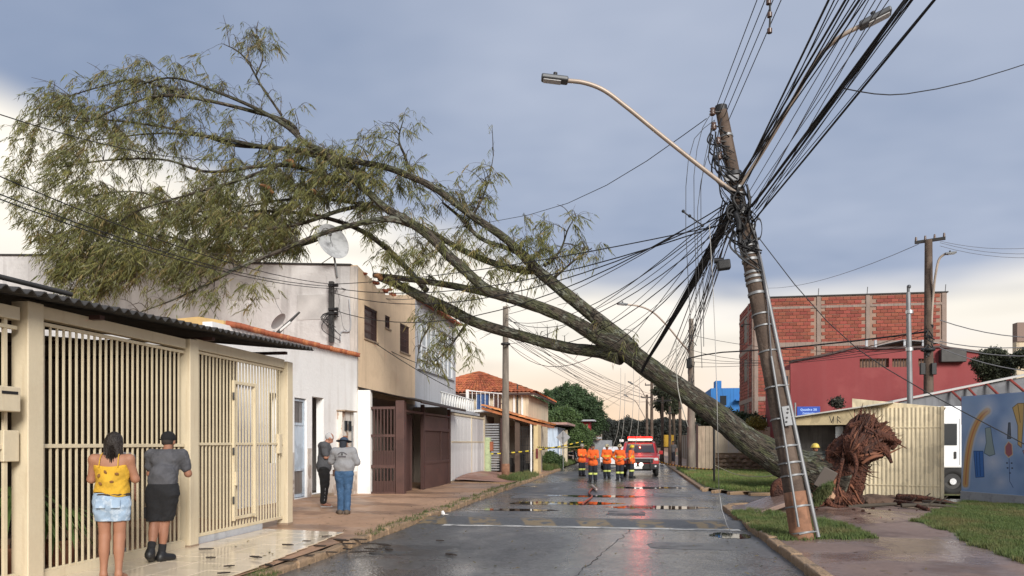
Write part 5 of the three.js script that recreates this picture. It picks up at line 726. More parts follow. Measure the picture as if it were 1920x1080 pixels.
    for (const t of [.5, .75, 1]) nodes.push({ p: c.getPoint(t), r: lerp(rr, .006, t), k: best.k + 1 }); const dir = e.clone().sub(mid).normalize(); const n = 5 + Math.floor(r() * 3);
    for (let i = 0; i < n; i++) { const t = i < 3 ? 1 : .35 + .65 * r(), p = c.getPoint(t); p.x += G() * .12; p.z += G() * .12; p.y += G() * .06; leaves.push([p, dir]); }
    for (let i = 0; i < 2; i++) { const p = c.getPoint(.3 + .7 * r()), o = p.clone().add(new THREE.Vector3(G() * .45 + dir.x * .25, G() * .25 + .05, G() * .45)); twigs.push(tube([p, p.clone().lerp(o, .5).add(new THREE.Vector3(0, .05, 0)), o], [.006, .003], 3, { seg: 3, cap: false })); leaves.push([o, dir]); }
  }
  for (let i = 0; i < 520; i++) { const q = nodes[Math.floor(r() * nL)]; if (!q || !q.d) continue; const o = q.p.clone().add(new THREE.Vector3(G() * .9 - .2, G() * .7 + .25, G() * .9)), m = q.p.clone().lerp(o, .5); m.y += .12; twigs.push(tube([q.p, m, o], [.014, .005], 4, { seg: 5, cap: false })); for (let k = 0; k < 2; k++) { const w = m.clone().lerp(o, r()).add(new THREE.Vector3(G() * .3, G() * .35, G() * .3)); twigs.push(tube([m.clone().lerp(o, .3), w], [.005, .003], 3, { seg: 1, cap: false })); } if (r() < .5) leaves.push([o, new THREE.Vector3(0, 0, 1)]); }
  part(tree, 'twigs', twigs, mTwig).userData.kind = 'stuff';
  // hanging sprays of narrow leaves
  const spray = (seed) => { const k = rng(seed), pos = [], N = 9; for (let i = 0; i < N; i++) { const s = i / (N - 1), bx = .16 * s + .04 * s * s, by = -.30 * s * s - .04 * s, a = (i % 2 ? 1 : -1) * (.5 + .5 * k()) + (k() - .5), L = .20 * (.75 + .5 * k()), w = .0135 * (.8 + .5 * k()), dx = Math.cos(a) * .32 + .2, dz = Math.sin(a) * .6, dn = new THREE.Vector3(dx, -.75 - .35 * k(), dz).normalize(), sd = new THREE.Vector3(k() - .5, (k() - .5) * .4, k() - .5).cross(dn).normalize(); const P = (t, o) => [bx + dn.x * L * t + sd.x * o, by + dn.y * L * t + sd.y * o - .02 * t * t, dn.z * L * t + sd.z * o]; const A = P(0, 0), B = P(.4, w), C = P(.4, -w), D = P(1, 0); pos.push(...A, ...B, ...C, ...B, ...D, ...C); } const g = new THREE.BufferGeometry(); g.setAttribute('position', new THREE.Float32BufferAttribute(pos, 3)); g.computeVertexNormals(); return g; };
  const lm = new THREE.MeshPhysicalMaterial({ roughness: .6, transmission: .32, thickness: 0 }), q = new THREE.Quaternion(), e = new THREE.Euler(), M = new THREE.Matrix4(), c = new THREE.Color(), base = tree.position;
  for (let v = 0; v < 3; v++) {
    const mine = leaves.filter((_, i) => i % 3 === v), im = new THREE.InstancedMesh(spray(50 + v), lm, mine.length);
    mine.forEach(([p, d], i) => { const a = Math.atan2(-d.z, d.x) + G() * 2.2; e.set(G() * .5, a, G() * .7 + .15, 'YXZ'); q.setFromEuler(e); const s = .45 + .65 * r(); M.compose(p.clone().sub(base), q, new THREE.Vector3(s, s, s)); im.setMatrixAt(i, M); const y = r(), b = .7 + .55 * r(), w = r() < .12 ? 1 : 0; c.setRGB(lerp(.11 + .085 * y, .22, w) * b, lerp(.125 + .055 * y, .165, w) * b, lerp(.03 + .012 * y, .055, w) * b); im.setColorAt(i, c); });
    im.name = 'leaves'; im.userData.kind = 'stuff'; im.castShadow = im.receiveShadow = true; tree.add(im);
  }
  // upturned root plate: clay and roots as one mass, with separate broken roots
  const bl = [[1578, 885, 18.7, 46], [1600, 850, 18.6, 44], [1618, 815, 18.6, 42], [1625, 795, 18.7, 26], [1650, 822, 18.4, 32], [1672, 824, 18.3, 13], [1575, 915, 18.5, 46], [1562, 940, 18.2, 36], [1588, 932, 18.3, 30], [1588, 895, 18.3, 42], [1585, 860, 18.5, 46], [1555, 925, 18.4, 34], [1610, 840, 18.0, 36], [1640, 842, 18.2, 26], [1570, 875, 19.0, 30], [1540, 948, 18.1, 12]].map(([x, y, z, s]) => [at(x, y, z), s * z / FOCAL]);
  const f = (x, y, z) => { let d = 9; for (const [p, s] of bl) { const q = Math.hypot(x - p.x, y - p.y, (z - p.z) * 1.15) - s * .78, k = .12, h = clamp(.5 + .5 * (d - q) / k); d = lerp(d, q, h) - k * h * (1 - h); } const u = x * .8 - y * .6, w = x * .6 + y * .8; return d + .09 * n3(x * 3, y * 3, z * 3) + .08 * n3(u * 10, w * 3, z * 8) + .05 * n3(u * 20, w * 5, z * 16) + .03 * n3(x * 26, y * 26, z * 26); };
  const xs = bl.map(([p]) => p.x), ys = bl.map(([p]) => p.y), zs = bl.map(([p]) => p.z); const root = part(tree, 'root_plate', surfaceNet(f, [Math.min(...xs) - .8, .02, Math.min(...zs) - .8], [Math.max(...xs) + .8, Math.max(...ys) + .7, Math.max(...zs) + .8], .032), mClayRoot, 'torn red clay root plate standing on edge');
  const rt = (l, z, w0, w1) => part(root, 'root', tube(l.map(([x, y], i) => at(x, y, z - .08 * i)), [w0, (w0 + w1) / 2, w1].map((q) => q * z / FOCAL / 2), 7, { bump: .25, seg: 14 }), mClayRoot);
  rt([[1640, 815], [1668, 822], [1690, 830]], 18.1, 20, 7); rt([[1652, 838], [1664, 852], [1672, 868]], 18, 16, 6); rt([[1640, 800], [1655, 795], [1664, 790]], 18.2, 9, 2); rt([[1672, 824], [1685, 832], [1700, 841]], 18.0, 4, 1.5); rt([[1608, 868], [1622, 878], [1637, 891]], 17.9, 4, 1.5); rt([[1550, 938], [1562, 948], [1592, 953]], 17.7, 14, 5); rt([[1600, 850], [1606, 872], [1600, 900]], 17.75, 9, 4); rt([[1590, 800], [1612, 790], [1622, 778]], 18.3, 10, 2); rt([[1565, 930], [1540, 945], [1528, 952]], 17.8, 12, 4); rt([[1620, 800], [1640, 812], [1650, 840]], 17.8, 6, 2); rt([[1580, 860], [1574, 892], [1568, 925]], 17.8, 7, 4);
  // torn roots lying over the plate and reaching past its edge
  const surf = (x, y) => { for (let z = 16.8; z < 19.4; z += .04) { const p = at(x, y, z); if (f(p.x, p.y, p.z) < .01) return z; } return null; }, mRootPale = mat([.20, .082, .046], { size: .6, vary: .4, rough: 1 }), mRootDark = mat([.06, .028, .02], { size: .5, vary: .4, rough: 1 });
  for (let i = 0; i < 170; i++) {
    const t = r(), cx = lerp(1560, 1632, t) + G() * 34, cy = lerp(935, 800, t) + G() * 34; let z = surf(cx, cy); if (!z) continue; let a = Math.atan2(cy - 885, cx - 1578) + G() * 1.5, x = cx, y = cy; const n = 5 + Math.floor(r() * 5), st = 5 + 8 * r(), pts = [at(x, y, z + .02)];
    for (let k = 0; k < n; k++) { a += G() * .55; x += Math.cos(a) * st; y += Math.sin(a) * st; if (y > 955) break; const q = surf(x, y); z = q ? lerp(z, q, .8) - .02 : z - .02; pts.push(at(x, y, z)); if (!q && r() < .75) break; } if (pts.length < 3) continue;
    const w = .008 + .04 * Math.pow(r(), 2.2); part(root, 'root', tube(pts, [w, w * .7, .004], 6, { seg: pts.length * 2, bump: .3 }), [mClayRoot, mRootPale, mRootDark, mClayRoot][Math.floor(r() * 4)]);
  }
  for (let i = 0; i < 70; i++) { const [p, s] = bl[Math.floor(r() * bl.length)], a = r() * 6.28, b = r() * 3.1 - 1.2, o = new THREE.Vector3(Math.cos(a) * Math.cos(b), Math.sin(b), Math.abs(Math.sin(a)) * Math.cos(b)), st = p.clone().addScaledVector(o, s * .7), en = p.clone().addScaledVector(o, s * (1.05 + .35 * r())); en.x += G() * .12; en.y -= .1 * r(); part(root, 'rootlet', tube([st, st.clone().lerp(en, .5).add(new THREE.Vector3(G() * .06, G() * .06, G() * .06)), en], [.018 * (.4 + r()), .003], 4, { seg: 4 }), r() < .6 ? mClayRoot : mTwig); }
  grass('root_turf', 'turf still clinging to the lifted root plate', [[3.9, 17.3], [4.25, 17.2], [4.5, 18.1], [4.1, 18.2]], 500, .1, (x, d) => .2 + .7 * clamp((x - 3.8) / .8) + .1 * n3(x * 5, d * 5, 1), .2, .8, 13);
  // lifted slab, soil, boards
  const sl = thing('lifted_slab', 'broken concrete slab tipped up by the roots beside the leaning pole', 'slab', [3.8, .1, 17.6]); const A = ground(1395, 948, .12); part(sl, 'slab', (() => { const g = new RoundedBoxGeometry(1.5, .1, 1.1, 2, .02).rotateZ(.30).rotateY(.35); return g.translate(at(1445, 930, 17.2).x, .3, at(1445, 930, 17.2).z); })(), mWalkR); part(sl, 'broken_edge', new THREE.DodecahedronGeometry(.32, 1).scale(.7, 1, .5).translate(at(1462, 905, 17.6).x, .55, at(1462, 905, 17.6).z), mClayRoot);
  const sp = thing('tilted_paver', 'pale slab fragment leaning in the torn root plate', 'slab', [4.5, .2, 18]); const sq = at(1548, 898, 17.75); part(sp, 'slab', new RoundedBoxGeometry(.34, .5, .08, 2, .02).rotateZ(-.5).rotateY(-.3).translate(sq.x, sq.y, sq.z), plain([.12, .10, .085], .9)); part(sp, 'crumb', new THREE.DodecahedronGeometry(.12, 0).translate(sq.x + .1, sq.y - .4, sq.z), mWalk);
  const hs = thing('soil_heap', 'dark soil heap spilling from the root hole beside the kiosk', 'soil heap', [6.2, .1, 20]); const hc = ground(1640, 938, .1); part(hs, 'soil', surfaceNet((x, y, z) => Math.hypot((x - hc.x) / 1.25, (y - .02) / .22, (z - hc.z) / .6) - 1 + .35 * n3(x * 3, y * 3, z * 3) + .2 * n3(x * 8, y * 8, z * 8), [hc.x - 1.7, .02, hc.z - 1], [hc.x + 1.7, .7, hc.z + 1], .05), mSoil); part(hs, 'broken_plank', tube([ground(1590, 950, .16), ground(1680, 945, .2)], [.05, .04], 6, { seg: 4, bump: .2 }), mTwig);
  [[1684, 925, 1795, 938, 'thick'], [1690, 940, 1806, 945, 'long thin'], [1680, 934, 1740, 948, 'short dark'], [1730, 932, 1810, 942, 'slender']].forEach(([x0, y0, x1, y1, w], i) => { const t = thing('fallen_branch', w + ' broken branch lying on the ground before the kiosk', 'branch', [6.9, .1, 20]); const a = ground(x0, y0 + 8, .2), b = ground(x1, y1 + 8, .14); part(t, 'wood', tube([a, a.clone().lerp(b, .5).add(V(0, .05, .02)), b], [[.11, .05], [.05, .03], [.07, .05], [.03, .02]][i], 8, { bump: .3, seg: 12 }), i % 2 ? mTwig : mClayRoot); part(t, 'stub', tube([a.clone().lerp(b, .4), a.clone().lerp(b, .5).add(V(.1, .2, 0))], [.03, .012], 5, { seg: 2 }), mTwig); });
}
// clods and litter on the ground
{
  const clodM = mClayRoot, geo = [0, 1, 2].map((k) => { const g = new THREE.DodecahedronGeometry(1, 1), p = g.attributes.position; for (let i = 0; i < p.count; i++) { const s = 1 + .35 * n3(p.getX(i) * 1.7 + k * 5, p.getY(i) * 1.7, p.getZ(i) * 1.7); p.setXYZ(i, p.getX(i) * s, p.getY(i) * s * .7, p.getZ(i) * s); } g.computeVertexNormals(); return triUV(g); });
  const r = rng(8), im = new THREE.InstancedMesh(geo[0], clodM, 90), M = new THREE.Matrix4(), q = new THREE.Quaternion(); let k = 0; for (let i = 0; i < 90; i++) { const x = lerp(2.7, 8.2, r()), d = lerp(13.5, 19.6, Math.pow(r(), .6)), s = .01 + .035 * Math.pow(r(), 3); q.setFromEuler(new THREE.Euler(r() * 6, r() * 6, r() * 6)); M.compose(new THREE.Vector3(x, hR(x, d) + s * .3, -d), q, new THREE.Vector3(s, s, s)); im.setMatrixAt(k++, M); } im.name = 'clay_crumbs'; tag(im, 'crumbs of red clay scattered over the right pavement', 'clay', null, 'stuff'); scene.add(im);
  // wet leaves and twigs blown over road and pavements
  const lg = new THREE.BufferGeometry(); lg.setAttribute('position', new THREE.Float32BufferAttribute([0, 0, 0, .04, .006, .012, .04, .004, -.012, .04, .006, .012, .1, .003, 0, .04, .004, -.012], 3)); lg.computeVertexNormals(); const li = new THREE.InstancedMesh(lg, new THREE.MeshStandardMaterial({ roughness: .6 }), 1500), lc = new THREE.Color();
  for (let i = 0; i < 1500; i++) { const x = r() < .5 ? lerp(-6.3, 2.2, r()) : r() < .6 ? lerp(-5.2, -3.8, r()) : lerp(1.4, 6, r()), d = 8.5 + 24 * Math.pow(r(), 1.3), h = x < -4.66 ? (x < -4.95 && d < 12.3 ? .18 - .02 * (x + 6.5) : hL(x, d)) : x > 2.36 ? (d < 19 ? hR(x, d) : .005) : .005; q.setFromEuler(new THREE.Euler((r() - .5) * .3, r() * 6.28, (r() - .5) * .3)); const s = .5 + .8 * r(); M.compose(new THREE.Vector3(x, h + .006 + (Math.abs(d - 15.95) < .85 && x > -4.5 && x < 2.2 ? .075 : 0), -d), q, new THREE.Vector3(s, s, s)); li.setMatrixAt(i, M); const y = r(); lc.setRGB(.06 + .12 * y, .06 + .06 * y, .025); li.setColorAt(i, lc); }
  li.name = 'leaf_litter'; tag(li, 'small wet leaves scattered over the road and pavements', 'leaf litter', null, 'stuff'); li.receiveShadow = true; scene.add(li);
  // dark bark strips and wet leaf scraps on the tiles, kerb and road
  const strip = (seed) => { const k = rng(seed), s = [], n = 14; for (let i = 0; i < n; i++) { const a = i / n * 6.283, q = .6 + .5 * k(); s.push(new THREE.Vector2(Math.cos(a) * q, Math.sin(a) * q * .34)); } return new THREE.ExtrudeGeometry(new THREE.Shape(s), { depth: .12, bevelEnabled: false }).rotateX(-Math.PI / 2); }, gs = [1, 2, 3, 4, 5].map(strip), bm = plain([.03, .02, .014], .75);
  [[540, 1022, .15], [575, 1015, .15], [612, 1006, .15], [600, 1024, .1], [640, 1013, .1], [655, 1020, .1], [672, 1012, .1], [690, 1020, .1], [680, 1035, .02], [700, 1030, .02], [730, 1031, .005], [720, 1022, .02], [845, 1040, .005], [505, 1060, .1], [480, 1045, .16], [430, 1062, .16], [395, 1046, .16], [385, 1030, .17], [540, 1050, .1], [580, 1042, .1], [420, 1075, .16], [825, 1014, .005], [650, 1030, .06], [622, 1036, .08]].forEach(([x, y, h], i) => { const p = ground(x, y, h + .016), t = new THREE.Mesh(gs[i % 5], bm), s = i > 3 && i < 13 ? R(.10, .2) : R(.06, .12); t.name = numbered('bark_scrap'); t.position.copy(p); t.scale.set(s, .12, s); t.rotation.y = R(-.6, .6); t.castShadow = t.receiveShadow = true; tag(t, 'dark wet scrap of bark on the tiles or left kerb', 'bark scrap', 'bark scraps along the left kerb'); scene.add(t); });
  const w = ground(831, 964, .04), lt = thing('paper_scrap', 'crumpled white paper litter by the left kerb', 'litter', [w.x, .03, -w.z]); part(lt, 'crumple', new THREE.IcosahedronGeometry(.06, 0).scale(.8, 1.2, .4).rotateZ(.4).translate(w.x, .06, w.z), plain([.72, .72, .72], .8)); part(lt, 'flap', box(w.x, w.x + .12, .03, .04, -w.z - .05, -w.z + .04), plain([.6, .55, .5], .8));
  const o = ground(1098, 932), ot = thing('red_strap', 'red and orange strap lying twisted on the wet road', 'strap', [o.x, .01, -o.z]); part(ot, 'strap', tube([ground(1112, 915, .03), ground(1104, 925, .05), ground(1110, 930, .03), ground(1098, 940, .04), ground(1092, 945, .02)], .03, 6, { seg: 18 }), plain([.34, .08, .05], .6)); part(ot, 'buckle', rod(ground(1110, 910, .04), ground(1118, 918, .1), .045, 6), plain([.6, .5, .45], .5));
}
// =====================================================================  POLES, LAMPS AND WIRES
const mPole = mat([.085, .058, .042], { size: 1.6, res: 512, vary: .35, rough: .85, streak: .6, streakCol: [.055, .04, .032], stain: .5, stainCol: [.17, .125, .095], bump: .012, bumpSize: .5 }), mPoleFoot = mat([.26, .13, .075], { size: .8, vary: .3, stain: .5, stainCol: [.2, .11, .07] });
const mPoleGrey = mat([.22, .185, .15], { size: 2, vary: .25, streak: .5, streakCol: [.12, .1, .085] }), mArm = mat([.40, .33, .27], { size: 1, vary: .15, rough: .5, metal: .3 }), mLamp = plain([.10, .105, .11], .45, .4), mDiff = plain([.55, .56, .56], .3), mPorc = plain([.10, .06, .045], .3), mCable = plain([.01, .01, .011], .55), mWire = plain([.03, .03, .032], .6), mWireGrey = plain([.12, .12, .13], .6);
const RIGHT = new THREE.Vector3(CO, 0, -SI), BACK = new THREE.Vector3(SI, 0, CO);     // across, and towards the viewer
const P0 = ground(1507, 1012, .1), P1 = at(1352, 205, 13.6);
const pp = (py) => { const t = clamp((1012 - py) / 807, 0, 1); return P0.clone().lerp(P1, t); }, pr = (py) => lerp(.185, .102, clamp((1012 - py) / 807, 0, 1));
function lampHead(parent, p, dir, s = 1) {
  const a = Math.atan2(-dir.z, dir.x), tilt = Math.asin(clamp(dir.y, -1, 1)), g = new RoundedBoxGeometry(.46 * s, .085 * s, .2 * s, 2, .03 * s).translate(.2 * s, 0, 0).rotateZ(tilt).rotateY(a).translate(p.x, p.y, p.z), h = part(parent, 'lamp_head', g, mLamp);
  part(h, 'diffuser', new RoundedBoxGeometry(.3 * s, .02, .15 * s, 1, .008).translate(.24 * s, -.046 * s, 0).rotateZ(tilt).rotateY(a).translate(p.x, p.y, p.z), mDiff); part(h, 'photocell', new THREE.CylinderGeometry(.035 * s, .035 * s, .07 * s, 8).translate(.2 * s, .075 * s, 0).rotateZ(tilt).rotateY(a).translate(p.x, p.y, p.z), mBlack);
}
{
  const T = thing('leaning_utility_pole', 'tall brown utility pole leaning over the kerb with strapped steel pipes', 'utility pole', [P0.x, .1, -P0.z]);
  part(T, 'shaft', tube([P0.clone().add(new THREE.Vector3(0, -.15, 0)), pp(900), pp(700), pp(450), P1], [.188, .167, .145, .122, .102], 20, { seg: 30, bump: .012 }), mPole); part(T, 'foot', tube([P0.clone().add(new THREE.Vector3(0, -.12, 0)), pp(930)], [.192, .181], 20, { seg: 6, bump: .01 }), mPoleFoot, 'clay-stained foot of the pole'); part(T, 'cap', new THREE.CylinderGeometry(.108, .112, .12, 16).translate(P1.x, P1.y, P1.z), mBlack);
  const ring = (py, m, h = .035, e = .012) => { const c = pp(py), u = P1.clone().sub(P0).normalize(), g = new THREE.CylinderGeometry(pr(py) + e, pr(py) + e, h, 20, 1, true); g.applyQuaternion(new THREE.Quaternion().setFromUnitVectors(new THREE.Vector3(0, 1, 0), u)); part(T, 'steel_band', g.translate(c.x, c.y, c.z), m); };
  for (const y of [262, 368, 381, 420, 474, 481, 489, 497, 508, 532, 541, 551, 572, 611, 633, 680, 745, 802, 851, 880, 902, 955, 1000]) ring(y, mGalv, y > 600 ? .025 : .045); for (const y of [340, 352, 408, 414]) ring(y, mBlack, .07, .03);
  const off = (py, r, b) => pp(py).addScaledVector(RIGHT, r).addScaledVector(BACK, b);
  part(T, 'conduit', tube([off(440, .13, .09), off(600, .145, .11), off(800, .165, .12), off(1006, .2, .12)], .036, 10), mGalv, 'thick galvanised pipe down the right side'); part(T, 'conduit', tube([off(690, -.02, .19), off(840, -.07, .205), off(988, -.12, .21)], .02, 8), mGalv, 'thin steel pipe up the front'); part(T, 'conduit', tube([off(455, .12, .14), off(560, .12, .17), off(690, -.02, .19)], .012, 6), mWireGrey);
  for (const y of [745, 802, 851, 880, 902, 955, 1000]) part(T, 'clamp', rod(off(y, -.13, .2), off(y - 4, .2, .14), .011, 6), mGalv);
  const pc = off(797, .03, .235), u = P1.clone().sub(P0).normalize(), qa = new THREE.Quaternion().setFromUnitVectors(new THREE.Vector3(0, 1, 0), u), pl = part(T, 'plate', new RoundedBoxGeometry(.13, .34, .03, 2, .012).applyQuaternion(qa).translate(pc.x, pc.y, pc.z), mGalv); for (const k of [-.1, -.03, .05, .11]) part(pl, 'bolt_hole', new THREE.CylinderGeometry(.018, .018, .01, 10).rotateX(1.57).translate(k * .3, k, .018).applyQuaternion(qa).translate(pc.x, pc.y, pc.z), mBlack);
  const a1 = [at(1380, 362, 13.2), at(1362, 350, 13.15), at(1300, 302, 13), at(1235, 250, 12.9), at(1170, 197, 12.8), at(1130, 168, 12.75), at(1095, 155, 12.7), at(1062, 151, 12.7)]; part(T, 'lamp_arm', tube(a1, .037, 10, { seg: 40 }), mArm, 'left lamp arm over the road'); lampHead(T, a1[7], a1[7].clone().sub(a1[6]).normalize());
  const a2 = [at(1385, 352, 13.3), at(1420, 300, 13), at(1480, 200, 12.3), at(1520, 130, 11.9), at(1548, 92, 11.6), at(1580, 66, 11.4), at(1615, 48, 11.3)]; part(T, 'lamp_arm', tube(a2, .034, 10, { seg: 40 }), mArm, 'right lamp arm behind the cable bundle'); lampHead(T, a2[6], a2[6].clone().sub(a2[5]).normalize());
  part(T, 'bracket', [box(pp(350).x - .2, pp(350).x + .05, pp(350).y - .05, pp(350).y + .05, -pp(350).z - .16, -pp(350).z - .1)], mGalv);
  for (let i = 0; i < 4; i++) { const y = 215 + i * 30, c = off(y, -.2 - .03 * (i % 2), .1); part(T, 'insulator', new THREE.LatheGeometry([[0, -.07], [.035, -.07], [.06, -.04], [.03, -.02], [.055, .01], [.03, .03], [.05, .06], [0, .075]].map(([a, b]) => new THREE.Vector2(a, b)), 12).translate(c.x, c.y, c.z), mPorc); part(T, 'insulator_arm', rod(off(y, -.02, .08), c, .016, 6), mDarkMetal); }
  const r = rng(15), S = (a, b) => a + (b - a) * r();
  for (let i = 0; i < 26; i++) { const y0 = S(215, 330), y1 = y0 + S(20, 110), o0 = S(-.34, -.05), b0 = S(.02, .2); part(T, 'jumper_cable', tube([off(y0, o0, b0), off((y0 + y1) / 2 + 8, o0 - S(-.06, .16), b0 + S(-.06, .1)), off(y1, S(-.14, .06), S(.08, .17))], S(.006, .016), 5, { seg: 12 }), mCable); }
  for (let i = 0; i < 34; i++) { const y0 = S(355, 480), y1 = y0 + S(10, 70), o0 = S(-.26, .2); part(T, 'jumper_cable', tube([off(y0, o0, S(.12, .2)), off((y0 + y1) / 2, o0 + S(-.22, .12), S(.12, .24)), off(y1, S(-.2, .18), S(.12, .18))], S(.007, .02), 5, { seg: 12 }), mCable); }
  for (let i = 0; i < 5; i++) { const c = off(S(375, 480), S(-.22, -.08), .16); part(T, 'cable_coil', new THREE.TorusGeometry(S(.08, .14), S(.012, .022), 6, 20).rotateY(S(-.6, .6)).rotateX(S(-.4, .4)).translate(c.x, c.y, c.z), mCable); }
  const cl = off(450, .2, .14); part(T, 'cable_coil', new THREE.TorusGeometry(.12, .014, 6, 20).scale(.5, 1.5, 1).translate(cl.x, cl.y, cl.z), mCable);
  const jb = at(1357, 497, 12.9); part(T, 'junction_box', [new RoundedBoxGeometry(.22, .17, .16, 2, .03).rotateZ(.1).translate(jb.x, jb.y, jb.z), new THREE.CylinderGeometry(.05, .05, .16, 8).rotateZ(1.57).translate(jb.x - .08, jb.y + .08, jb.z)], mBlack); part(T, 'splice_closure', tube([off(420, -.16, .16), off(440, -.14, .2), off(456, -.17, .19)], .05, 9), mBlack); part(T, 'splice_closure', tube([off(462, -.14, .16), off(480, -.2, .18)], .04, 9, { seg: 4 }), mBlack);
}
function pole(name, label, x, y, pyTop, depth, r0, r1, m, group) { const b = ground(x, y, .1), q = at(x, pyTop, 1), B = at(x, HORIZON, depth); B.y = .05; const top = at(x, pyTop, depth); const T = thing(name, label, 'utility pole', [B.x, .1, -B.z], group); part(T, 'shaft', tube([B, top], [r0, r1], 14, { seg: 8 }), m); T.userData.top = undefined; return [T, B, top]; }
const arm = (T, p, w, th = 0, n = 3) => { const u = new THREE.Vector3(Math.cos(th), 0, Math.sin(th)); const a = part(T, 'cross_arm', new THREE.BoxGeometry(w, .11, .1).rotateY(-th).translate(p.x, p.y, p.z), mDarkMetal); for (let i = 0; i < n; i++) { const q = p.clone().addScaledVector(u, (i / (n - 1) - .5) * w * .92); part(a, 'insulator', new THREE.CylinderGeometry(.035, .05, .16, 8).translate(q.x, q.y + .13, q.z), mPorc); } };
const spots = {};
{
  let [T, B, top] = pole('utility_pole', 'round concrete pole on the left pavement behind the hanging branches', 948, 900, 575, 32, .17, .12, mPoleGrey); spots.left = top; part(T, 'clay_band', tube([B.clone().add(V(0, .02, 0)), B.clone().add(V(0, .75, 0))], [.176, .172], 14, { seg: 2 }), mPoleFoot); { const c = at(948, 645, 31.75); part(T, 'clamp_box', [new THREE.TorusGeometry(.16, .05, 8, 18).rotateX(1.57).translate(c.x, c.y, c.z)], mDarkMetal); }
  [T, B, top] = pole('utility_pole', 'tall concrete pole on the right verge seen past the fallen trunk', 1296, 886, 598, 40.5, .25, .12, mPoleGrey); spots.mid = top; { const o = at(1293, 660, 40.5), pts = [o, at(1275, 640, 40), at(1250, 610, 39.6), at(1222, 584, 39.2), at(1198, 574, 39), at(1175, 571, 38.9)]; part(T, 'lamp_arm', tube(pts, .045, 8, { seg: 24 }), mArm); lampHead(T, pts[5], pts[5].clone().sub(pts[4]).normalize(), 1.2); const r = rng(6); for (let i = 0; i < 14; i++) { const y = 610 + 120 * r(), a = at(1290 + 14 * r(), y, 40.2), b = at(1284 + 24 * r(), y + 10 + 20 * r(), 40.1); part(T, 'jumper_cable', tube([a, a.clone().lerp(b, .5).add(new THREE.Vector3(.15 * (r() - .5), -.1, .1)), b], .02, 5, { seg: 8 }), mCable); } part(T, 'equipment_box', rbox(o.x - .18, o.x + .1, o.y - .9, o.y - .4, -o.z - .35, -o.z - .15, .02), mBlack); }
  const far = [[1222, 716, 72, 'far right pole carrying a lamp arm, left of the thin tree', .17], [1213, 740, 84, 'more distant right pole with a short cross arm', .17], [1242, 744, 58, 'slim dark pole behind the parked fire truck', .13], [1256, 762, 52, 'short dark post near the yellow sign board', .11], [1275, 752, 48, 'dark post in front of the blue wall', .12], [1127, 752, 78, 'slim pale pole at the left kerb beyond the firefighters', .12]];
  far.forEach(([x, y, z, l, r], i) => { const [t, b, p] = pole('utility_pole', l, x, 870, y, z, r, r * .75, i === 5 ? mPoleGrey : mPole, 'distant poles'); spots['far' + i] = p; if (i < 3) arm(t, p.clone().add(new THREE.Vector3(0, -.3, 0)), 1.3, .1); if (i < 2) { const o = at(x, y + 50, z), q = [o, at(x - 12, y + 28, z - .3), at(x - 22, y + 12, z - .6), at(x - 36, y + 4, z - .8)]; part(t, 'lamp_arm', tube(q, .05, 6, { seg: 14 }), mArm); lampHead(t, q[3], q[3].clone().sub(q[2]).normalize(), 1.2); } else part(t, 'bracket', box(p.x - .1, p.x + .1, p.y - .5, p.y - .42, -p.z - .15, -p.z + .15), mDarkMetal); });
  [T, B, top] = pole('utility_pole', 'dark concrete pole with a timber cross arm in front of the red building', 1741, 900, 450, 29, .20, .135, mPole); spots.right = top; arm(T, top.clone().add(new THREE.Vector3(.05, -.02, 0)), 1.05, .5, 4); { const q = [at(1746, 610, 28.9), at(1750, 550, 28.8), at(1755, 510, 28.6), at(1762, 484, 28.5), at(1772, 476, 28.4)]; part(T, 'lamp_arm', tube(q, .045, 8, { seg: 16 }), mArm); lampHead(T, q[4], new THREE.Vector3(1, .1, 0).normalize(), .9); const r = rng(4); for (let i = 0; i < 16; i++) { const y = 605 + 55 * r(), a = at(1732 + 18 * r(), y, 28.7), b = at(1732 + 18 * r(), y + 14 * r(), 28.65); part(T, 'cable_loop', tube([a, a.clone().lerp(b, .5).add(new THREE.Vector3(.4 * (r() - .5), -.12, .12)), b], .022, 5, { seg: 8 }), mCable); } const c = at(1740, 656, 28.7); part(T, 'cable_coil', new THREE.TorusGeometry(.2, .06, 8, 18).rotateX(1.57).translate(c.x, c.y, c.z), mCable); for (const k of [1731, 1752]) { const e = at(k, 690, 28.7); part(T, 'equipment_box', rbox(e.x - .09, e.x + .09, e.y - .25, e.y + .2, -e.z, -e.z + .15, .02), mBlack); } }
  { const b = at(1709, HORIZON, 27), t = at(1703, 548, 27), S = thing('steel_mast', 'slim galvanised steel mast beside the dark pole', 'mast', [b.x, .1, -b.z]); b.y = .1; part(S, 'shaft', tube([b, t], [.12, .075], 14, { seg: 4 }), mGalv); part(S, 'finial', [new THREE.CylinderGeometry(.05, .05, .2, 8).translate(t.x, t.y + .1, t.z), new THREE.SphereGeometry(.075, 10, 8).translate(t.x + .02, t.y + .2, t.z)], mLamp); for (const y of [655, 585]) { const c = at(1705, y, 27); part(S, 'band', new THREE.CylinderGeometry(.125, .125, .12, 14).translate(c.x, c.y, c.z), mSteel); } }
  // service post on the white side wall
  const a = atD(622, 528, 22.2), b = atD(622, 642, 22.2), S = thing('service_post', 'dark service post with wall brackets on the white side wall', 'post', [a.x, b.y, 22.2]); spots.house = a.clone(); part(S, 'post', rbox(a.x - .07, a.x + .07, b.y, a.y, 22.12, 22.26, .01), mDarkMetal); for (const y of [535, 580, 588]) { const c = atD(622, y, 22.12); part(S, 'bracket', [new THREE.CylinderGeometry(.05, .06, .16, 8).rotateZ(1.57).translate(c.x + .12, c.y, c.z), box(c.x - .1, c.x + .1, c.y - .03, c.y + .03, -c.z - .05, -c.z)], mBlack); }
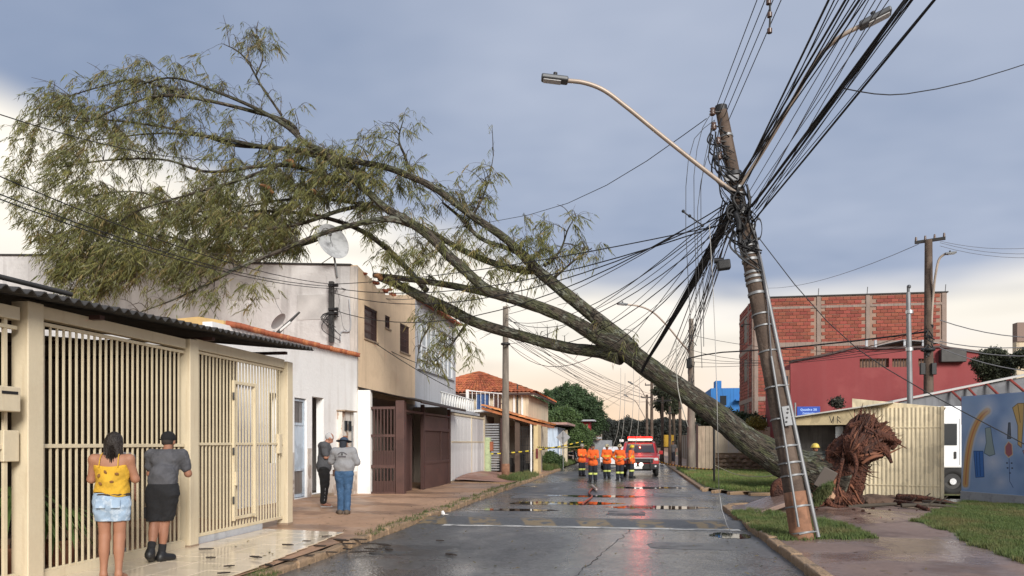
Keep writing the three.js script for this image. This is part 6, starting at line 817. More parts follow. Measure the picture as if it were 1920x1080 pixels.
  const k = rng(77); for (let i = 0; i < 9; i++) { const p = atD(600 + 25 * k(), 590 + 30 * k(), 22.1), q = atD(612 + 30 * k(), 600 + 50 * k(), 22.12); part(S, 'hanging_cable', tube([atD(622, 584, 22.12), p, q], .012, 5, { seg: 10 }), mCable); } part(S, 'conduit', tube([atD(655, 560, 22.3), atD(655, 620, 22.3), atD(640, 622, 22.3), atD(638, 640, 22.3)], .02, 6, { seg: 20 }), mGreyWall);
}
function wire(name, label, group, pts, r, m = mWire) { const g = tube(pts, r, 5, { seg: Math.max(8, pts.length - 1), cap: false }), o = part(scene, name, g, m); tag(o, label, 'cable', group); return o; }
{
  const k = rng(321), S = (a, b) => a + (b - a) * k(), ext = (s, q, d) => { const t = (-d - s.z) / (q.z - s.z); return s.clone().lerp(q, t); };
  // overhead bundles to a pole behind the viewer
  for (let i = 0; i < 8; i++) { const s = at(1385 + S(-5, 10), 338 + S(-14, 20), 13.35), q = at(1545 + i * 9 + S(-3, 3), 0, 8.2); wire('overhead_cable', 'black cable of the upper bundle rising from the leaning pole toward the viewer', 'upper cable bundle', sag(s, ext(s, q, -21), .25, 16), i % 3 ? S(.006, .010) : .014, mCable); }
  for (let i = 0; i < 10; i++) { const s = at(1404 + S(-8, 14), 408 + S(-26, 26), 13.15), j = i < 7 ? 0 : 40, q = at(1682 + S(-9, 9) + j * S(.4, 1.3), 0, 8.1); wire('overhead_cable', 'black cable of the lower bundle rising from the leaning pole to the upper right', 'lower cable bundle', sag(s, ext(s, q, -21), .3 + S(-.12, .12), 16), i % 4 ? S(.0055, .009) : .015, mCable); }
  for (let i = 0; i < 5; i++) { const s = at(1398 + S(-5, 15), 380 + S(-20, 60), 13.2), q = at(1610 + i * 12, 0, 8.3); wire('overhead_wire', 'thin wire between the two overhead cable bundles', 'thin overhead wires', sag(s, ext(s, q, -21), .15, 12), .006, mWireGrey); }
  for (let i = 0; i < 4; i++) { const s = at(1339 + i * 8, 212 + i * 7, 13.6), q = at(1418 + i * 15, 0, 10.8); wire('overhead_wire', 'thin power wire rising from the top of the leaning pole', 'power wires at the pole top', sag(s, ext(s, q, -21), .1, 12), .0075); }
  { const s = at(1441, 0, 10.6), e = at(1442, 62, 10.6); const t = thing('insulator_string', 'black insulator spacer hanging on the power wires at the top edge', 'insulator', [s.x, s.y - .6, -s.z]); part(t, 'rod', tube([s.clone().add(V(0, .25, 0)), at(1444, 30, 10.6), e], .014, 6), mCable); for (const y of [4, 28, 58]) { const c = at(1441 + (y > 20 ? 2 : 0), y, 10.6); part(t, 'disc', new THREE.CylinderGeometry(.035, .035, .06, 10).translate(c.x, c.y, c.z), mPorc); } }
  // heavy bundle pulled down onto the trunk
  for (let i = 0; i < 5; i++) { const o = (i - 2) * 3; wire('snagged_cable', 'thick black cable pulled taut from the leaning pole down onto the trunk', 'cables snagged under the trunk', [at(1376 + o, 385 + o, 13.1), at(1347 + o, 440 + S(-3, 3), 13.9), at(1300 + o, 530 + S(-2, 2), 15.9), at(1245 + o * .5, 625, 18), at(1210 + o * .3, 682, 19.25), at(1203 + o * .3, 697, 19.7)], i === 2 ? .035 : .018, mCable); }
  // fan of wires from the pole to the left: houses, far poles, the trunk
  const hubs = () => at(1362 + S(-8, 18), 395 + S(-25, 35), 13.2);
  for (const [x, y, z, s] of [[1290, 604, 40.5, 0], [1293, 615, 40.5, .5], [1291, 630, 40.5, .9], [1296, 640, 40.5, .3], [1288, 660, 40.5, .2], [1290, 648, 40.5, 1.1], [1222, 722, 72, 1], [1224, 735, 72, .4], [1213, 742, 84, 1.2], [1242, 760, 58, .5]]) wire('span_wire', 'wire from the leaning pole to the poles farther down the street', 'wires to the far poles', sag(hubs(), at(x, y, z), s, 14), S(.008, .013));
  for (const [x, y, z, s] of [[948, 590, 32, .3], [948, 600, 32, .8], [950, 615, 32, 1.3], [948, 645, 32, .6], [950, 640, 32, 1.7], [948, 596, 32, 1]]) wire('span_wire', 'wire crossing from the leaning pole to the left pavement pole', 'wires to the left pavement pole', sag(hubs(), at(x, y, z), s, 14), S(.008, .012));
  for (const [x, y, s] of [[622, 533, .2], [624, 540, .6], [620, 548, .9], [622, 580, 1.1]]) wire('service_wire', 'service wire drooping across the street to the post on the white wall', 'service wires to the white wall', sag(hubs(), atD(x, y, 22.1), s, 16), S(.009, .013), mCable);
  for (const [x, y, x2, y2, z] of [[0, 302, 622, 533, 11], [0, 345, 622, 537, 10.6], [-10, 352, 622, 541, 10.5], [0, 205, 440, 300, 12]]) wire('service_wire', 'service wire sagging from the upper left edge past the crown to the white wall', 'wires at the upper left', sag(at(x - 200, y - 60, z - 1.5), atD(x2, y2, 22.1), .35, 14), .010, mCable);
  for (const [a, b, c, e] of [[622, 584, 780, 680], [622, 584, 850, 730], [622, 590, 760, 640], [640, 540, 778, 560]]) wire('facade_wire', 'black wire strung across the yellow house front', 'wires on the house fronts', sag(atD(a, b, 22.1), at(c, e, 28.5), .15, 10), .013, mCable);
  const tr = (x) => { const T = [[1490, 855], [1417, 809], [1360, 768], [1300, 723], [1228, 678], [1170, 633], [1087, 558], [1031, 514]]; for (let i = 0; i < T.length - 1; i++) if (x <= T[i][0] && x >= T[i + 1][0]) return lerp(T[i][1], T[i + 1][1], (T[i][0] - x) / (T[i][0] - T[i + 1][0])); return 600; };
  for (let i = 0; i < 9; i++) { const x = 1112 + i * 21 + S(-8, 8), z = lerp(20.8, 19.5, (x - 1100) / 200); wire('snagged_wire', 'thin wire stretched from the leaning pole onto the fallen trunk', 'thin wires caught on the trunk', sag(hubs(), at(x, tr(x) + 4, z), S(0, .25), 10), S(.006, .009)); }
  for (const [x, y] of [[1290, 260], [1305, 240], [1318, 260], [1312, 300]]) wire('drop_wire', 'slack wire hanging down beside the top of the leaning pole', 'slack wires at the pole top', [at(1340, y - 35, 13.5), at(x + 12, y, 13.4), at(x - 4, y + 90, 13.3), at(x, y + 260, 13.3), at(x + S(-6, 8), y + 390, 13.4)], .006, mWire);
  wire('hanging_wire', 'long pale wire hanging past the trunk to the road by the kerb', null, [at(1330, 420, 13.3), at(1338, 560, 13.3), at(1343, 700, 13.5), at(1346, 830, 13.8), ground(1349, 930, .45), ground(1360, 978, .12), ground(1372, 1000, .015)], .007, plain([.45, .44, .42], .6));
  wire('hanging_wire', 'pale wire hanging down over the middle of the trunk', null, [at(1268, 640, 19.1), at(1270, 720, 19.05), at(1278, 760, 19.0), at(1290, 800, 19.2)], .012, plain([.35, .34, .3], .6));
  { const t = thing('spreader_rod', 'short rod with two knobs hung on slack wires left of the pole top', 'spreader', [1.2, 5, 13.4]); part(t, 'rod', tube([at(1281, 397, 13.3), at(1318, 423, 13.3)], .013, 6, { seg: 1 }), mCable); for (const [x, y] of [[1281, 396], [1293, 405], [1317, 423]]) { const c = at(x, y, 13.3); part(t, 'knob', new THREE.SphereGeometry(.03, 8, 6).translate(c.x, c.y, c.z), mCable); } }
  wire('span_wire', 'thin wire from the pole top drooping left behind the crown', null, [at(1325, 222, 13.5), at(1300, 240, 13.6), at(1200, 310, 15), at(1080, 375, 18), at(960, 410, 22), at(760, 440, 30)], .008);
  // black cable from right pole across to the far pole, and others on the right
  wire('span_cable', 'thick black cable crossing in front of the brick building', null, [at(1290, 672, 40.3), at(1340, 662, 38), at(1400, 658, 36), at(1500, 650, 33), at(1640, 635, 30.5), at(1738, 622, 28.7)], .035, mCable);
  for (const [y0, y1, s] of [[690, 640, .4], [682, 628, .6], [668, 615, .9], [700, 652, .2], [640, 655, .4]]) wire('span_wire', 'thinner wire running beside the cable in front of the brick building', 'wires before the brick building', sag(at(1295, y0 - 12, 40.3), at(1738, y1, 28.7), s, 12), .012, mWire);
  wire('guy_wire', 'black stay cable falling from the leaning pole past the mural wall', null, [at(1422, 445, 13), at(1512, 560, 12.6), at(1590, 640, 12.2), at(1660, 690, 11.9), at(1760, 748, 11.5), at(1850, 795, 11.1), at(1990, 870, 10.6)], .0085, mCable);
  wire('cross_wire', 'thin black cable slanting across the upper right sky', null, [at(1583, 166, 9), at(1640, 176, 9.3), at(1700, 176, 9.8), at(1820, 152, 10.5), at(1960, 108, 11.2)], .0075, mCable);
  for (const [y0, y1] of [[455, 470], [461, 478], [452, 456], [600, 632], [640, 640], [646, 662], [652, 700]]) wire('span_wire', 'wire leaving the dark cross-arm pole for the right edge', 'wires to the right edge', sag(at(1762, y0, 28.7), at(2000, y1, 27), .25, 8), y0 > 500 ? .018 : .008, mWireGrey);
  wire('span_wire', 'faint wire from the cross-arm pole descending left behind the leaning pole', null, sag(at(1722, 458, 28.9), at(1430, 540, 60), .5, 12), .012, mWireGrey);
  for (let i = 0; i < 14; i++) { const a = [spots.mid, spots.far0, spots.far1, spots.left, spots.far5, spots.far2][i % 6].clone(), b = [spots.far0, spots.far1, spots.far5, spots.mid, spots.far2, spots.left][(i * 2 + 1) % 6].clone(); if (a.distanceTo(b) < 1) continue; a.y -= S(0, 1.6); b.y -= S(0, 1.4); wire('span_wire', 'wire of the tangle between the distant poles', 'tangle between the distant poles', sag(a, b, S(.2, 1), 12), S(.009, .014)); }
  for (let i = 0; i < 7; i++) { const a = spots.left.clone(); a.y -= S(0, 2); const b = at(1180 + S(-20, 40), 735 + S(-20, 40), 75); wire('span_wire', 'wire running from the left pavement pole down the street', 'wires down the street', sag(a, b, S(.2, .8), 12), S(.009, .013)); }
  for (const [x, y] of [[1160, 690], [1168, 700], [1184, 690], [1195, 705]]) wire('slack_wire', 'pale slack wire dangling above the fire truck', 'slack wires above the truck', [at(x + 4, y, 34), at(x + 3, y + 70, 34), at(x - 2, y + 120, 34.5), at(x - 12, y + 150, 35)], .012, plain([.4, .38, .35], .6));
  // warning tape and its posts
  const tape = (label, p) => { const t = tube(p, .035, 4, { seg: 30 }); const o = part(scene, 'warning_tape', t, (() => { const m = new THREE.MeshStandardMaterial({ roughness: .5 }); m.map = dataTex(8, 64, (u, v) => v < .5 ? [.62, .48, .05] : [.03, .03, .03], true, 1, .5); return m; })()); tag(o, label, 'tape'); };
  tape('striped warning tape strung across the dark porch on the left', sag(V(-6.9, 1.15, 35.3), at(1092, 828, 41), .12)); tape('striped warning tape strung along the far right verge', sag(at(1236, 866, 39), at(1338, 880, 30.6), .08)); tape('warning tape between the left pole and the shrubs', sag(at(1008, 838, 36), at(1100, 835, 52), .1));
  wire('rope', 'pale slack rope hanging from the black post toward the trunk', null, [at(1340, 872, 30.6), at(1375, 888, 29), at(1420, 894, 26), at(1470, 888, 20)], .016, plain([.5, .46, .3], .8));
  { const b = ground(1339, 908, .09), t = thing('black_post', 'slim black metal post standing on the far verge', 'post', [b.x, .09, -b.z]), p = at(1338, 760, 29.6); part(t, 'shaft', rod(new THREE.Vector3(b.x, .05, b.z), new THREE.Vector3(b.x, p.y, b.z), .04, 8), mBlack); part(t, 'cap', new THREE.SphereGeometry(.05, 8, 6).translate(b.x, p.y, b.z), mBlack); }
}
// =====================================================================  PEOPLE
const smin = (a, b, k) => { const h = clamp(.5 + .5 * (b - a) / k); return lerp(b, a, h) - k * h * (1 - h); };
function cap(a, b, ra, rb = ra, fz = 1) {                             // tapered capsule, optionally flattened front to back
  const bx = b[0] - a[0], by = b[1] - a[1], bz = (b[2] - a[2]) / fz, l2 = bx * bx + by * by + bz * bz || 1e-9, az = a[2] / fz, R2 = Math.max(ra, rb), m = Math.max(1, fz);
  return { f: (x, y, z) => { const px = x - a[0], py = y - a[1], pz = z / fz - az, t = clamp((px * bx + py * by + pz * bz) / l2); return (Math.hypot(px - bx * t, py - by * t, pz - bz * t) - lerp(ra, rb, t)) * Math.min(1, fz * 1.15); }, lo: [0, 1, 2].map((i) => Math.min(a[i], b[i]) - R2 * (i === 2 ? m : 1)), hi: [0, 1, 2].map((i) => Math.max(a[i], b[i]) + R2 * (i === 2 ? m : 1)) };
}
const ell = (c, r) => ({ f: (x, y, z) => { const a = (x - c[0]) / r[0], b = (y - c[1]) / r[1], d = (z - c[2]) / r[2], q = Math.sqrt(a * a + b * b + d * d); return (q - 1) * Math.min(...r); }, lo: c.map((v, i) => v - r[i]), hi: c.map((v, i) => v + r[i]) });
function sdf(prims, cell, k = .03, clip, fold = 0) {
  const lo = [0, 1, 2].map((i) => Math.min(...prims.map((p) => p.lo[i])) - .05), hi = [0, 1, 2].map((i) => Math.max(...prims.map((p) => p.hi[i])) + .05);
  return surfaceNet((x, y, z) => { let d = 9; for (const p of prims) d = smin(d, p.f(x, y, z), k); if (fold) d += fold * (n3(x * 7 + 3, y * 11, z * 7) + .6 * n3(x * 17, y * 22 + x * 14, z * 17)); return clip ? Math.max(d, clip(x, y, z)) : d; }, lo, hi, cell);
}
const mixp = (a, b, t) => a.map((v, i) => lerp(v, b[i], t)), SK = [.30, .15, .09];
function person(label, at_, turn, o) {
  const t = thing('person', label, 'person', at_, o.group), s = o.scale || 1, c = o.cell || .014, J = { head: [0, 1.60, .02], neck: [0, 1.45, -.01], chest: [0, 1.28, 0], waist: [0, 1.08, .01], hip: [0, .95, 0], ...o.J }, w = o.wide || 1;
  const sides = [-1, 1].map((q) => { const L = q < 0 ? 'L' : 'R'; return { q, sh: o.J?.['sh' + L] || [q * .185 * w, 1.40, -.01], el: o.J?.['el' + L] || [q * .25 * w, 1.13, -.03], wr: o.J?.['wr' + L] || [q * .24, .88, .06], hd: o.J?.['hd' + L], hp: o.J?.['hp' + L] || [q * .088 * w, .90, 0], kn: o.J?.['kn' + L] || [q * .095, .50, .02], an: o.J?.['an' + L] || [q * .10, .09, -.02], to: o.J?.['to' + L] || [q * .125, .03, .14] }; });
  const limbs = (g, arms = [0, 1], legs = [0, 1]) => { const p = []; for (const S of sides) { p.push(cap(S.sh, S.el, .054 * w + g, .042 + g), cap(S.el, S.wr, .042 + g, .028 + g)); p.push(cap(S.hp, S.kn, .086 * w + g, .058 * w + g), cap(S.kn, S.an, .056 * w + g, .036 + g), ell(mixp(S.kn, S.an, .3).map((v, i) => i === 2 ? v - .018 : v), [.052 * w + g, .13, .05 + g])); } return p; };
  const torso = (g = 0) => [cap(J.hip, J.waist, .155 * w + g, .135 * w + g, .72), cap(J.waist, J.chest, .135 * w + g, .16 * w + g, .70), cap([-.10 * w, J.chest[1] + .07, J.chest[2]], [.10 * w, J.chest[1] + .07, J.chest[2]], .095 + g, .095 + g), cap(sides[0].sh, sides[1].sh, .06 + g, .06 + g)];
  const H = J.head, hr = o.headTurn || 0, ch = Math.cos(hr), sh = Math.sin(hr), hp = (x, y, z) => { const ty = y * Math.cos(o.nod || 0) - z * Math.sin(o.nod || 0), tz = y * Math.sin(o.nod || 0) + z * Math.cos(o.nod || 0); return [H[0] + x * ch + tz * sh, H[1] + ty, H[2] - x * sh + tz * ch]; };
  const head = [ell(hp(0, .02, -.01), [.076, .103, .094]), ell(hp(0, -.05, .03), [.056, .066, .06]), cap(hp(0, -.005, .085), hp(0, -.035, .102), .010, .016), ell(hp(-.078, -.01, 0), [.014, .032, .022]), ell(hp(.078, -.01, 0), [.014, .032, .022]), ell(hp(0, -.068, .075), [.024, .012, .016])];
  const parts = [sdf([...torso(), cap(J.neck, mixp(J.neck, H, .7), .056, .052), ...limbs(0), ...sides.map((S) => cap([S.an[0], S.an[1] - .02, S.an[2]], S.to, .038, .03))], c, .035), sdf([...head, cap(mixp(J.neck, H, .4), mixp(J.neck, H, .75), .05, .048)], Math.min(c, .009), .014)];
  for (const S of sides) {                                            // hand: palm, four bent fingers, thumb
    const d = new THREE.Vector3(...(S.hd || [0, -1, .25])).normalize(), f = new THREE.Vector3(...S.wr), sd = new THREE.Vector3(0, 0, 1).addScaledVector(d, -d.z).normalize(); if (sd.length() < .5) sd.set(1, 0, 0); const nn = new THREE.Vector3().crossVectors(d, sd).multiplyScalar(-S.q), P = (a, b, e) => f.clone().addScaledVector(d, a).addScaledVector(sd, b).addScaledVector(nn, e).toArray();
    const hp2 = [cap(P(0, 0, 0), P(.075, .018, 0), .026, .022), cap(P(0, 0, 0), P(.075, -.018, 0), .026, .022)]; [[.028, .066], [.0095, .076], [-.0095, .070], [-.028, .054]].forEach(([b, L]) => { hp2.push(cap(P(.078, b, 0), P(.078 + L * .5, b * 1.1, .012), .0095, .009), cap(P(.078 + L * .5, b * 1.1, .012), P(.078 + L * .8, b * 1.1, .036), .009, .008)); }); hp2.push(cap(P(.02, .03, .004), P(.055, .056, .014), .012, .0105), cap(P(.055, .056, .014), P(.083, .058, .028), .0105, .0085)); parts.push(sdf(hp2, o.far ? .008 : .0055, .008));
  }
  const body = mergeGeometries(parts.map((g) => g.toNonIndexed())), bp = body.attributes.position, col = new Float32Array(bp.count * 3), sk = o.skin || SK, eyes = [hp(-.032, .018, .078), hp(.032, .018, .078)], brow = [hp(-.034, .042, .082), hp(.034, .042, .082)], mo = hp(0, -.065, .086);
  for (let i = 0; i < bp.count; i++) { const x = bp.getX(i), y = bp.getY(i), z = bp.getZ(i), k = 1 + .10 * n3(x * 14, y * 14, z * 14); let q = sk.map((v) => v * k); for (const e of eyes) if (Math.hypot(x - e[0], (y - e[1]) * 1.7, z - e[2]) < .018) q = [.03, .02, .015]; for (const e of brow) if (Math.hypot((x - e[0]) * .6, (y - e[1]) * 2, z - e[2]) < .014) q = [.03, .022, .018]; if (Math.hypot((x - mo[0]) * .5, y - mo[1], z - mo[2]) < .013) q = [sk[0] * .9, sk[1] * .55, sk[2] * .55]; if (o.under) { const u = o.under(x, y, z); if (u) q = u; } col.set(q, i * 3); }
  body.setAttribute('color', new THREE.BufferAttribute(col, 3)); const add = (n, g, m, par = t, l) => { const q = new THREE.Mesh(m.userData.tri ? triUV(g) : g, m); q.name = n; q.castShadow = q.receiveShadow = true; par.add(q); if (l) q.userData.label = l; return q; };
  add('body', body, new THREE.MeshStandardMaterial({ vertexColors: true, roughness: .6 }));
  const wob = (a, f = 9) => (x, y, z) => a * n3(x * f, y * f, z * f), K = { t, add, J, sides, torso, limbs, hp, c, cap, ell, sdf, w, wob }; o.dress(K); t.rotation.y = turn; t.scale.setScalar(s); return t;
}
const cloth = (c, v = .1, size = .5, o = {}) => mat(c, { size, vary: v, rough: .9, bump: .004, bumpSize: .25, res: 128, ...o });
// shared garments
const shirt = (K, m, sleeve, hem, g = .016, neckY = 1.47, name = 'shirt') => { const p = K.torso(g); for (const S of K.sides) { p.push(cap(S.sh, sleeve <= 1 ? mixp(S.sh, S.el, sleeve) : S.el, .060 * K.w + g, .052 + g)); if (sleeve > 1) p.push(cap(S.el, mixp(S.el, S.wr, sleeve - 1), .048 + g, .036 + g)); } p.push(cap([0, hem + .12, K.J.hip[2]], K.J.waist, .165 * K.w + g, .14 * K.w + g, .74)); if (g > .02) p.push(cap([-.075, hem + .13, .01], [.075, hem + .13, .01], .135 + g, .135 + g)); return K.add(name, sdf(p, K.c, .03, (x, y, z) => Math.max(hem - y, y - neckY + .25 * Math.abs(x) - .045) + 0, .011), m); };
const trousers = (K, m, end, g = .018, name = 'trousers', flare = 0, hem = -1) => { const p = [cap(K.J.hip, [K.J.waist[0], K.J.hip[1] + .06, K.J.waist[2]], .155 * K.w + g, .145 * K.w + g, .74)]; for (const S of K.sides) { if (end > .5) p.push(cap(S.hp, mixp(S.hp, S.kn, 1 - Math.max(0, end - .5) * 2 + 0 * end), .092 * K.w + g, .075 * K.w + g + flare)); else { p.push(cap(S.hp, S.kn, .092 * K.w + g, .064 * K.w + g)); p.push(cap(S.kn, mixp(S.kn, S.an, 1 - end * 2), .060 * K.w + g, .050 + g + flare)); } } return K.add(name, sdf(p, K.c, .03, (x, y, z) => Math.max(y - K.J.hip[1] - .07, hem + .012 * n3(x * 9, 1, z * 9) - y), .011), m); };
const shoes = (K, m, h = .11, g = .012, name = 'shoe') => { for (const S of K.sides) { K.add(name, sdf([cap([S.an[0], S.an[1] - .03, S.an[2] - .03], S.to, .046 + g, .036 + g), cap([S.an[0], S.an[1] - .02, S.an[2]], [S.an[0], S.an[1] + h - .09, S.an[2]], .045 + g, .043 + g), cap([S.an[0], S.an[1] - .055, S.an[2] - .04], [S.to[0], S.to[1] - .005, S.to[2]], .036 + g, .034 + g)], Math.min(K.c, .012), .02), m); } };
{
  const faceWall = Math.PI / 2 * -1;                                  // facing the houses on the left
  const fY = (x, d) => .166 - .02 * (x + 6.5) + .012;
  // woman in yellow top
  { const p = ground(210, 1088, .17), X = p.x, D = -p.z;
    person('woman in a yellow strappy top and denim shorts seen from behind at the railings', [X, fY(X, D), D], Math.PI + .35, { cell: .0095, scale: .965, wide: 1.0, skin: [.34, .16, .095], J: { elL: [-.235, 1.17, .05], wrL: [-.10, 1.2, .22], hdL: [1, .1, .2], elR: [.235, 1.17, .05], wrR: [.10, 1.22, .24], hdR: [-1, .15, .2], knL: [-.075, .5, .02], knR: [.085, .5, .03], anL: [-.075, .09, -.02], anR: [.09, .09, 0], toL: [-.10, .03, .13], toR: [.12, .03, .15], hip: [.02, .95, -.01], waist: [.012, 1.08, .01], chest: [-.005, 1.28, .01], head: [-.015, 1.59, .05] }, dress: (K) => {
      const ym = cloth([.62, .36, .03], .12, .6, { stain: .35, stainCol: [.45, .20, .03] }), p = K.torso(.018); p.push(cap([0, 1.0, 0], K.J.chest, .185, .165, .78)); const top = K.add('top', sdf(p, K.c, .03, (x, y, z) => Math.max(1.0 + .03 * Math.sin(x * 14) - y, y - (z < 0 ? 1.335 : 1.36) + .015 * Math.cos(x * 12), Math.abs(x) - .205 + (y > 1.2 ? (y - 1.2) * .25 : 0)), .012), ym); for (const q of [-1, 1]) K.add('strap', tube([new THREE.Vector3(q * .10, 1.32, -.125), new THREE.Vector3(q * .095, 1.43, -.085), new THREE.Vector3(q * .09, 1.475, -.02), new THREE.Vector3(q * .085, 1.40, .11)], .006, 5, { seg: 12 }), ym, top);
      const bf = plain([.20, .09, .03], .9); [[-.09, 1.24], [.03, 1.26], [.10, 1.22], [-.04, 1.15], [.08, 1.13]].forEach(([x, y], i) => { const g = new THREE.SphereGeometry(.018, 8, 5).scale(1.3, .8, .12); const m = K.add('flower_print', g, bf, top); m.position.set(x, y, -.132 + .35 * x * x - (y < 1.2 ? .012 : 0)); m.rotation.z = i; });
      const dn = mat([.30, .40, .52], { own: 1, size: .35, vary: .25, rough: .9, stain: .55, stainCol: [.58, .66, .74], res: 128 }); const sh = trousers(K, dn, .5, .024, 'denim_shorts', .03, .69); K.add('belt', new THREE.TorusGeometry(.172, .016, 6, 28).rotateX(1.57).scale(1.06, 1, .78).translate(0, 1.0, 0), plain([.05, .035, .025], .7), sh); K.add('back_pocket', new RoundedBoxGeometry(.10, .10, .012, 2, .005).rotateX(.12).translate(-.08, .9, -.142), dn, sh); K.add('back_pocket', new RoundedBoxGeometry(.10, .10, .012, 2, .005).rotateX(.12).translate(.08, .9, -.142), dn, sh);
      const hm = mat([.018, .012, .009], { size: .2, vary: .4, rough: .5, bump: .01, bumpSize: .12, res: 128 }); K.add('hair', sdf([ell(K.hp(0, .03, -.025), [.092, .105, .103]), cap(K.hp(-.02, .0, -.075), K.hp(-.055, -.17, -.085), .06, .035), cap(K.hp(.03, .0, -.07), K.hp(.03, -.12, -.085), .06, .045), cap(K.hp(-.06, 0, -.05), K.hp(-.075, -.21, -.06), .04, .018)], .009, .03, (x, y, z) => (z - K.J.head[2] - .045) * (y > K.J.head[1] + .075 ? 0 : 1) - .001 + .012 * n3(x * 30, y * 8, z * 30)), hm);
      { const k = rng(3), st = []; for (let i = 0; i < 90; i++) { const a = (k() - .5) * 2.4, b = k(), p = (t, y, o) => new THREE.Vector3(...K.hp(Math.sin(a) * (.094 + o), y, -Math.cos(a) * (.104 + o) - .012)), L = .12 + .16 * k(); st.push(tube([p(0, .10 - .04 * b, -.03), p(0, .03, .006), p(0, -.06, .006 + .012 * k()), p(0, -.02 - L, .004 + .03 * k())], [.007, .008, .003], 4, { seg: 7 })); } K.add('hair_strands', merge(st), hm).userData.kind = 'stuff'; }
      for (const S of K.sides) K.add('sandal', new RoundedBoxGeometry(.1, .022, .26, 2, .01).translate((S.an[0] + S.to[0]) / 2, .0, .055), plain([.10, .06, .045], .8));
    } }); }
  // man in grey shirt, black shorts and cap
  { const p = ground(306, 1052, .17), X = p.x, D = -p.z;
    person('man in a dark grey T-shirt, black shorts and black cap leaning on the railings', [X, fY(X, D), D], Math.PI + .18, { cell: .0095, scale: .985, wide: 1.0, skin: [.30, .14, .085], nod: .15, J: { hip: [0, .95, -.02], waist: [0, 1.08, .03], chest: [0, 1.28, .10], neck: [0, 1.45, .13], head: [.02, 1.57, .20], shL: [-.20, 1.39, .11], shR: [.20, 1.39, .11], elL: [-.25, 1.14, .18], elR: [.25, 1.14, .18], wrL: [-.12, 1.25, .36], wrR: [.10, 1.24, .37], hdL: [.6, .6, .5], hdR: [-.6, .6, .5], knL: [.0, .5, .05], anL: [.03, .09, .02], toL: [-.05, .03, .15], hpL: [-.09, .9, -.02], hpR: [.09, .9, -.02], knR: [.10, .49, -.02], anR: [.09, .15, -.16], toR: [.13, .04, -.04] }, dress: (K) => {
      shirt(K, cloth([.085, .085, .095], .12, .8, { stain: .3, stainCol: [.12, .12, .13] }), .62, .98, .018, 1.52); const bm = cloth([.012, .012, .014], .2); const sh = trousers(K, bm, .45, .034, 'shorts', .03, .53); K.add('cargo_pocket', new RoundedBoxGeometry(.03, .15, .14, 2, .01).translate(.205, .64, 0), bm, sh); for (const S of K.sides) K.add('sock', sdf([cap(S.an, mixp(S.an, S.kn, .28), .046, .05)], .01), bm); shoes(K, plain([.012, .012, .013], .5), .1);
      const cm = cloth([.008, .008, .009], .2), cp = K.add('cap', sdf([ell(K.hp(0, .045, -.01), [.092, .095, .108])], .009, .02, (x, y, z) => K.J.head[1] + .012 - y), cm); K.add('peak', new THREE.CylinderGeometry(.08, .08, .012, 20, 1, false, -Math.PI / 2, Math.PI).scale(1, 1, 1.1).translate(0, .02, .08).rotateX(.1).rotateY(.6).translate(K.J.head[0] + .02, K.J.head[1] + .02, K.J.head[2]), cm, cp); K.add('hair', sdf([ell(K.hp(0, .01, -.02), [.079, .09, .09])], .01, .02, (x, y, z) => Math.max(K.J.head[1] - .045 - y, z - K.J.head[2])), plain([.03, .022, .018], .8));
    } }); }
  // person behind the railings
  person('person in a pale shirt standing inside behind the railings, half hidden', [-7.05, .14, 9.25], .9, { cell: .016, far: true, scale: .97, skin: [.28, .13, .08], dress: (K) => { shirt(K, cloth([.30, .28, .30]), .6, .93); trousers(K, cloth([.16, .14, .13]), .5, .025, 'shorts', .02, .6); shoes(K, plain([.25, .25, .27], .8), .07); K.add('hair', sdf([ell(K.hp(0, .04, -.02), [.085, .09, .1])], .012, .02, (x, y, z) => K.J.head[1] - .01 - y), plain([.02, .015, .012], .7)); } });
  // two men talking by the white house
  { const p = ground(607, 950, .19), X = p.x, D = -p.z; person('white-haired man in a dark grey T-shirt and black trousers by the dark doorway', [X, hL(X, D), D], Math.PI - 1.05, { cell: .012, scale: 1.03, wide: 1.2, skin: [.36, .17, .11], nod: .55, J: { chest: [0, 1.28, .03], neck: [0, 1.45, .05], head: [0, 1.565, .13], elL: [-.23, 1.14, .02], wrL: [-.08, 1.12, .24], hdL: [.4, .1, 1], elR: [.23, 1.14, .02], wrR: [.08, 1.1, .25], hdR: [-.4, .1, 1], knL: [-.06, .5, .02], knR: [.06, .5, .03], anL: [-.055, .09, -.02], anR: [.06, .09, 0], toL: [-.07, .03, .13], toR: [.08, .03, .15] }, dress: (K) => { shirt(K, cloth([.07, .071, .077], .15), .75, .80, .024, 1.5); const tr = trousers(K, cloth([.012, .012, .013], .2), .04, .024); for (const S of K.sides) K.add('side_stripe', tube([new THREE.Vector3(S.q * .125, .88, .0), new THREE.Vector3(S.kn[0] + S.q * .085, .5, .02), new THREE.Vector3(S.an[0] + S.q * .07, .14, 0)], .007, 5, { seg: 10 }), plain([.35, .35, .36], .8), tr); for (const S of K.sides) K.add('sandal', new RoundedBoxGeometry(.1, .025, .26, 2, .01).translate((S.an[0] + S.to[0]) / 2, .0, .06), plain([.5, .47, .44], .7)); K.add('hair', sdf([ell(K.hp(0, .032, -.02), [.083, .098, .1])], .009, .02, (x, y, z) => Math.max((K.J.head[1] - .03 - (z - K.J.head[2]) * -.3) - y, z - K.J.head[2] - .08 + (y - K.J.head[1]) * .5)), mat([.50, .49, .48], { size: .2, vary: .3, bump: .006, bumpSize: .1, res: 128 })); } }); }
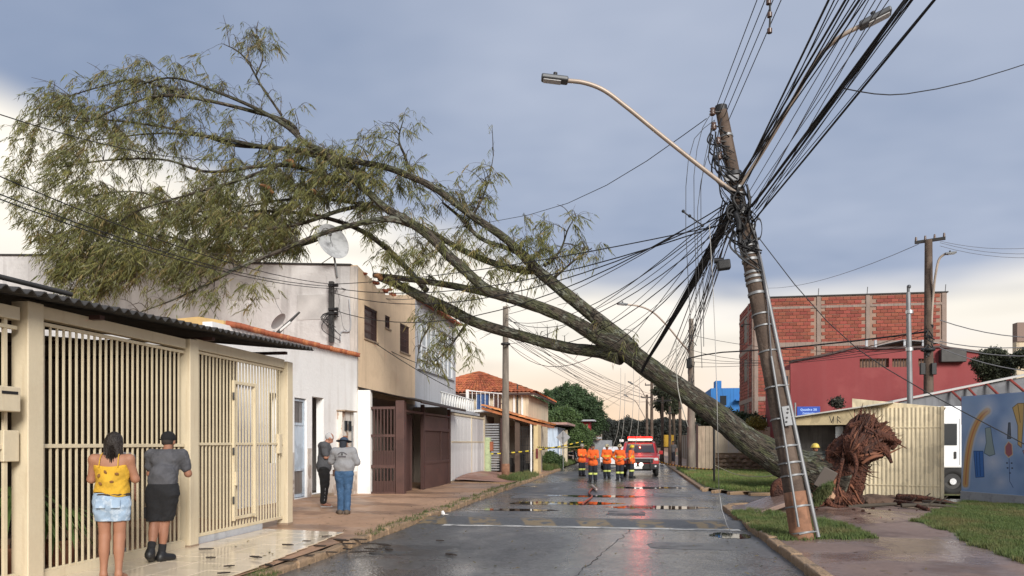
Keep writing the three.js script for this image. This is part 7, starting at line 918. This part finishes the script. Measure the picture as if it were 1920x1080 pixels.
  { const p = ground(645, 963, .17), X = p.x, D = -p.z; person('man in a long-sleeved grey shirt, blue jeans and wide-brimmed hat', [X, hL(X, D), D], Math.PI + .1, { cell: .012, scale: .97, wide: 1.08, nod: .35, J: { head: [.03, 1.575, .09], neck: [.01, 1.45, .03], elL: [-.28, 1.16, .03], wrL: [-.12, 1.14, .22], hdL: [.6, .1, .8], elR: [.30, 1.18, .04], wrR: [.12, 1.2, .24], hdR: [-.6, .3, .7], knL: [-.07, .5, .02], knR: [.07, .5, .03], anL: [-.075, .09, -.02], anR: [.075, .09, 0], toL: [-.06, .03, .13], toR: [.17, .03, .12] }, dress: (K) => {
    const sm = cloth([.26, .26, .27], .1, .8), st = shirt(K, sm, 1.95, .95, .026, 1.51); const pr2 = plain([.10, .09, .10], .9); K.add('back_print', tube([-1, -.6, -.2, .2, .6, 1].map((q) => new THREE.Vector3(q * .1, 1.33 + .05 * (1 - q * q), -.150 + .016 * q * q)), .008, 5, { seg: 14 }), pr2, st); K.add('back_print', new RoundedBoxGeometry(.17, .028, .006, 1, .002).translate(0, 1.285, -.146), pr2, st); K.add('back_print', new RoundedBoxGeometry(.03, .045, .006, 1, .002).translate(0, 1.335, -.152), plain([.03, .03, .03], .9), st);
    const jm = mat([.035, .085, .17], { own: 1, size: .4, vary: .35, rough: .9, stain: .4, stainCol: [.08, .15, .26], res: 128, bump: .006, bumpSize: .2 }); trousers(K, jm, .03, .024); K.add('belt_pouch', new RoundedBoxGeometry(.07, .15, .07, 2, .015).translate(.20, .92, -.05), plain([.07, .035, .025], .6)); shoes(K, plain([.10, .075, .055], .8), .12);
    const hm = cloth([.035, .055, .09], .15, .3), hat = K.add('hat', sdf([ell(K.hp(0, .065, -.005), [.098, .085, .11])], .009, .02, (x, y, z) => K.J.head[1] + .025 - y), hm); K.add('hat_brim', new THREE.LatheGeometry([[.085, .01], [.13, -.005], [.175, .0], [.176, .008], [.13, .004], [.085, .02]].map(([a, b]) => new THREE.Vector2(a, b)), 28).rotateX(.2).translate(K.hp(0, .045, 0)[0], K.hp(0, .045, 0)[1], K.hp(0, .045, 0)[2]), hm, hat); K.add('neck_flap', sdf([cap(K.hp(0, 0, -.05), K.hp(0, -.1, -.05), .085, .075)], .012), plain([.02, .025, .035], .9), hat); K.add('chin_cord', tube([new THREE.Vector3(...K.hp(.09, .03, .02)), new THREE.Vector3(...K.hp(.1, -.08, .03)), new THREE.Vector3(...K.hp(.1, -.13, .05))], .004, 4), mBlack, hat);
  } }); }
  // firefighters
  const om = cloth([.72, .12, .02], .15, .6), oy = plain([.62, .42, .03], .5), nv = cloth([.014, .016, .024], .2), ly = plain([.55, .60, .16], .5), gl = cloth([.32, .28, .2]);
  const ff = (label, px, py, turn, J, helmet, o = {}) => { const p = ground(px, py); person(label, [p.x, .003, -p.z], turn, { group: null, cell: .016, far: true, scale: (o.scale || 1.03) * .9, wide: .95, skin: [.26, .13, .08], headTurn: o.head || 0, nod: o.nod || 0, J, dress: (K) => {
    const sh = shirt(K, om, 1.95, .74, .024, 1.53, 'jacket'); K.add('reflective_band', new THREE.CylinderGeometry(.178, .178, .05, 24, 1, true).scale(1.1, 1, .80).translate(0, 1.12, .005), oy, sh); K.add('reflective_band', new THREE.CylinderGeometry(.18, .18, .035, 24, 1, true).scale(1.1, 1, .80).translate(0, 1.18, .005), oy, sh); for (const S of K.sides) { const a = mixp(S.el, S.wr, .35), d = new THREE.Vector3(...S.wr).sub(new THREE.Vector3(...S.el)).normalize(), g = new THREE.CylinderGeometry(.083, .08, .045, 14, 1, true).applyQuaternion(new THREE.Quaternion().setFromUnitVectors(new THREE.Vector3(0, 1, 0), d)).translate(...a); K.add('sleeve_band', g, oy, sh); }
    const tr = trousers(K, nv, .05, .034); for (const S of K.sides) { const a = mixp(S.kn, S.an, .28); K.add('leg_band', new THREE.CylinderGeometry(.105, .102, .085, 16, 1, true).translate(...a), ly, tr); } shoes(K, plain([.01, .01, .01], .5), .3, .02, 'boot');
    if (helmet) { const hm = plain(helmet, .35), h = K.add('helmet', sdf([ell(K.hp(0, .06, 0), [.112, .105, .132])], .011, .02, (x, y, z) => K.J.head[1] + .03 - y), hm); K.add('brim', new THREE.TorusGeometry(.122, .014, 6, 24).rotateX(1.57).scale(1, 1, 1.15).translate(...K.hp(0, .035, .0)), hm, h); K.add('crest', sdf([cap(K.hp(0, .155, .08), K.hp(0, .155, -.08), .018)], .01), hm, h); K.add('head_lamp', new THREE.CylinderGeometry(.028, .028, .05, 10).rotateX(1.57).translate(...K.hp(0, .085, .13)), mBlack, h); } else K.add('hair', sdf([ell(K.hp(0, .045, -.015), [.084, .085, .1])], .012, .02, (x, y, z) => K.J.head[1] + .0 - y), plain([.02, .016, .014], .8));
  } }); };
  const cross = { elL: [-.22, 1.15, .09], wrL: [.06, 1.16, .21], hdL: [1, .1, -.1], elR: [.22, 1.15, .09], wrR: [-.05, 1.11, .22], hdR: [-1, .1, -.1] }, hang = { elL: [-.235, 1.14, -.02], wrL: [-.23, .9, .06], elR: [.235, 1.14, -.02], wrR: [.23, .9, .06] }, front = { elL: [-.235, 1.14, .0], wrL: [-.08, 1.0, .2], hdL: [1, -.3, .2], elR: [.235, 1.14, .0], wrR: [.08, 1.0, .2], hdR: [-1, -.3, .2] };
  ff('leftmost firefighter, half behind a colleague, arms folded', 1091, 893, .55, cross, [.30, .28, .24], { head: .3 }); ff('firefighter with folded arms standing nearest the viewer', 1112, 904, -.15, { ...cross, knL: [-.12, .5, .02], anL: [-.14, .09, -.02], toL: [-.18, .03, .12] }, null, { scale: 1.05, head: .4 }); ff('firefighter in a pale helmet standing alone with hands together', 1138, 897, .15, front, [.5, .44, .28], { head: .3 }); ff('firefighter in a beige helmet beside the front of the truck', 1162, 901, -.2, { ...front, elL: [-.36, 1.17, -.06], wrL: [-.18, 1.0, .02] }, [.48, .4, .24], { head: .2 }); ff('rightmost firefighter in a yellow helmet turned toward the truck', 1184, 896, 1.2, hang, [.62, .44, .02], { nod: .25, scale: 1.0 });
  // helmeted worker behind the trunk
  { const p = at(1528, 838, 21.6); person('firefighter in a yellow helmet standing behind the fallen trunk', [p.x, .03, -p.z], .2, { cell: .02, far: true, scale: (p.y + .04) / 1.72, J: front, dress: (K) => { shirt(K, nv, 1.9, .8, .03); trousers(K, nv, .05, .03); const h = K.add('helmet', sdf([ell(K.hp(0, .06, 0), [.112, .105, .132])], .011, .02, (x, y, z) => K.J.head[1] + .03 - y), plain([.66, .50, .10], .35)); K.add('brim', new THREE.TorusGeometry(.122, .014, 6, 24).rotateX(1.57).scale(1, 1, 1.15).translate(...K.hp(0, .035, 0)), plain([.66, .50, .10], .35), h); shoes(K, mBlack, .2); } }); }
  const by = (label, px, py, turn, a, b, J) => { const p = ground(px, py, .1); person(label, [p.x, .1, -p.z], turn, { cell: .024, far: true, scale: 1, J: J || hang, dress: (K) => { shirt(K, cloth(a), .7, .88); trousers(K, cloth(b), .3, .02); shoes(K, mBlack, .08); K.add('hair', sdf([ell(K.hp(0, .045, -.015), [.084, .085, .1])], .014, .02, (x, y, z) => K.J.head[1] - y), plain([.02, .015, .012], .8)); } }); };
  by('distant onlooker in a yellow shirt behind the warning tape', 1080, 868, .4, [.60, .50, .22], [.06, .07, .10]); by('distant onlooker in grey near the yellow sign board', 1262, 873, -.6, [.16, .15, .15], [.04, .04, .05]);
}
// =====================================================================  VEHICLES AND SMALL THINGS
{
  const X = .27, D = 37.3, T = thing('fire_pickup', 'red fire service pickup truck facing the viewer with its roof light bar on', 'pickup truck', [X, 0, D]), red = new THREE.MeshPhysicalMaterial({ color: new THREE.Color(.36, .012, .012), roughness: .35, clearcoat: .8, clearcoatRoughness: .1 }), W = 1.84;
  const prof = [[0, .5], [.03, .72], [.02, .98], [-.08, 1.06], [-1.2, 1.2], [-1.3, 1.22], [-2.0, 1.74], [-2.2, 1.8], [-3.3, 1.82], [-3.55, 1.72], [-3.7, 1.22], [-5.2, 1.2], [-5.25, .6], [-4.75, .58], [-4.6, .85], [-4.0, .85], [-3.85, .5], [-1.45, .46], [-1.3, .82], [-.65, .82], [-.5, .5]];
  const bg = new THREE.ExtrudeGeometry(new THREE.Shape(prof.map(([z, y]) => new THREE.Vector2(z, y))), { depth: W - .1, bevelEnabled: true, bevelSize: .03, bevelThickness: .05, bevelSegments: 3, steps: 4 }).translate(0, 0, -(W - .1) / 2).rotateY(-Math.PI / 2), p = bg.attributes.position;
  for (let i = 0; i < p.count; i++) { const y = p.getY(i), z = p.getZ(i); if (y > 1.24) p.setX(i, p.getX(i) * (1 - .26 * (y - 1.24))); if (z > -.2) p.setX(i, p.getX(i) * (1 - .10 * (z + .2))); if (z > -.15 && y < 1.1) p.setZ(i, z - .12 * Math.pow(Math.abs(p.getX(i)) / .92, 4)); } bg.computeVertexNormals(); const w = (g) => g.translate(X, 0, -D); part(T, 'body', w(bg), red);
  const quad = (a, b, c, d) => { const g = new THREE.BufferGeometry().setFromPoints([a, b, c, a, c, d]); g.computeVertexNormals(); return g; }, v = (x, y, z) => new THREE.Vector3(x, y, z);
  part(T, 'windscreen', w(quad(v(-.74, 1.25, -1.28), v(.74, 1.25, -1.28), v(.66, 1.73, -1.93), v(-.66, 1.73, -1.93))), mGlass); for (const s of [-1, 1]) part(T, 'side_window', w(quad(v(s * .93, 1.3, -1.75), v(s * .93, 1.3, -3.4), v(s * .815, 1.7, -3.3), v(s * .815, 1.7, -2.15))), mGlass);
  part(T, 'grille', w(rbox(-.62, .62, .74, .95, .02, .06, .01).translate(0, 0, .09)), mBlack); part(T, 'chrome_bar', w(new RoundedBoxGeometry(1.3, .06, .04, 2, .01).translate(0, .985, .045)), mSteel); part(T, 'bumper', w(new RoundedBoxGeometry(1.8, .3, .16, 3, .05).translate(0, .55, .02)), mBlack); part(T, 'skid_plate', w(new RoundedBoxGeometry(1.1, .12, .1, 2, .03).translate(0, .40, -.05)), mDarkMetal);
  const hl = new THREE.MeshStandardMaterial({ color: 0xffffff, emissive: new THREE.Color(1, .93, .75), emissiveIntensity: 1.2, roughness: .2 });
  for (const s of [-1, 1]) { part(T, 'headlight', w(new RoundedBoxGeometry(.3, .15, .08, 3, .03).translate(s * .72, .93, -.04)), plain([.55, .55, .53], .15)); part(T, 'spot_lamp', w(new THREE.SphereGeometry(.105, 16, 10).scale(1, 1, .5).translate(s * .16 - .12, .66, .12)), hl); part(T, 'fog_lamp', w(new THREE.CylinderGeometry(.05, .05, .04, 12).rotateX(1.57).translate(s * .74, .58, .09)), mDiff); const m = part(T, 'wing_mirror', w(new RoundedBoxGeometry(.2, .2, .1, 3, .03).translate(s * 1.05, 1.26, -1.5)), red); part(m, 'mirror_stalk', w(new THREE.BoxGeometry(.1, .04, .05).translate(s * .93, 1.22, -1.5)), mBlack); for (const z of [-.98, -4.3]) { const q = new THREE.Group(); q.name = 'wheel'; q.position.set(s * .8, .38, z); T.add(q); part(q, 'tyre', w(new THREE.TorusGeometry(.27, .115, 10, 24).rotateY(1.57).translate(s * .8, .38, z)), mRubber); part(q, 'rim', w(new THREE.CylinderGeometry(.2, .2, .16, 16).rotateZ(1.57).translate(s * .81, .38, z)), mSteel); } }
  part(T, 'number_plate', w(new THREE.BoxGeometry(.4, .13, .015).translate(-.1, .5, .108)), plain([.7, .7, .7], .5)); part(T, 'loudspeaker', w(new RoundedBoxGeometry(.22, .14, .12, 2, .02).translate(-.95, 1.9, -2.2)), mWhite); for (const s of [-1, 1]) part(T, 'roof_rail', w(rod(v(s * .55, 1.86, -3.2), v(s * .55, 1.86, -2.0), .02)), mBlack);
  for (const s of [-1, 1]) { part(T, 'bull_bar', w(tube([v(s * .5, .4, .1), v(s * .5, .8, .17), v(s * .46, .92, .14)], .03, 8)), mDarkMetal); part(T, 'wiper', w(rod(v(s * .35 - .2, 1.262, -1.27), v(s * .35 + .2, 1.30, -1.33), .012, 5)), mBlack); part(T, 'door_stripe', w(box(s * .925 - .006, s * .925 + .006, .82, .98, 1.4, 5.1)), plain([.62, .5, .1], .5)); } part(T, 'bull_bar', w(rod(v(-.5, .82, .17), v(.5, .82, .17), .03)), mDarkMetal); part(T, 'snorkel', w(tube([v(.86, 1.15, -1.1), v(.84, 1.45, -1.45), v(.78, 1.85, -1.95), v(.78, 1.95, -1.9)], .035, 8)), mBlack);
  const cv = document.createElement('canvas'); cv.width = 512; cv.height = 96; const c = cv.getContext('2d'); c.fillStyle = '#a3191b'; c.fillRect(0, 0, 512, 96); c.fillStyle = '#e0a040'; c.font = 'bold 74px sans-serif'; c.textAlign = 'center'; c.fillText('BOMBEIROS', 256, 74); const tx = new THREE.CanvasTexture(cv); tx.colorSpace = THREE.SRGBColorSpace; part(T, 'bonnet_lettering', w(new THREE.PlaneGeometry(1.1, .3).rotateX(-1.45).translate(0, 1.155, -.62)), new THREE.MeshStandardMaterial({ map: tx, roughness: .4 }));
  const rb = new THREE.MeshStandardMaterial({ color: new THREE.Color(.5, .01, .01), emissive: new THREE.Color(1, .02, .01), emissiveIntensity: 1.7, roughness: .3 }), wb = new THREE.MeshStandardMaterial({ color: 0xffffff, emissive: new THREE.Color(1, .75, .6), emissiveIntensity: 2.2, roughness: .3 });
  const lb = part(T, 'light_bar', w(new RoundedBoxGeometry(1.3, .06, .3, 2, .02).translate(0, 1.9, -2.15)), mBlack); for (const x of [-.43, 0, .43]) part(lb, 'red_lens', w(new RoundedBoxGeometry(.41, .13, .26, 3, .04).translate(x, 2.06, -2.15)), rb); part(lb, 'white_lens', w(new RoundedBoxGeometry(1.24, .07, .1, 2, .02).translate(0, 1.955, -1.98)), wb);
  const L = new THREE.PointLight(new THREE.Color(1, .06, .03), 2.5, 0, 2); L.position.set(X, 2.12, -D - 1.9); L.castShadow = true; scene.add(L); T.scale.y = .95;
}
{ // white car behind the firefighters
  const q = atD(1152, 860, 47), X = q.x, D = 46, T = thing('white_car', 'white car parked behind the firefighters', 'car', [X, 0, D]), wm = new THREE.MeshPhysicalMaterial({ color: new THREE.Color(.75, .75, .76), roughness: .35, clearcoat: .6 }), prof = [[0, .35], [.02, .7], [-.1, .8], [-1.0, .95], [-1.7, 1.38], [-2.8, 1.42], [-3.6, 1.0], [-4.1, .95], [-4.15, .4]], w = (g) => g.translate(X, 0, -D), v = (x, y, z) => new THREE.Vector3(x, y, z);
  const g = new THREE.ExtrudeGeometry(new THREE.Shape(prof.map(([z, y]) => new THREE.Vector2(z, y))), { depth: 1.6, bevelEnabled: true, bevelSize: .03, bevelThickness: .05, bevelSegments: 2 }).translate(0, 0, -.8).rotateY(-Math.PI / 2), p = g.attributes.position; for (let i = 0; i < p.count; i++) if (p.getY(i) > .98) p.setX(i, p.getX(i) * (1 - .35 * (p.getY(i) - .98))); g.computeVertexNormals(); part(T, 'body', w(g), wm); const ws = new THREE.BufferGeometry().setFromPoints([v(-.66, 1.0, -1.0), v(.66, 1.0, -1.0), v(.6, 1.36, -1.64), v(-.66, 1.0, -1.0), v(.6, 1.36, -1.64), v(-.6, 1.36, -1.64)]); ws.computeVertexNormals(); part(T, 'windscreen', w(ws), mGlass); part(T, 'bumper', w(new RoundedBoxGeometry(1.6, .18, .1, 2, .03).translate(0, .42, .04)), mBlack); for (const s of [-1, 1]) { part(T, 'headlight', w(new RoundedBoxGeometry(.3, .14, .08, 2, .03).translate(s * .6, .68, .03)), mSteel); for (const z of [-.8, -3.3]) part(T, 'wheel', w(new THREE.TorusGeometry(.22, .09, 8, 18).rotateY(1.57).translate(s * .74, .31, z)), mRubber); } part(T, 'number_plate', w(new THREE.BoxGeometry(.38, .12, .02).translate(0, .46, .1)), mWhite);
}
{ // diamond road sign seen from behind
  const b = ground(1057, 874, .1), d = 46, c = atD(1056, 820, d), T = thing('road_sign', 'grey diamond road sign seen from behind on a thin post', 'sign', [c.x, .1, d]); part(T, 'panel', new RoundedBoxGeometry(.62, .62, .02, 2, .008).rotateZ(Math.PI / 4).translate(c.x, c.y, -d), mat([.32, .32, .33], { size: .6, vary: .15 })); part(T, 'post', rod(V(c.x, .05, d - .03), V(c.x, c.y + .35, d - .03), .03, 8), mGalv); part(T, 'clamp', box(c.x - .08, c.x + .08, c.y - .03, c.y + .03, d - .07, d - .06), mGalv);
}
{ // far left frontages: red kiosk, pink house, motorbike
  const d = 60, p = (x, y) => atD(x, y, d), a = p(1086, 790), b = p(1106, 846), T = thing('red_stall', 'red painted stall beside the distant pink house', 'stall', [a.x, .1, d]); part(T, 'wall', box(a.x, b.x, .1, a.y, d, d + 2), plain([.42, .03, .04], .7)); part(T, 'opening', box(a.x + .25, b.x - .15, 1.0, a.y - .35, d - .02, d), mInside); part(T, 'roof', box(a.x - .2, b.x + .4, a.y, a.y + .12, d - .5, d + 2), mGreyWall);
  const e = 74, H = thing('pink_house', 'small pinkish house beyond the red stall', 'house', [p(1105, 0).x, .1, e]), q = atD(1092, 793, e), r = atD(1117, 816, e); part(H, 'wall', box(q.x, r.x, .1, q.y, e, e + 8), mat([.42, .27, .2], { size: 2, vary: .15 })); part(H, 'window', box(r.x - .7, r.x - .25, r.y + .3, r.y + 1.2, e - .03, e), mGlass); part(H, 'roof', box(q.x - .3, r.x + .6, r.y - .35, r.y - .2, e - 1.4, e), mGreyWall); part(H, 'lower_front', box(q.x + .3, r.x + 1.6, .1, r.y - .5, e - .6, e - .1), mat([.3, .31, .33], { size: 2, vary: .2 }));
  const g = ground(1069, 868, .1), M = thing('motorbike', 'dark motorbike parked on the left bank beyond the road sign', 'motorbike', [g.x, .1, -g.z]), X = g.x, Z = g.z; for (const s of [-.6, .6]) { part(M, 'wheel', new THREE.TorusGeometry(.24, .05, 8, 20).translate(X + s, .38, Z), mRubber); } part(M, 'tank', new THREE.SphereGeometry(.2, 12, 8).scale(1.4, .7, .7).translate(X + .12, .85, Z), plain([.05, .05, .06], .3)); part(M, 'seat', new RoundedBoxGeometry(.55, .1, .24, 2, .04).translate(X - .3, .82, Z), mBlack); part(M, 'engine', new RoundedBoxGeometry(.35, .3, .25, 2, .05).translate(X, .5, Z), mDarkMetal); part(M, 'fork', [rod(new THREE.Vector3(X + .6, .38, Z + .08), new THREE.Vector3(X + .4, 1.0, Z + .08), .025), rod(new THREE.Vector3(X + .6, .38, Z - .08), new THREE.Vector3(X + .4, 1.0, Z - .08), .025)], mSteel); part(M, 'handlebar', rod(new THREE.Vector3(X + .38, 1.05, Z - .32), new THREE.Vector3(X + .38, 1.05, Z + .32), .02), mBlack); part(M, 'luggage_box', rbox(X - .75, X - .4, .88, 1.2, -Z - .18, -Z + .18, .03), mGreyWall);
}
renderer.render(scene, camera);
